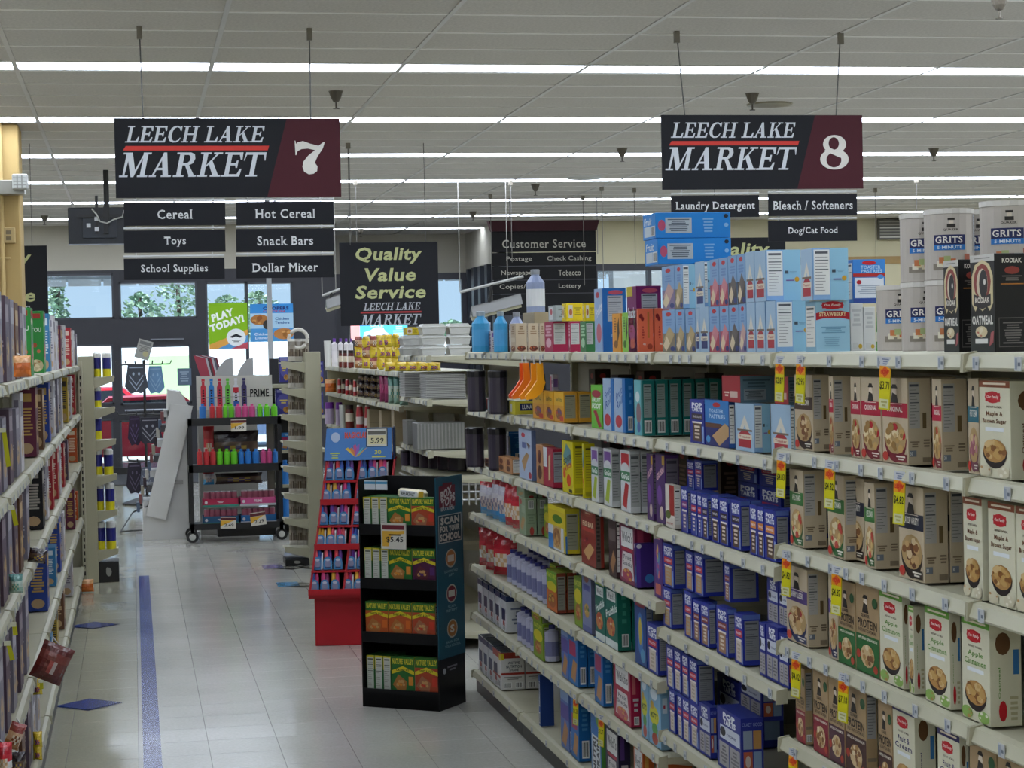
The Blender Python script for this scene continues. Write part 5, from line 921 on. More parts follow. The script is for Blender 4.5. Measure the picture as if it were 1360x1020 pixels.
P(A, 'bar_orange', 'snack_carton', 'short orange bar carton', T, 975, 1032, 383, z1, xs=1040, d=.04); P(A, 'bar_green', 'snack_carton', 'short lime green bar carton', T, 1042, 1082, 378, z1, xs=1088, d=.03)
P(A, 'bar_coral', 'snack_carton', 'coral red bar carton', T, 1085, 1147, 352, z1, xs=1250, n=2)
low = [(100, 187, 712, 'tan'), (190, 250, 708, 'tan'), (258, 322, 705, 'tan'), (324, 352, 700, 'navy'), (352, 412, 690, 'navy'), (415, 482, 690, 'pink'), (486, 545, 685, 'pink'), (548, 612, 678, 'choc'), (615, 662, 672, 'mauve'), (666, 724, 662, 'straw'), (727, 790, 657, 'straw'), (795, 860, 652, 'straw')]
nm = dict(tan='tan', navy='navy blue jar', pink='pink', choc='grey brown', mauve='mauve', straw='strawberry jar')
for a, b_, y, k in low: P(E5, 'pastry_'+k, 'pastry_carton', 'lower pale blue pastry carton, %s picture' % nm[k], T, a, b_, y, z1, xs=1096 if a == 795 else None, d=.095, cat='carton')
for i in range(2): product('pastry_mauve', 'pastry_carton', 'shadowed pastry carton under the lying ones', T, FX+.12, 6.2, z1+.139*i, -PI/2, .2, .138, .18, 'carton')
upr = [(103, 188, 415, 706, 'mauve'), (190, 243, 408, 704, 'tan'), (325, 388, 385, 695, 'navy'), (425, 485, 370, 688, 'pink'), (487, 545, 360, 684, 'pink'), (548, 605, 345, 676, 'choc'), (607, 662, 335, 670, 'choc'), (665, 723, 320, 660, 'straw'), (725, 800, 312, 654, 'straw'), (1035, 1112, 300, 648, 'straw')]
for a, b_, y, yb, k in upr:
    xs = {190: 322, 325: 425, 725: 1028, 1035: 1345}.get(a)
    P(E5, 'pastry_'+k, 'pastry_carton', 'upper pale blue pastry carton, %s picture' % nm[k], T, a, b_, y, z1, xs=xs, yb=yb, d=None if xs else .095, cat='carton')
P(E5, 'blue_lying', 'fruit_carton', 'lower of two bright blue cartons lying on pastry cartons', 'topmost', 60, 150, 235, 0, xs=560, yb=408); P(E5, 'blue_lying', 'fruit_carton', 'upper of two bright blue cartons lying on pastry cartons', 'topmost', 50, 138, 62, 0, xs=556, yb=234)
Q(M4, 'straw_back', 'pastry_carton', 'pale blue strawberry carton turned towards the camera', T, 526, 722, 592, 888, 4.72, z1)
Q(M4, 'toaster_blue', 'pastry_carton', 'blue toaster pastries carton with red band', 'white cartons', 735, 922, 358, 606, 4.8)
for i, (a, b_, y) in enumerate(((722, 796, 606), (797, 864, 628))): Q(M4, 'white_carton', 'snack_carton', 'plain white carton right of strawberry carton', T, a, b_, y, 888, 4.75, z1)
Q(M4, 'bag_green', 'snack_packet', 'small green and white packet, lower one', T, 865, 940, 715, 890, 4.62, z1); Q(M4, 'bag_green', 'snack_packet', 'small green and white packet, upper one', T, 865, 938, 535, 715, 4.64)
zc = z1+.158
for i, (x, Y, z, lab) in enumerate(((1195, 4.52, z1, 'grits canister alone left of the stacked canisters'), (1229, 4.3, z1, 'lower left grits canister'), (1262, 4.16, z1, 'lower grits canister behind first oatmeal carton'), (1229, 4.3, zc, 'upper left grits canister'), (1262, 4.16, zc, 'upper middle grits canister with green tape'), (1338, 3.92, z1, 'lower right grits canister hidden behind black cartons'), (1338, 3.92, zc, 'upper right grits canister cut by picture edge'), (1300, 4.2, zc, 'grits canister in the second row back'), (1300, 4.2, z1, 'lower grits canister in the second row back'))):
    p = atY(x, 420, Y); o = product('grits', 'grits_canister', 'white round '+lab, T, p.x, Y, z+.0, -.28, .11, .158, cat='canister')
P(R1, 'kodiak', 'oatmeal_carton', 'farther black oatmeal carton with a bear arch', T, 713, 808, 346, z1, xs=878, d=.06); P(R1, 'kodiak', 'oatmeal_carton', 'nearer black oatmeal carton with a bear arch', T, 878, 1030, 308, z1, xs=1240, d=.075)
# ---- oatmeal bays, second shelf
D = Sheet(1030, 480, 4.121); z = Z0[1]+.006; S2 = 'second oatmeal shelf'
P(D, 'oat_brown', 'oatmeal_carton', 'kraft maple oatmeal carton with dark brown band', S2, 105, 207, 75, z, xs=300); P(D, 'oat_red', 'oatmeal_carton', 'kraft oatmeal carton showing only its side', S2, 300, 314, 82, z, xs=412)
for a, b_, y, xs, n in ((414, 468, 86, None, 1), (470, 580, 88, None, 1), (584, 727, 92, 857, 2), (860, 912, 98, 1052, 1)): P(D, 'oat_red', 'oatmeal_carton', 'kraft oatmeal carton with red original band', S2, a, b_, y, z, xs=xs, n=n, d=None if xs else .075)
P(D, 'oat_teal', 'oatmeal_carton', 'kraft oatmeal carton with teal band behind white one', S2, 1056, 1116, 95, z, d=.07, inset=.02)
P(D, 'maple', 'oatmeal_carton', 'cream maple brown sugar oatmeal carton', S2, 1117, 1290, 108, z, d=.09); P(D, 'maple', 'oatmeal_carton', 'cream maple carton just outside the picture', S2, 1430, 1560, 120, z, d=.09)
# third
D6 = Sheet(1030, 620, 4.121); z = Z0[2]+.006; S3 = 'third oatmeal shelf'
P(D6, 'oat_green', 'oatmeal_carton', 'kraft apple oatmeal carton with green band', S3, 80, 155, 22, z, xs=282); P(D6, 'oat_green', 'oatmeal_carton', 'kraft apple oatmeal carton beside navy one', S3, 287, 380, 50, z, d=.07); P(D6, 'oat_navy', 'oatmeal_carton', 'kraft variety oatmeal carton with navy band', S3, 381, 488, 68, z, d=.04, inset=.03)
P(D6, 'oat_green', 'oatmeal_carton', 'kraft oatmeal carton pulled forward showing its back', S3, 490, 546, 92, z, xs=680); P(D6, 'oat_navy', 'oatmeal_carton', 'kraft variety oatmeal carton in open gap', S3, 675, 815, 118, z, xs=950, n=2)
for a, b_, y, n in ((1030, 1136, 178, 1), (1166, 1316, 212, 1), (1319, 1480, 240, 1)): P(D6, 'maple', 'oatmeal_carton', 'cream maple oatmeal carton', S3, a, b_, y, z, n=n, d=.09)
# fourth
Hs = Sheet(1030, 780, 4.121); z = Z0[3]+.006; S4 = 'fourth oatmeal shelf'
P(Hs, 'oat_purple', 'oatmeal_carton', 'kraft cranberry oatmeal carton with purple band', S4, 60, 178, -92, z, xs=290, n=1); P(Hs, 'oat_purple', 'oatmeal_carton', 'dim purple banded oatmeal carton beside protein ones', S4, 293, 342, -60, z, d=.075)
P(Hs, 'protein_green', 'oatmeal_carton', 'kraft protein oatmeal carton with green base', S4, 344, 440, -18, z, d=.07); P(Hs, 'protein_green', 'oatmeal_carton', 'kraft protein oatmeal carton with green base', S4, 442, 571, 10, z, d=.07)
P(Hs, 'apple', 'oatmeal_carton', 'white apple cinnamon oatmeal carton', S4, 572, 700, 48, z, xs=735); P(Hs, 'apple', 'oatmeal_carton', 'white apple cinnamon carton showing its side', S4, 736, 755, 105, z, xs=816); P(Hs, 'apple', 'oatmeal_carton', 'white apple cinnamon oatmeal carton', S4, 819, 958, 142, z, xs=1020); P(Hs, 'apple', 'oatmeal_carton', 'white apple cinnamon oatmeal carton', S4, 1020, 1177, 200, z, xs=1352)
# fifth
z = Z0[4]+.006; S5 = 'fifth oatmeal shelf'
P(Hs, 'protein_red', 'oatmeal_carton', 'kraft protein carton with wine red base, farthest', S5, 112, 164, 450, z, xs=206)
for k, a, b_, y, c in (('red', 208, 292, 468, 'wine red'), ('plum', 294, 380, 512, 'plum'), ('brown', 384, 500, 558, 'brown')): P(Hs, 'protein_'+k, 'oatmeal_carton', 'kraft protein oatmeal carton with %s base' % c, S5, a, b_, y, z, xs=562 if a == 384 else None, d=None if a == 384 else .06)
P(Hs, 'protein_brown', 'oatmeal_carton', 'kraft protein carton left of fruit and cream', S5, 565, 643, 640, z, d=.06)
P(Hs, 'fruit', 'oatmeal_carton', 'white fruit and cream oatmeal carton', S5, 645, 767, 680, z, xs=882); P(Hs, 'fruit', 'oatmeal_carton', 'white fruit and cream oatmeal carton', S5, 890, 1015, 818, z, xs=1060)
P(Hs, 'protein_brown', 'oatmeal_carton', 'kraft carton with orange picture at lower edge', S5, 1065, 1215, 868, z, d=.06); P(Hs, 'protein_brown', 'oatmeal_carton', 'kraft carton at lower right picture corner', S5, 1220, 1370, 925, z, d=.06)
# ---- blue pastry bay
F6 = Sheet(860, 460, 5.037); z = Z2[1]+.006; B2 = 'second pastry shelf'
P(F6, 'pt_choc', 'pastry_carton', 'dark blue chocolate pastry carton with yellow sticker', B2, 285, 382, 360, z, d=.05)
P(F6, 'toaster_front', 'pastry_carton', 'blue toaster pastries carton with brown picture', B2, 384, 546, 368, z, xs=586)
P(F6, 'pastry_straw', 'pastry_carton', 'pale blue strawberry pastry carton', B2, 588, 716, 388, z, xs=825); P(F6, 'pastry_straw', 'pastry_carton', 'pale blue strawberry pastry carton', B2, 826, 960, 394, z, xs=985)
P(F6, 'red_lying', 'pastry_carton', 'dark red carton lying on the strawberry cartons', B2, 502, 628, 200, z, xs=850, yb=378); P(F6, 'red_lying', 'pastry_carton', 'dark red carton lying nearest the oatmeal', B2, 855, 950, 206, z, xs=990, yb=390)
F7 = Sheet(860, 600, 5.037); z = Z2[2]+.006; B3 = 'third pastry shelf'
P(F7, 'red_white', 'pastry_carton', 'red and white pastry carton', B3, 120, 180, 228, z, xs=225)
for k, a, b_, y, xs, c in (('purple', 226, 270, 240, 285, 'purple'), ('red', 290, 332, 268, None, 'red'), ('red', 335, 364, 278, None, 'red'), ('choc', 366, 404, 292, 425, 'chocolate'), ('choc', 426, 479, 298, None, 'chocolate'), ('choc', 481, 540, 318, None, 'chocolate'), ('choc', 557, 625, 332, 690, 'chocolate'), ('smore', 685, 734, 362, None, 'orange'), ('smore', 736, 781, 375, None, 'orange'), ('smore', 783, 860, 398, 950, 'orange')):
    P(F7, 'pt_'+k, 'pastry_carton', 'dark blue pastry carton with %s label' % c, B3, a, b_, y, z, xs=xs, n=2 if xs and a > 500 else 1)
for i, (a, b_, xs) in enumerate(((268, 318, 370), (320, 372, 620))): P(F7, 'pt_red', 'pastry_carton', 'dark blue carton standing on the back row', B3, a, b_, 62, z, xs=xs, yb=262, inset=.06, d=.05)
for i in range(3):
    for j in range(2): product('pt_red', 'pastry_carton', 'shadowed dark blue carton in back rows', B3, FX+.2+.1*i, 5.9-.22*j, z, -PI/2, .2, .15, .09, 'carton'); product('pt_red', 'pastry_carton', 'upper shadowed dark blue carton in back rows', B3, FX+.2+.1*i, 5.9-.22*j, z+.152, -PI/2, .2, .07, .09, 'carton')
z = Z2[3]+.006; B4 = 'fourth pastry shelf'; Is = Sheet(860, 760, 5.037)
for k, a, b_, y, yb, xs, c in (('straw2', 108, 182, 630, 918, 260, 'red'), ('straw2', 262, 312, 675, 940, None, 'red'), ('straw2', 322, 380, 690, 970, 520, 'red'), ('brown', 522, 560, 755, 1010, 745, 'brown')):
    P(F7, 'pt_'+k, 'pastry_carton', 'upper dark blue pastry carton with %s label' % c, B4, a, b_, y, z, xs=xs, yb=yb)
for a, b_, y, yb in ((808, 882, 860, 1165), (884, 950, 880, 1190)): P(F7, 'pt_frost', 'pastry_carton', 'upper frosted cookies pastry carton', B4, a, b_, y, z, yb=yb, d=.05, inset=.02)
for k, a, b_, y, xs, c in (('straw2', 105, 160, 115, 245, 'red'), ('straw2', 247, 300, 142, None, 'red'), ('brown', 305, 352, 198, None, 'brown'), ('brown', 356, 412, 218, 460, 'brown'), ('brown', 461, 540, 250, 600, 'brown'), ('straw', 584, 640, 290, 760, 'strawberry')):
    P(Is, 'pt_'+k, 'pastry_carton', 'lower dark blue pastry carton with %s label' % c, B4, a, b_, y, z, xs=xs)
for a, b_, y, xs in ((750, 790, 348, None), (794, 876, 375, None), (878, 945, 432, 990)): P(Is, 'pt_frost', 'pastry_carton', 'lower frosted cookies pastry carton', B4, a, b_, y, z, xs=xs, d=None if xs else .05)
z = Z2[4]+.006; B5 = 'fifth pastry shelf'; Js = Sheet(860, 860, 5.667)
for a, b_, y, yb, xs in ((150, 205, 0, 322, None), (207, 262, 25, 350, None), (266, 318, 62, 382, None), (320, 384, 100, 438, 505)): P(Js, 'pt_straw', 'pastry_carton', 'upper dark blue strawberry pastry carton', B5, a, b_, y, z, yb=yb, xs=xs, d=None if xs else .06)
for a, b_, y in ((165, 210, 330), (228, 262, 360), (264, 320, 400), (322, 386, 440)): P(Js, 'pt_straw', 'pastry_carton', 'lower dark blue strawberry pastry carton', B5, a, b_, y, z, d=.06)
P(Js, 'pt_frost', 'pastry_carton', 'large frosted pastry carton, farther one', B5, 388, 475, 455, z, xs=525); P(Js, 'pt_frost', 'pastry_carton', 'large frosted pastry carton with yellow sticker', B5, 526, 710, 540, z, xs=880); P(Js, 'pt_frost', 'pastry_carton', 'large frosted pastry carton in second row', B5, 526, 710, 540, z, inset=.13, xs=1030, h=.2)
P(Js, 'pt_frost', 'pastry_carton', 'frosted pastry carton standing on the back row', B5, 694, 868, 262, z, xs=1025, yb=560, inset=.1)
for i in range(4): product('welch_orange', 'snack_carton', 'orange snack carton on the base deck', 'the base deck', FX+.01, 5.25+.2*i, .111, -PI/2, .16, .16, .09, 'carton')
# ---- snack bays, shelf two
C = Sheet(620, 520, 5.037); z = Z3[1]+.006; W2 = 'second snack shelf'
for i, (a, b_) in enumerate(((0, 135), (142, 276))): Q(A, 'tub_black', 'powder_tub', 'large black powder tub with ridged lid', W2, a, b_, 765, 960, 9.25-.42*i, z)
P(C, 'bar_s_red', 'snack_carton', 'small bar carton with red end', W2, 45, 97, 50, z, xs=136, n=2); P(C, 'bar_s_teal', 'snack_carton', 'small bar carton with teal end', W2, 138, 178, 58, z, xs=206, n=2); P(C, 'bar_s_blue', 'snack_carton', 'small bar carton with dark end', W2, 208, 254, 62, z, xs=280, n=2); P(C, 'lun_yellow', 'snack_carton', 'low yellow bar carton with navy panel', W2, 283, 322, 68, z, xs=442)
P(C, 'nature_y', 'breakfast_carton', 'golden yellow breakfast biscuit carton', W2, 440, 515, 0, z, d=.06); P(C, 'nature_y', 'breakfast_carton', 'golden yellow breakfast biscuit carton', W2, 517, 582, 2, z, d=.06); P(C, 'nature_y', 'breakfast_carton', 'golden yellow breakfast biscuit carton', W2, 584, 650, 6, z, xs=742, n=2)
P(C, 'fruity_green', 'snack_carton', 'lime green fruit snack carton', W2, 832, 906, -40, z, d=.05); P(C, 'swirl_blue', 'snack_carton', 'blue and white swirled snack carton', W2, 913, 985, -86, z, d=.06); P(C, 'swirl_blue', 'snack_carton', 'blue and white swirled snack carton', W2, 987, 1062, -86, z, xs=1120)
P(C, 'teal_c', 'cracker_carton', 'teal carton of the row running back', W2, 1122, 1180, -74, z, xs=1262, n=6)
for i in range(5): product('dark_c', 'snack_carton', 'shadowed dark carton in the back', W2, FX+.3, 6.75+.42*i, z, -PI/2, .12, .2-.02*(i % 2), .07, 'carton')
P(A, 'white_pink', 'snack_carton', 'white carton behind the golden cartons', W2, 560, 580, 790, z, xs=615, inset=.12, h=.18); P(A, 'dark_c', 'snack_carton', 'mauve carton behind the golden cartons', W2, 470, 480, 790, z, xs=530, inset=.12, h=.18)
# hanging orange scoops
for i, (x, c, dx) in enumerate(((352, '#e0501c', 0), (376, '#e8741c', .01), (400, '#e88c1c', .02), (440, '#f0a01c', .03))):
    p = atY(A.x(x)+(6 if i > 1 else 0), 486, 8.2-.1*i); m_ = MB(); s_ = 1.
    m_.prism([(0, 0), (.025, 0), (.03, -.07), (.035, -.08), (.02, -.12), (-.01, -.145), (-.045, -.15), (-.05, -.135), (-.02, -.1), (0, -.07)], -.008+.004*i, .008+.004*i, 'y', c, 'plastic'); m_.tube([(.012, 0, -.005), (.012, 0, .03)], .003, '#c0c0c0'); tag(m_.build('plastic_scoop', loc=(p.x, p.y, p.z+.012)), 'orange plastic scoop hung under top shelf, %s from left' % od(i), 'scoop', 'hanging orange plastic scoops')
# shelf three
z = Z3[2]+.006; W3 = 'third snack shelf'
for i in range(2): Q(C, 'tub_black', 'powder_tub', 'black powder tub in the back row', W3, -10+150*i, 120+150*i, 240, 440, 9.45-.3*i, z)
for i in range(7): Q(C, 'milk_bottle', 'drink_bottle', 'white capped drink bottle in a pack', W3, 50+34*i, 88+34*i, 288, 470-0*i, 9.4-.16*i, z, h=.17, Xf=1.76)
for i, (a, b_) in enumerate(((118, 200), (202, 275), (276, 345))): P(C, 'nutri_blue', 'drink_pack', 'blue wrapped drink pack', W3, a, a+8, 325, z, xs=b_, inset=.14, d=.12, h=.15)
for i, (a, b_, y) in enumerate(((118, 160, 455), (162, 205, 440), (206, 255, 440), (256, 300, 450))): P(C, 'brown_s', 'bar_carton', 'little brown bar carton at the shelf edge', W3, a, b_, y, z, d=.05, xs=345 if a == 256 else None)
P(C, 'bluebar', 'snack_carton', 'tall pale blue bar carton', W3, 350, 437, 262, z, xs=464); P(C, 'brown_s', 'snack_carton', 'small light brown carton left of the red one', W3, 465, 512, 362, z, d=.05); P(C, 'red_bars', 'snack_carton', 'dark red cereal bar carton', W3, 513, 580, 385, z, xs=648)
P(C, 'sour_yellow', 'snack_carton', 'bright yellow sour snack carton', W3, 640, 713, 340, z, xs=776, d=.065); P(C, 'sour_yellow', 'snack_carton', 'bright yellow sour carton showing its side', W3, 777, 784, 350, z, xs=858)
P(C, 'white_fruit', 'snack_carton', 'white and green fruit snack carton', W3, 834, 881, 380, z, xs=916); P(C, 'white_fruit', 'snack_carton', 'white and green fruit snack carton', W3, 917, 972, 388, z, xs=1028); P(C, 'white_straw', 'snack_carton', 'white snack carton with red ribbon', W3, 1030, 1096, 400, z, xs=1163, n=2)
P(C, 'purple_fruit', 'snack_carton', 'purple fruit snack carton', W3, 1206, 1250, 422, z, xs=1264); P(C, 'purple_fruit', 'snack_carton', 'purple fruit snack carton', W3, 1266, 1330, 425, z, xs=1425)
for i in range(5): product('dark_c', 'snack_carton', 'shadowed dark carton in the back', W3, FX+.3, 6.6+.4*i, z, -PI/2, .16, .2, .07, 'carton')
# shelf four
z = Z3[3]+.006; W4 = 'fourth snack shelf'
for i, (a, b_, y) in enumerate(((35, 78, 665), (82, 122, 670), (150, 198, 625), (200, 250, 640), (252, 300, 730), (290, 340, 735))): product('bag_wr' if i < 4 else 'bag_red', 'snack_pouch', 'red topped foil snack pouch', W4, 1.715, 9.66-.17*i, z, -1.2, .14, .16 if i < 2 else .19)
for i in range(5): product('bag_red', 'snack_pouch', 'red foil pouch in the second row', W4, 1.81, 9.6-.15*i, z, -1.2, .14, .2)
P(C, 'sage_box', 'bar_carton', 'sage green bar carton', W4, 350, 395, 718, z, xs=468, n=2); P(C, 'sage_box', 'bar_carton', 'sage green bar carton on top', W4, 335, 390, 640, z, xs=468, yb=716, n=2)
P(C, 'granola_y', 'granola_carton', 'yellow and white granola carton', W4, 545, 662, 790, z, xs=757); P(C, 'natval_y', 'granola_carton', 'green and yellow granola carton behind yellow one', W4, 517, 560, 765, z, inset=.07, d=.05)
Ks = Sheet(620, 700, 5.037)
P(Ks, 'fig_red', 'fig_carton', 'brick red fig bar carton', W4, 765, 866, -130, z, xs=922); P(Ks, 'dark_red', 'snack_carton', 'dark narrow snack carton', W4, 950, 1003, -60, z, xs=1020); P(Ks, 'welch_maroon', 'snack_carton', 'maroon fruit snack carton with white oval', W4, 1023, 1130, -20, z, d=.06)
P(Ks, 'gift_purple', 'snack_carton', 'violet snack carton turned to the camera', W4, 1128, 1132, 108, z, xs=1252, d=None, n=1); P(Ks, 'purple_candy', 'candy_carton', 'tall purple candy carton at the bay end', W4, 1253, 1312, 0, z, d=.05); P(Ks, 'welch_small', 'snack_carton', 'olive carton behind the violet one', W4, 1180, 1235, -20, z, inset=.08, d=.05)
# shelf five
z = Z3[4]+.006; W5 = 'fifth snack shelf'
for i, (a, b_, y) in enumerate(((-20, 50, 45), (52, 108, 60), (110, 188, 78))): product('bag_red', 'coffee_pouch', 'red and white coffee pouch', W5, 1.72, 9.64-.2*i, z, -1.0, .17, .19)
for r in range(3):
    for i in range(8 if r == 0 else 5):
        Y = 8.98-.115*i; product('creamer', 'creamer_bottle', 'navy capped creamer bottle, %s row' % od(r), W5, FX+.04+.085*r, Y, z, 0, .068, .15, None, 'bottle')
P(Ks, 'natval_o', 'granola_carton', 'green topped granola carton with orange picture', W5, 535, 605, 312, z, xs=668, n=2); P(Ks, 'natval_y', 'granola_carton', 'olive granola carton behind the periwinkle one', W5, 720, 772, 350, z, d=.06); P(Ks, 'natval_o', 'granola_carton', 'green topped granola carton in the back', W5, 556, 600, 262, z, yb=315, inset=.06, n=2)
P(Ks, 'periwinkle', 'cracker_carton', 'greyish periwinkle cracker carton', W5, 773, 836, 310, z, xs=868); P(Ks, 'welch_teal', 'snack_carton', 'teal fruit snack carton with lime band', W5, 860, 926, 375, z, d=.06); P(Ks, 'welch_teal', 'snack_carton', 'teal fruit snack carton with lime band', W5, 928, 1012, 405, z, xs=1102, n=2)
P(Ks, 'ocean_blue', 'snack_carton', 'ocean blue snack carton', W5, 1125, 1202, 468, z, xs=1250); P(Ks, 'pt_straw', 'pastry_carton', 'dark blue strawberry carton at the bay end', W5, 1208, 1280, 668, z, xs=1352, d=.06)
# shelf six
z = Z3[5]+.006; W6 = 'sixth snack shelf'
for i in range(5): product('nutrition_n', 'drink_carton', 'white and navy nutrition drink carton', W6, FX+.005, 9.72-.16*i, z, -PI/2, .13, .17, .17, 'carton')
for r in range(3):
    for i in range(7 if r == 0 else 5): product('creamer', 'creamer_bottle', 'navy capped creamer bottle, %s row' % od(r), W6, FX+.04+.085*r, 8.76-.1*i, z, 0, .068, .155, None, 'bottle')
P(Ks, 'natval_y', 'granola_carton', 'green and yellow granola carton', W6, 445, 512, 655, z, xs=580, n=2); P(Ks, 'natval_y', 'granola_carton', 'yellow topped granola carton lying on others', W6, 435, 502, 565, z, yb=653, xs=585)
P(Ks, 'nutri_purple', 'bar_carton', 'periwinkle fruit bar carton', W6, 634, 680, 672, z, d=.055); P(Ks, 'nutri_blue', 'bar_carton', 'bright blue fruit bar carton', W6, 682, 745, 690, z, xs=806, n=2)
Ls = Sheet(620, 840, 5.037)
P(Ls, 'nutri_blue', 'bar_carton', 'bright blue fruit bar carton', W6, 855, 914, 62, z, xs=980); P(Ls, 'welch_pink', 'snack_carton', 'crimson fruit snack carton with white oval', W6, 985, 1100, 238, z, xs=1168); P(Ls, 'mott', 'snack_carton', 'light blue fruit snack carton', W6, 1168, 1216, 300, z, d=.06); P(Ls, 'mott', 'snack_carton', 'light blue fruit snack carton', W6, 1218, 1300, 382, z, xs=1365)
P(Ls, 'welch_small', 'snack_carton', 'snack carton behind the crimson one', W6, 990, 1050, 150, z, inset=.09, d=.06)
# base deck
z = .111; W7 = 'snack base deck'
for i, (a, b_, y) in enumerate(((20, 62, 20), (64, 92, 45), (95, 130, 70), (132, 172, 90))): product('nutrition_n', 'drink_carton', 'white nutrition drink carton with navy top', W7, FX, 9.71-.14*i if i < 3 else 9.71-.14*i+.0, z, -PI/2, .125, .18, .17 if i < 3 else .02, 'carton')
P(Ls, 'nutrition_w', 'drink_carton', 'white nutrition shake carton with red top', W7, 176, 232, 138, z, xs=388, n=2)
P(Ls, 'crispix', 'cracker_carton', 'dark blue carton showing its nutrition side', W7, 487, 489, 285, z, xs=580); product('crispix', 'cracker_carton', 'dark blue carton one place behind', W7, FX+.16, 7.9, z, -PI/2, .19, .21, .06, 'carton')
P(Ls, 'nutri_purple', 'bar_carton', 'blue and violet cereal bar carton', W7, 630, 686, 398, z, xs=712); P(Ls, 'nutri_blue', 'bar_carton', 'wide blue cereal bar carton with berry', W7, 700, 752, 470, z, xs=832); P(Ls, 'nutri_white', 'bar_carton', 'blue bar carton with white lettered panel', W7, 833, 903, 535, z, d=.06)
P(Ls, 'welch_navy', 'snack_carton', 'dark navy fruit snack carton', W7, 930, 1020, 655, z, xs=1100); P(Ls, 'welch_orange', 'snack_carton', 'orange fruit snack carton', W7, 1120, 1185, 765, z, xs=1262); P(Ls, 'welch_orange', 'snack_carton', 'orange fruit snack carton', W7, 1270, 1340, 870, z, d=.09)
# ------------------------------------------------------------------ far right shelving goods
Gs = Sheet(400, 420, 4.25); FF = 'far top shelf'
zt = 1.585
for i, (a, b_) in enumerate(((172, 208), (210, 240), (242, 272), (272, 296))): Q(Gs, 'wipes_spray', 'cleaner_bottle', 'white bottle with purple cap', FF, a, b_, 125, 282, 16.9-.3*i, zt)
Q(Gs, 'cup_white', 'white_jug', 'white jug at the shelving end', FF, 130, 172, 138, 282, 17.1, zt)
for i, (a, b_) in enumerate(((212, 234), (236, 262), (264, 300))): Q(Gs, 'jar_red', 'spice_jar', 'dark red spice jar', FF, a, b_, 192, 280, 15.9-.3*i, zt)
for i in range(6):
    for j in range(3): Q(Gs, ('bag_tan', 'bag_yellow')[(i+j) % 2] if i < 3 else 'bag_yellow', 'snack_bag', 'tan snack bag, layer %s' % od(j) if (i < 3 and (i+j) % 2 == 0) else 'yellow snack bag, layer %s' % od(j), FF, 300+42*i, 350+42*i, 152+34*j, 190+34*j, 15.2-.45*i, zt+.078*(2-j), h=.09, rz=.5*((i*3+j*5) % 4)-.7)
for i in range(5): Q(Gs, 'bag_yellow', 'snack_bag', 'flat yellow snack bag at the edge', FF, 470+60*i, 550+60*i, 255, 288, 12.9-.1*i, zt, h=.06)
z = 1.691; 
for i, (a, b_, zs_) in enumerate(((565, 690, 1), (672, 828, 3), (828, 965, 3))):
    for j in range(3 if i else 2): Q(Gs, 'lid_box', 'foil_pan_box', 'clear lidded pan box, layer %s' % od(j), 'foil pan bay', a, b_, 150-35*j, 212-45*j, 11.45+.0*i if i else 11.75, z+.062*j, h=.061)
Q(Gs, 'yellow_box', 'snack_carton', 'yellow green carton between the pan boxes', 'foil pan bay', 590, 665, 92, 128, 11.76, 1.691+.125, h=.045)
FS = 'far second shelf'; z = 1.371
Q(Gs, 'bag_orange', 'snack_pouch', 'orange snack pouch', FS, 135, 200, 355, 432, 16.8, z)
for i in range(6): Q(Gs, 'jar_red' if i % 2 else 'spray_red', 'food_jar', 'small dark food jar' if i % 2 else 'small red food tin', FS, 205+22*i, 228+22*i, 352+2*i, 432+4*i, 16.3-.25*i, z)
for i in range(4):
    for j in range(3): Q(Gs, 'bag_dark', 'snack_bag', 'dark brown snack bag, layer %s' % od(j), FS, 320+36*i, 372+36*i, 350+35*j, 385+35*j, 15.-.3*i, z+.055*(2-j), h=.058)
for i in range(2): Q(Gs, 'bag_magenta', 'snack_pouch', 'magenta snack pouch', FS, 444+26*i, 488+26*i, 332, 455, 13.4-.2*i, z)
for i in range(3): Q(Gs, 'bag_teal', 'snack_pouch', 'pale teal bag', FS, 490+32*i, 540+32*i, 340, 455, 13.-.25*i, z)
z = 1.441
Q(Gs, 'foil_stack', 'foil_pans', 'stack of shiny foil pans, left', 'foil pan bay', 583, 705, 320, 450, 11.9, z)
Q(Gs, 'foil_stack', 'foil_pans', 'long stack of thin foil pans', 'foil pan bay', 700, 935, 325, 468, 11.35, z)
z = 1.146; Q(Gs, 'foil_loaf', 'foil_pans', 'block of nested foil loaf pans, left', 'foil pan bay', 600, 655, 590, 710, 11.9, z); Q(Gs, 'foil_loaf', 'foil_pans', 'long block of nested foil loaf pans', 'foil pan bay', 655, 930, 600, 745, 11.3, z)
for i in range(6): Q(Gs, 'tub_black', 'black_bowl', 'black plastic bowl above the wire basket', 'foil pan bay', 560+58*i, 625+58*i, 755, 850, 12.2-.14*i, 1.006, rz=.3*i)
FT = 'far third shelf'; z = 1.099
for i, (k, a, b_) in enumerate((('spray_purple', 135, 190), ('spray_purple', 195, 238), ('cup_white', 215, 250), ('jar_red', 250, 300), ('spray_red', 310, 355), ('spray_red', 357, 395))): Q(Gs, k, 'spray_can', ['purple capped spray can', 'purple capped spray can', 'white paper cup stack', 'dark jar', 'red and white spray can', 'red and white spray can'][i], FT, a, b_, 485 if i < 2 else 500, 620, 16.8-.42*i, z)
for i in range(3): Q(Gs, 'cardboard', 'napkin_pack', 'speckled napkin pack', FT, 385+70*i, 455+70*i, 525+8*(i % 2), 630+10*i, 14.4-.8*i, z)
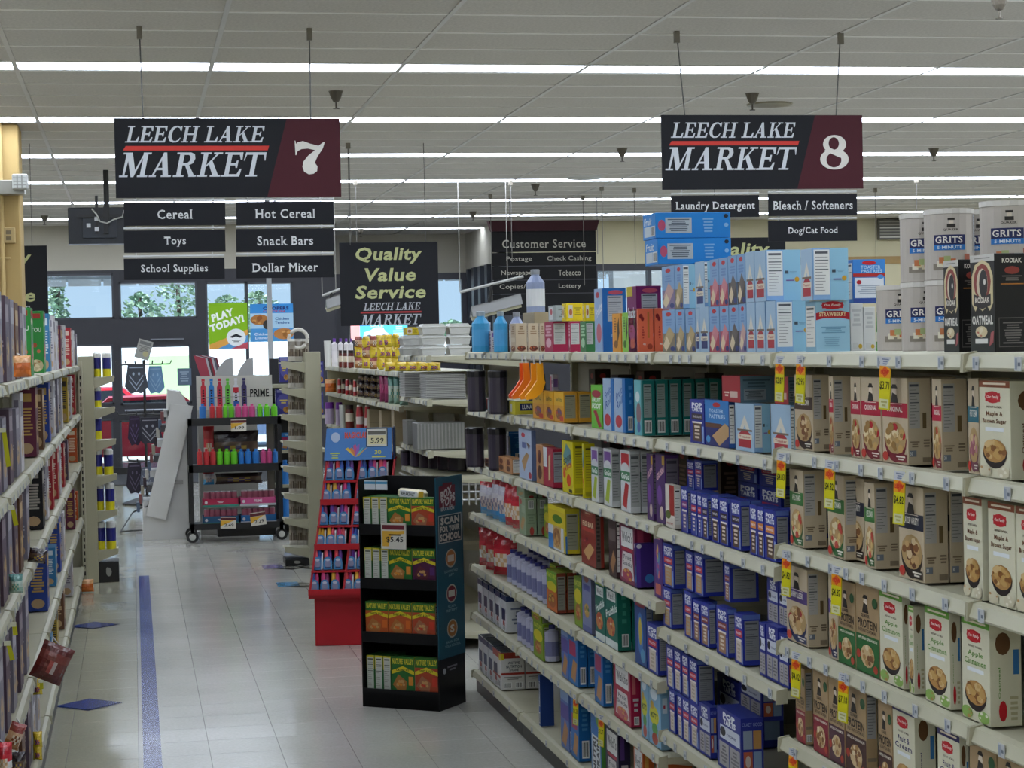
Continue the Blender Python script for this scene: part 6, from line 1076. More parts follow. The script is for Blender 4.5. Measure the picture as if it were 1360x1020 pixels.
# wire basket rows at the bottom of the pan bay
t = FOILBAY; m_ = MB()
for k in range(3): m_.tube([(LIP-.02, FB[0]+.02, .86+.045*k), (LIP+.5, FB[0]+.02, .86+.045*k)], .006, '#9a9a98', 'aluminium', 5); m_.tube([(LIP-.02, FB[0]+.02, .86+.045*k), (LIP-.02, FB[1]-.02, .86+.045*k)], .006, '#9a9a98', 'aluminium', 5)
m_.build('basket_rim', t)
m_ = MB()
for k in range(14): m_.tube([(LIP-.02+.04*k, FB[0]+.015, .83), (LIP-.02+.04*k, FB[0]+.015, .96)], .005, '#b8b8b4', 'aluminium', 4)
m_.build('basket_wires', t)
# ------------------------------------------------------------------ left shelving
LX = -.40; LZ = [1.65, 1.295, .94, .53]; LB = [14.9-1.217*k for k in range(0, 11)]
words = 'farthest,second farthest,third farthest,fourth farthest,fifth farthest,sixth farthest,seventh farthest,eighth farthest,ninth farthest,nearest'.split(',')
for k in range(9): bay(LB[k+1], LB[k], LZ, 'left aisle cream shelving bay with cereal, %s from camera' % words[k], side=-1, xl=LX, depth=.5, base=.165, seed=30+k, top=1.66)
t = empty('end_upright', (LX-.25, 14.97, 0), label='cream slotted end upright closing the left shelving', cat='upright'); m_ = MB(); m_.box(-.25, 0, 0, .27, .03, 1.66, '#a5a28c', 'painted_steel'); m_.build('panel', t)
m_ = MB(); m_.box(.245, -.055, 0, .275, -.002, 1.69, '#b1ad96', 'painted_steel')
for k in range(30): m_.box(.255, -.056, .1+.05*k, .265, -.054, .13+.05*k, '#1e1c18', 'painted_steel')
m_.build('slotted_post', t)
Lx = -.425; LW = {0: 'left top shelf', 1: 'left second shelf', 2: 'left third shelf', 3: 'left fourth shelf', 4: 'left base deck'}
CW_ = {'cer_white': 'white cereal carton with painted silvery glare', 'cer_plum': 'plum cereal carton', 'cer_red': 'red cereal carton', 'cer_blue': 'blue cereal carton', 'cer_grey': 'grey cereal carton', 'cer_mauve': 'mauve cereal carton', 'cer_brown': 'brown cereal carton', 'cer_yellow': 'yellow cereal carton', 'cer_orange': 'orange cereal carton', 'cer_black': 'black cereal carton', 'cer_teal': 'sky blue cereal carton', 'cereal_green': 'bright green marshmallow cereal carton'}
def PL(key, sh, xc, ylen, h, d=.06, inset=0, z=None):
    zz = (LZ+[.165])[sh]+.006; Y = Y_at(xc, Lx-inset, zz+.1)
    product(key, 'cereal_carton', CW_[key], LW[sh], Lx-inset, Y+ylen/2, zz, PI/2, ylen*.98, h, d, 'carton')
    return Y+ylen
def run(sh, spec):
    Y = None
    for key, xc, ln, h, d in spec: PL(key, sh, xc, ln, h, d)
run(0, [('cer_mauve', -12, .19, .30, .07), ('cer_grey', -2, .2, .3, .07), ('cer_mauve', 8, .2, .295, .055), ('cer_grey', 15, .2, .29, .055), ('cer_brown', 21, .2, .285, .055), ('cer_mauve', 27, .2, .28, .05), ('cer_white', 32, .2, .28, .05), ('cereal_green', 41.5, .2, .29, .06), ('cereal_green', 58.3, .21, .30, .07), ('cer_teal', 66, .2, .3, .04), ('cer_white', 72, .2, .3, .05), ('cer_white', 76, .2, .28, .05), ('cer_plum', 81, .2, .26, .06), ('cer_white', 86, .2, .27, .05), ('cer_red', 94.2, .2, .27, .06), ('cer_white', 98, .2, .26, .05), ('cer_grey', 101.5, .2, .24, .05)])
run(1, [('cer_plum', -15, .2, .26, .08), ('cer_mauve', -4, .2, .25, .08), ('cer_grey', 4, .2, .24, .06), ('cer_mauve', 13, .2, .26, .06), ('cer_grey', 22, .2, .25, .06), ('cer_white', 28, .2, .3, .03), ('cer_plum', 48, .22, .3, .085), ('cer_brown', 57, .2, .28, .04), ('cer_blue', 65.5, .2, .3, .06), ('cer_white', 72, .2, .3, .05), ('cer_grey', 77, .2, .3, .05), ('cer_white', 82, .2, .3, .05), ('cer_yellow', 90, .2, .29, .05), ('cer_white', 94.5, .2, .29, .04), ('cer_red', 99.5, .2, .29, .05), ('cer_white', 103.5, .2, .26, .05)])
run(2, [('cer_mauve', -14, .2, .3, .07), ('cer_grey', -6, .2, .3, .07), ('cer_mauve', 4, .2, .3, .06), ('cer_grey', 12, .2, .3, .06), ('cer_mauve', 20, .2, .28, .06), ('cer_brown', 27, .2, .28, .05), ('cer_grey', 36, .2, .28, .06), ('cer_black', 57, .2, .29, .085), ('cer_white', 63, .2, .28, .04), ('cer_red', 70, .2, .28, .05), ('cer_red', 77, .2, .28, .06), ('cer_white', 80, .2, .28, .04), ('cer_red', 85, .2, .26, .05), ('cer_mauve', 90, .2, .25, .05), ('cer_orange', 102, .2, .25, .07)])
run(3, [('cer_mauve', -8, .2, .3, .08), ('cer_grey', 0, .2, .3, .06), ('cer_mauve', 9, .2, .3, .06), ('cer_grey', 18, .2, .3, .06), ('cer_mauve', 27, .2, .3, .06), ('cer_grey', 35, .2, .3, .06), ('cer_blue', 63, .2, .29, .09), ('cer_teal', 74, .2, .2, .07), ('cer_blue', 80, .2, .3, .07), ('cer_white', 85, .2, .28, .05), ('cer_plum', 99, .2, .27, .06), ('cer_orange', 103, .15, .2, .05)])
run(4, [('cer_mauve', 12, .2, .28, .08), ('cer_grey', 20, .2, .28, .06), ('cer_brown', 30, .2, .28, .06), ('cer_mauve', 38, .2, .28, .06), ('cer_white', 44, .2, .26, .05), ('cer_white', 50, .2, .26, .05), ('cer_teal', 69, .2, .2, .08), ('cer_yellow', 76, .2, .25, .03), ('cer_brown', 85, .2, .28, .08), ('cer_white', 96, .2, .28, .07), ('cer_plum', 108, .2, .26, .06)])
# hanging clip strips with bags and yellow tags on the left edge
def hang(key, name, label, x0, x1, y0, y1, X, rz=0., tilt=0, grp='bags hanging from the left shelf edges'):
    Y = Y_at((x0+x1)/2, X, z_at((y0+y1)/2, X, 8)); Y = Y_at((x0+x1)/2, X, 1.0); q0 = atY(x0, y1, Y); q1 = atY(x1, y0, Y)
    me, w0, h0, d0 = DES[key]; o = place(name, me, ((q0.x+q1.x)/2, Y, q0.z), rz, None, ((q1.x-q0.x)/w0, 1, (q1.z-q0.z)/h0)); o.rotation_euler = (0, tilt, rz); tag(o, label, name.split('_')[-1], grp)
    m_ = MB(); m_.tube([(0, 0, h0*.98), (-.06*w0/.2, 0, h0*1.12)], .003, '#c8c8c8', 'plastic', 4); m_.build('hook', o)
hang('bag_maroon', 'snack_bag', 'maroon foil bag sticking out over the left base deck', 36, 80, 852, 905, -.33, .2, .45)
hang('bag_red', 'snack_bag', 'red foil bag hanging at the lower left corner', -6, 16, 985, 1030, -.37); hang('bag_tan', 'snack_bag', 'crumpled tan bag above red bag, lower left', 2, 23, 958, 995, -.38, .2, .4); hang('bag_dark', 'snack_bag', 'purple dark bag hanging at lower left edge', 14, 34, 998, 1030, -.36)
hang('bag_orange', 'snack_bag', 'orange bread bag hanging before the top left cereal', 18, 41, 472, 501, -.39); hang('bag_dark', 'snack_bag', 'silver dark packet hanging by the third left shelf', 36, 60, 728, 748, -.37, .2, .2); hang('bag_teal', 'snack_bag', 'pale blue packet hanging near left picture edge', 12, 30, 762, 788, -.385)
for i, (y, c) in enumerate(((1002, ''), (985, ''), (915, ''))): hang('bag_yellow', 'snack_bag', 'small golden packet on left base deck, %s from the bottom' % od(i), 44, 56, y-14, y+8, -.385)
p = atZ(112, 760, .0); q0 = atY(104, 762, 14.6); q1 = atY(119, 747, 14.6); product('bag_orange', 'snack_box', 'orange snack carton lying at the left shelf foot', 'the floor', (q0.x+q1.x)/2, 14.7, .006, 0, .13, .09, .06, 'carton')
for i, (x0, y0, x1, y1) in enumerate(((2, 572, 11, 619), (14, 675, 21, 697), (8, 855, 16, 876), (16, 830, 20, 843), (53, 905, 55, 915))):
    Y = Y_at((x0+x1)/2, -.375, z_at(y0, -.375, 7)); a = atY(x0, y0, Y); b = atY(x1, y1, Y); m_ = MB(); m_.add([(0, 0, 0), (.012, -.002, .004), (b.x-a.x+.008, -.002, b.z-a.z), (b.x-a.x-.006, 0, b.z-a.z-.003)], [(0, 1, 2, 3), (3, 2, 1, 0)], '#d0cc2c'); m_.box(-.006, -.004, -.005, .012, .002, .008, '#c8c8b0', 'plastic')
    tag(m_.build('shelf_flag', loc=a), 'narrow yellow flag tag on the left shelving edge, %s from top' % od([0, 1, 3, 2, 4][i]), 'tag', 'yellow flag tags')
# ------------------------------------------------------------------ power-wing stands
def stand(side, ux0, ux1, sx, Y, ytop, ybot, sh, label, blk):
    a = atY(ux0, ybot, Y); b = atY(ux1, ytop, Y); c = atY(sx, ybot, Y); t = empty('display_stand', (a.x, Y, 0), label=label, cat='display stand'); m_ = MB(); m_.box(0, -.02, 0, b.x-a.x, .3, b.z, '#a8a48c', 'painted_steel', ch=.004); m_.build('upright', t)
    X0 = (b.x-a.x) if side > 0 else 0; X1 = c.x-a.x
    for y in sh:
        z = z_at(y, a.x, Y); m_ = MB(); m_.box(min(X0, X1), 0, z-.01, max(X0, X1), .28, z, '#b1ad96', 'painted_steel'); m_.prism([(X0, z-.01), (X0, z-.085), (X1, z-.03), (X1, z+.012), (X1-.01*side, z+.012)], -.006, 0, 'y', '#aba78f', 'painted_steel'); m_.build('shelf', t)
    z = z_at(sh[-1], a.x, Y)-.09; m_ = MB(); m_.box(min(X0, X1), .0, 0, max(X0, X1), .28, z, '#161618', 'painted_steel', ch=.004); f = Face(m_, (min(X0, X1), 0, 0), (abs(X1-X0), 0, 0), (0, 0, z), (0, -1, 0)); f.E(.5, .5, .14, .22, '#a8a8a0', 10); f.E(.44, .62, .08, .12, '#a8a8a0', 8); m_.build('base_box', t)
    return t
stand(1, 110, 124, 158, 15.3, 473, 755, [502, 543, 586, 633, 680, 732], 'cream stand of yellow labelled canisters at left shelving end', 1)
i = 0
for yb, yt, xs_ in ((501, 468, ((124, 135), (136, 148))), (541, 513, ((124, 135),)), (584, 549, ((124, 136),)), (631, 596, ((125, 137), (138, 151))), (678, 641, ((127, 139), (140, 153))), (731, 692, ((128, 141), (141, 155)))):
    for a, b_ in xs_: Q(PX, 'canister_y', 'wipes_canister', 'yellow and navy wipes canister, %s from the top' % od(i), 'the left stand', a, b_, yt, yb, 15.42); i += 1
stand(-1, 411, 425, 379, 15.9, 467, 742, [481, 516, 551, 586, 620, 656, 689, 727], 'cream stand of clear bagged pet chews', 1)
i = 0
for yb, yt in ((480, 450), (515, 487), (550, 521), (585, 557), (619, 592), (655, 626), (688, 660), (724, 694)):
    for k in range(3): Q(PX, 'bag_chew', 'pet_chew_bag', 'clear grey bag of pet chews, tier %s' % od(i), 'the chew stand', 382+9.5*k+i*.3, 392.5+9.5*k+i*.3, yt, yb, 15.98+.03*k)
    i += 1
p = atY(396, 445, 16.0); m_ = MB(); m_.tube([(.075*math.cos(k*PI/8), 0, .075*math.sin(k*PI/8)) for k in range(17)], .016, '#c8c4bc', 'plastic', 7); tag(m_.build('chew_ring', loc=(p.x, p.y, p.z-.03)), 'pale ring shaped pet chew on top of the stand', 'pet chew')
# shelf beyond with violet cereal cartons
YB2 = 18.75; a = atY(366, 700, YB2); b = atY(430, 475, YB2); t = empty('cereal_rack', (a.x, YB2, 0), label='cream rack of violet cartons behind the chew stand', cat='shelving'); W = b.x-a.x; m_ = MB(); m_.box(0, .35, 0, W, .38, b.z, '#26262a', 'painted_steel'); m_.build('back_panel', t)
for y in (511, 553, 598, 644, 690): m_ = MB(); zz = z_at(y, a.x, YB2); m_.box(0, 0, zz-.03, W, .35, zz, '#a5a28c', 'painted_steel'); m_.build('shelf', t)
def viol(f): f.E(.5, .5, .42, .3, '#5c5aa8'); f.lines(.25, .42, .75, .6, 2, '#e0c864'); f.food(.7, .2, .25, .12, '#b8863c', ['#d8a85c', '#94602c'], 3, 6); f.R(.1, .85, .9, .95, '#8c8cc8')
mk('violet_c', (.2, .28, .06), '#39398c', viol)
for x0, x1, yt, yb, ky, nm_, ds in ((371, 384, 474, 508, 'violet_c', 'cereal_carton', 'violet cereal carton, top tier'), (366, 388, 516, 551, 'violet_c', 'cereal_carton', 'violet cereal carton with round badge'), (420, 430, 480, 510, 'violet_c', 'cereal_carton', 'violet carton right of the chew upright'), (420, 430, 520, 552, 'violet_c', 'cereal_carton', 'second violet carton right of chew upright'), (372, 385, 575, 597, 'nutri_blue', 'snack_carton', 'sky blue carton behind the rack'), (373, 385, 611, 643, 'drink_blue', 'drink_bottle', 'green and blue bottle pack'), (374, 386, 656, 689, 'drink_blue', 'drink_bottle', 'lower green and blue bottle pack')): Q(PX, ky, nm_, ds, 'the violet rack', x0, x1, yt, yb, YB2+.05)
# ------------------------------------------------------------------ black rolling drink rack
YR = 18.1; a = atY(253, 705, YR); b = atY(372, 498, YR); W = b.x-a.x; t = empty('drink_rack', (a.x, YR, 0), label='black rolling rack of coloured drink bottles', cat='rack'); BK = '#17171a'
def zr_(y): return z_at(y, a.x+.3, YR)
for x in (0, W-.035):
    for yy in (0, .42): m_ = MB(); m_.box(x, yy, .1, x+.035, yy+.035, zr_(556), BK, 'painted_steel'); m_.build('post', t)
    for yy in (0, .38):
        m_ = MB(); m_.prism([(x+.017+.055*math.cos(k*PI/6), .055+.055*math.sin(k*PI/6)) for k in range(12)], yy, yy+.03, 'y', '#1c1c1e', 'plastic'); m_.prism([(x+.017+.03*math.cos(k*PI/6), .055+.03*math.sin(k*PI/6)) for k in range(12)], yy-.004, yy+.034, 'y', '#b8b8b4', 'plastic'); m_.box(x, yy, .09, x+.04, yy+.03, .13, '#a0a0a0', 'aluminium'); m_.build('caster', t)
lev = []
for y0, y1 in ((557, 565), (619, 627), (697, 703)): m_ = MB(); m_.box(0, 0, zr_(y1), W, .45, zr_(y0), BK, 'painted_steel'); m_.box(0, 0, zr_(y0), W, .012, zr_(y0)+.015, BK, 'painted_steel'); m_.build('tray', t); lev.append(zr_(y0))
m_ = MB(); m_.box(W*.86, .3, .15, W*.94, .34, zr_(560), '#5c5850', 'painted_steel'); m_.build('rear_brace', t); m_ = MB(); m_.box(W*.3, .2, .03, W*.93, .4, .12, '#101012', 'plastic'); m_.build('lower_box', t)
def prime(f):
    for i, c in enumerate(('#c83c48', '#3a80c8', '#c0304c', '#6cc04c', '#d8d8e0', '#4a4470')):
        u = .085+.108*i; f.R(u-.035, .1, u+.035, .68, c); f.E(u, .68, .035, .08, c, 10); f.R(u-.018, .75, u+.018, .84, c); f.R(u-.022, .85, u+.022, .93, c); f.T('PRIME', u, .38, .05, .36, '#1c1c20' if i != 4 else '#3a4a90', bold=.02) if False else f.lines(u-.018, .15, u+.018, .62, 6, '#2a2228', i)
        if i == 4: f.R(u-.035, .5, u+.035, .66, '#c03040'); f.R(u-.035, .1, u+.035, .25, '#3a60b0')
    f.R(.0, .37, 1, .385, '#8c8c8a'); f.T('PRIME', .83, .48, .25, .24, '#1c1c1e', bold=.02)
board('header_card', None, None, 262, 361, 498, 545, YR+.3, '#c4c2bc', prime, parent=None); hc = bpy.data.objects[-1] if False else [o for o in COL.objects if o.name.startswith('header_card')][0]; hc.parent = t; hc.location = hc.location-t.location
C6 = Sheet(180, 480, 3.923); BN = {'drink_blue': 'blue', 'drink_red': 'red', 'drink_green': 'lime green', 'drink_pink': 'pink'}
for k, xs_ in (('drink_blue', ((332, 368),)), ('drink_red', ((386, 415), (420, 454))), ('drink_green', ((456, 482), (484, 515))), ('drink_pink', ((519, 553), (556, 588), (591, 625))), ('drink_green', ((633, 664), (668, 700), (706, 740)))):
    for a_, b_ in xs_: Q(C6, k, 'drink_bottle', '%s drink bottle' % BN[k], 'top tray of drink rack', a_, b_, 220, 303, YR+.12, lev[0]+.0)
for k, xs_ in (('drink_red', ((320, 349), (354, 386), (389, 421))), ('drink_green', ((423, 456), (460, 494), (497, 533))), ('drink_blue', ((537, 567), (570, 607), (610, 647))), ('drink_pink', ((651, 683), (685, 713))), ('drink_blue', ((715, 742),))):
    for a_, b_ in xs_: Q(C6, k, 'drink_bottle', '%s drink bottle' % BN[k], 'middle tray of drink rack', a_, b_, 455, 545, YR+.12, lev[1])
def trayd(c, c2, x0, x1, y0, y1, label, zz):
    p0 = atY(C6.x(x0), 600, YR+.08); p1 = atY(C6.x(x1), 600, YR+.08); h = .075; m_ = MB(); w_ = p1.x-p0.x
    for q in ((0, 0, 0, w_, .008, h), (0, .2, 0, w_, .208, h), (0, 0, 0, .006, .2, h), (w_-.006, 0, 0, w_, .2, h), (0, 0, 0, w_, .2, .004)): m_.box(*q, c)
    f = Face(m_, (0, 0, 0), (w_, 0, 0), (0, 0, h), (0, -1, 0)); f.R(0, 0, 1, .25, c2); f.E(.1, .55, .04, .2, '#e0dce0'); (f.T('PRIME', .5, .6, .22, .34, '#ecdce4', bold=.03) if c == '#d05890' else f.lines(.4, .45, .6, .7, 2, '#ecdce4')); tag(m_.build('can_tray', loc=(p0.x, YR+.06, zz)), label, 'tray', 'card trays of slim cans'); return p0.x, w_
zl = lev[2]; zu = z_at(678, a.x+.3, YR)
for lv, zz in ((0, zl), (1, zl+.16)):
    for s_, (x0, x1) in enumerate(((342, 532), (538, 726))):
        px, pw_ = trayd(['#2c5c84', '#2c70b0'][s_] if lv == 0 else ['#b02c50', '#d05890'][s_], ['#3c8c7c', '#c8ccd4'][s_], x0, x1, 0, 0, '%s card tray of slim cans on the %s of the rack' % (['blue', 'pink'][lv], ['left half', 'right half'][s_]), zz)
        for k in range(6): product('can_slim', 'drink_can', 'slim pinkish drink can' if lv else 'slim dark drink can', ['lower left tray', 'lower right tray', 'upper left tray', 'upper right tray'][lv*2+s_], px+.04+k*(pw_-.08)/5, YR+.11, zz+.006, 0, .056, .135, None, 'can')
for i, (x0, x1, y0, y1, txt, tl) in enumerate(((307, 327, 557, 573, '1.99', .0), (293, 313, 686, 702, '2.49', .03), (334, 354, 681, 699, '2.29', -.12))):
    def card(f, txt=txt): f.R(0, 0, 1, 1, '#cfcac0'); f.R(0, .72, 1, .95, '#5c2c30'); f.poly([(0, .2), (0, .7), (.6, .7), (.9, .72)], '#d8a83c'); f.T(txt, .55, .3, .6, .26, '#26262a', bold=.02)
    board('price_card', '%s price card on the drink rack' % ['topmost white', 'lower left white', 'lower right tilted white'][i], 'price card', x0, x1, y0, y1, YR-.02, '#cfcac0', card, tilt=tl)
for i, (x0, x1, y0, y1, c, l) in enumerate(((270, 285, 566, 596, 'bag_red', 'red and white party bag hanging in the rack'), (280, 345, 572, 596, 'bag_dark', 'dark folded bag lying inside the rack'), (270, 285, 627, 650, 'bag_wr', 'red patterned bag hanging low in the rack'), (285, 350, 628, 648, 'bag_dark', 'dark maroon bag lying low in the rack'))): Q(PX, c, 'gift_bag', l, 'drink rack', x0, x1, y0, y1, YR+.3, lev[1]+.0 if i < 2 else lev[2]+.35)
# card rack with fins on top, behind
YF = 18.9; a2 = atY(262, 500, YF); t = empty('card_holder', (a2.x, YF, 0), label='white finned greeting card holder behind the drink rack', cat='card holder')
for x0, x1 in ((285, 309), (315, 336)):
    q0 = atY(x0, 500, YF); q1 = atY(x1, 475, YF); w_, h_ = q1.x-q0.x, q1.z-q0.z; m_ = MB(); m_.prism([(0, 0), (w_, 0), (w_, h_), (w_*.6, h_*.9), (w_*.2, h_*.45)], 0, .02, 'y', '#b8b8b8'); m_.build('fin', t, (q0.x-a2.x, 0, q0.z))
m_ = MB(); q1 = atY(340, 500, YF); m_.box(0, .02, 0, q1.x-a2.x, .4, a2.z, '#b8b6b0'); m_.build('cabinet', t)
for k in range(7): m_ = MB(); m_.prism([(0, 0), (.09, 0), (.05, .17), (-.06, .2)], .03+.03*k, .034+.03*k, 'y', ['#b04858', '#c8c8cc', '#5c4c50', '#a83848', '#d0d0d4', '#6c6c78', '#8c3c48'][k]); m_.build('greeting_card', t, (.03+.02*k, 0, a2.z))
# ------------------------------------------------------------------ grey slanted card display, seen from its side
YG = 18.55; g0 = atZ(190, 718, 0); sc = lambda x, y: (atY(x, y, YG).x-g0.x, max(0, atY(x, y, YG).z)); t = empty('card_display', (g0.x, YG, 0), label='pale grey slanted card display seen from its side', cat='display stand')
GR = '#c6c6c4'
m_ = MB(); m_.prism([sc(190, 720), sc(253, 718), sc(253, 640), sc(254, 545), sc(240, 520), sc(223, 518), sc(222, 560), sc(205, 665), sc(190, 675)], 0, .6, 'y', GR, 'sign_board'); m_.build('cabinet', t)
m_ = MB(); m_.prism([sc(227, 536), sc(256, 539), sc(220, 690), sc(194, 684)], -.05, -.012, 'y', '#d0d0ce', 'sign_board'); m_.build('side_panel', t)
for k in range(7):
    x, y = 222-4.6*k, 545+20*k; m_ = MB(); p0 = sc(x-4, y+9); p1 = sc(x+3, y); m_.box(p0[0], 0, p0[1], p1[0]+.03, .5, p1[1], '#c4c4c4' if k % 2 == 0 else '#4c4a50', 'carton'); m_.build('card_pocket', t)
for i in range(12): x, y = 219-2.9*i, 552+11*i; p0 = sc(x-4, y+8); m_ = MB(); m_.box(0, 0, 0, .03, .1, .09, ['#8c5a5c', '#5c6c84', '#c8c4bc', '#40343c', '#a8a090'][i % 5]); tag(m_.build('greeting_card', loc=(g0.x+p0[0]-.01, YG+.05, p0[1]+.0)), 'greeting card in the slanted grey display, %s from top' % od(i), 'card', 'cards in the slanted display')
m_ = MB(); q0, q1 = sc(238, 640), sc(243, 638); m_.box(q0[0]-.05, -.03, q0[1]-.02, q1[0], -.0, q1[1], '#9a9894', 'sign_board'); m_.build('bracket', t)
p = atZ(160, 708, 0); q = atZ(192, 693, 0); m_ = MB(); m_.tube([(p.x, p.y, .012), ((p.x+q.x)/2, q.y, .1), (q.x, q.y, .16)], .008, '#2a2a2c'); m_.tube([(p.x, p.y, .012), ((p.x+q.x)/2, p.y-.1, .03), (q.x, p.y, .02)], .008, '#2a2a2c'); tag(m_.build('bent_wire'), 'bent black wire foot on the floor by grey display', 'wire')
# ------------------------------------------------------------------ bandana tree
YC2 = 23.; p = atY(193, 560, YC2); t = empty('bandana_tree', (p.x, YC2, 0), label='black pole rack before the glass doors', cat='rack'); m_ = MB(); m_.tube([(0, 0, .1), (0, 0, atY(193, 478, YC2).z)], .018, BK); m_.build('pole', t)
m_ = MB(); m_.lathe([(.28, 0), (.28, .02), (.03, .1)], 14, BK, 'painted_steel'); m_.build('base', t)
for y in (484, 550, 612):
    z = atY(193, y, YC2).z; m_ = MB()
    for k in range(6): an = k*PI/3+.2; m_.tube([(0, 0, z), (.3*math.cos(an), .3*math.sin(an), z), (.32*math.cos(an), .32*math.sin(an), z+.04)], .008, BK, n=5)
    m_.build('hook_ring', t)
def bandana(x0, x1, y0, y1, c, c2, label, dy):
    a = atY(x0, y1, YC2+dy); b = atY(x1, y0, YC2+dy); W, H = b.x-a.x, b.z-a.z; m_ = MB(); m_.prism([(W*.15, H), (W*.85, H), (W, H*.22), (W*.7, 0), (W*.5, H*.05), (W*.25, 0), (0, H*.25)], -.03, .03, 'y', c, 'cloth'); f = Face(m_, (0, -.03, 0), (W, 0, 0), (0, 0, H), (0, -1, 0), 'cloth')
    for s_ in (.0, .18): f.poly([(.2, .65-s_), (.5, .32-s_), (.8, .65-s_), (.8, .6-s_), (.5, .27-s_), (.2, .6-s_)], c2)
    f.E(.38, .68, .05, .06, c2, 7); f.E(.62, .68, .05, .06, c2, 7); f.R(.2, .88, .8, .91, c2)
    tag(m_.build('bandana', loc=(a.x, YC2+dy, a.z)), label, 'bandana', 'bandanas hung on pole rack')
bandana(166, 196, 484, 523, '#3c4048', '#8c98a8', 'grey bandana with chevron print, upper left', -.3); bandana(195, 218, 486, 523, '#5c7c9c', '#7c98b4', 'faded blue bandana, upper right', -.26); bandana(170, 188, 552, 592, '#2c2034', '#5c4c70', 'purple black bandana, middle left', -.22); bandana(183, 215, 554, 590, '#24222c', '#7c7c84', 'black bandana with chevron print, middle', -.3); bandana(168, 190, 614, 656, '#221c28', '#4c4458', 'black bandana hanging lowest', -.26); bandana(186, 204, 620, 650, '#4c505c', '#7c808c', 'grey bandana hanging lowest, right', -.3)
board('price_sign', 'small grey tilted sign above the bandanas', 'sign', 178, 197, 448, 474, YC2-.05, '#9a9a94', lambda f: (f.R(.1, .75, .9, .92, '#6c6c6c'), f.lines(.1, .35, .9, .7, 5, '#6c6c68'), f.E(.7, .3, .2, .15, '#b0a880')), tilt=.3)
# ------------------------------------------------------------------ red diving toy display
def quad_frame(o, ang):
    c, s = math.cos(ang), math.sin(ang); return lambda x, y, z=0: (o.x+c*x-s*y, o.y+s*x+c*y, z)
o_ = atZ(419, 858, 0); t = empty('toy_display', (o_.x, o_.y, 0), -.16, 'red cardboard display of bright marker toys with blue header', 'display stand'); RD = '#b01c26'
zt = lambda y: z_at(y, o_.x+.2, o_.y); W = .35; zb_, zm, ztop, zh = zt(787), zt(612), zt(614), zt(570)
m_ = MB(); m_.box(0, 0, 0, W, .34, zb_, RD, 'carton', ch=.003); m_.box(-.03, -.06, zb_-.02, W+.03, .36, zb_, RD, 'carton'); m_.build('base_box', t)
# sloping tray column: front leans back with height
def lean(v): return -.06+.16*v
m_ = MB()
for x in (-.03, .165, W+.02): m_.add([(x+.055*0, lean(0), zb_), (x, .36, zb_), (x+.11, .36, zm), (x+.11, lean(1), zm), (x+.012, lean(0), zb_), (x+.012, .36, zb_), (x+.122, .36, zm), (x+.122, lean(1), zm)], [(0, 1, 2, 3), (7, 6, 5, 4), (0, 3, 7, 4), (1, 5, 6, 2)], RD)
m_.add([(-.03, .36, zb_), (W+.03, .36, zb_), (W+.13, .36, zm), (.08, .36, zm)], [(0, 1, 2, 3)], '#6c141c'); m_.build('tray_frame', t)
tier = MB(); TH = (zm-zb_)/6
for k in range(6):
    v = k/6; z = zb_+TH*k; sh_ = .11*v; m_ = MB(); m_.box(-.03+sh_, lean(v)-.01, z, W+.03+sh_, .3, z+.008, RD); m_.box(-.03+sh_, lean(v)-.012, z, W+.03+sh_, lean(v)-.004, z+(.035 if k % 2 == 0 else .012), RD); m_.build('tray', t)
m_ = MB(); m_.box(.08, .1, zm, W+.12, .36, zm+.02, RD); m_.prism([(.1, zm), (.42, zm), (.42, zh-.02), (.34, zh), (.1, zh)], W+.125, W+.135, 'x', '#1c2c50'); m_.prism([(.06, zm), (.12, zh)], 0, 0, 'x', RD) if False else None
m_.add([(.07, .08, zm), (W+.12, .08, zm), (W+.12, .14, zh), (.085, .14, zh), (.07, .09, zm), (W+.12, .09, zm), (W+.12, .15, zh), (.085, .15, zh)], [(0, 1, 2, 3), (7, 6, 5, 4), (0, 3, 7, 4), (1, 5, 6, 2), (3, 2, 6, 7)], '#3f78b8')
f = Face(m_, (.08, .079, zm), (W+.035, 0, 0), (0, .06, zh-zm), (0, -1, .1)); f.T('MAGICLAND', .5, .78, .42, .2, '#c84a34', bold=.05); f.E(.15, .72, .07, .16, '#a8b8d0'); 
for i, c in enumerate(('#d8b83c', '#c8783c', '#b84c7c', '#8c5cb0', '#5cb0b0', '#c8a04c')): f.poly([(.45, .1), (.3+.06*i, .35+.1*(i in (2, 3))), (.34+.06*i, .4+.1*(i in (2, 3))), (.5, .12)], c)
f.T('30', .8, .24, .1, .14, '#c8c84c', bold=.04); f.lines(.06, .05, .22, .26, 3, '#a8b84c'); f.lines(.7, .06, .92, .12, 1, '#c8c84c'); f.R(.62, .4, .95, .98, '#26301c'); f.R(.635, .42, .935, .96, '#cfccc0'); f.R(.65, .78, .92, .9, '#5c5a50'); f.R(.65, .48, .92, .76, '#d8cfa0'); f.T('5.99', .79, .6, .2, .16, '#2a2a2c', bold=.02); m_.build('header', t)
TOYC = ['#e04c8c', '#d8404c', '#6a3c94', '#e0a83c', '#3c5cb0', '#c83c74', '#e85c6c', '#8c3c6c']
tb = MB(); tb.prism([(-.035, 0), (.035, 0), (.035, .045), (.028, .066), (.012, .078), (-.012, .078), (-.028, .066), (-.035, .045)], 0, .006, 'y', '#4a88bc'); ff = Face(tb, (-.035, 0, 0), (.07, 0, 0), (0, 0, .08), (0, -1, 0)); ff.E(.5, .45, .32, .3, '#8c8ca8'); ff.E(.5, .75, .25, .1, '#c8c8d8'); ff.R(.2, .1, .8, .2, '#28406c'); cardm = tb.mesh('card')
topm = {}
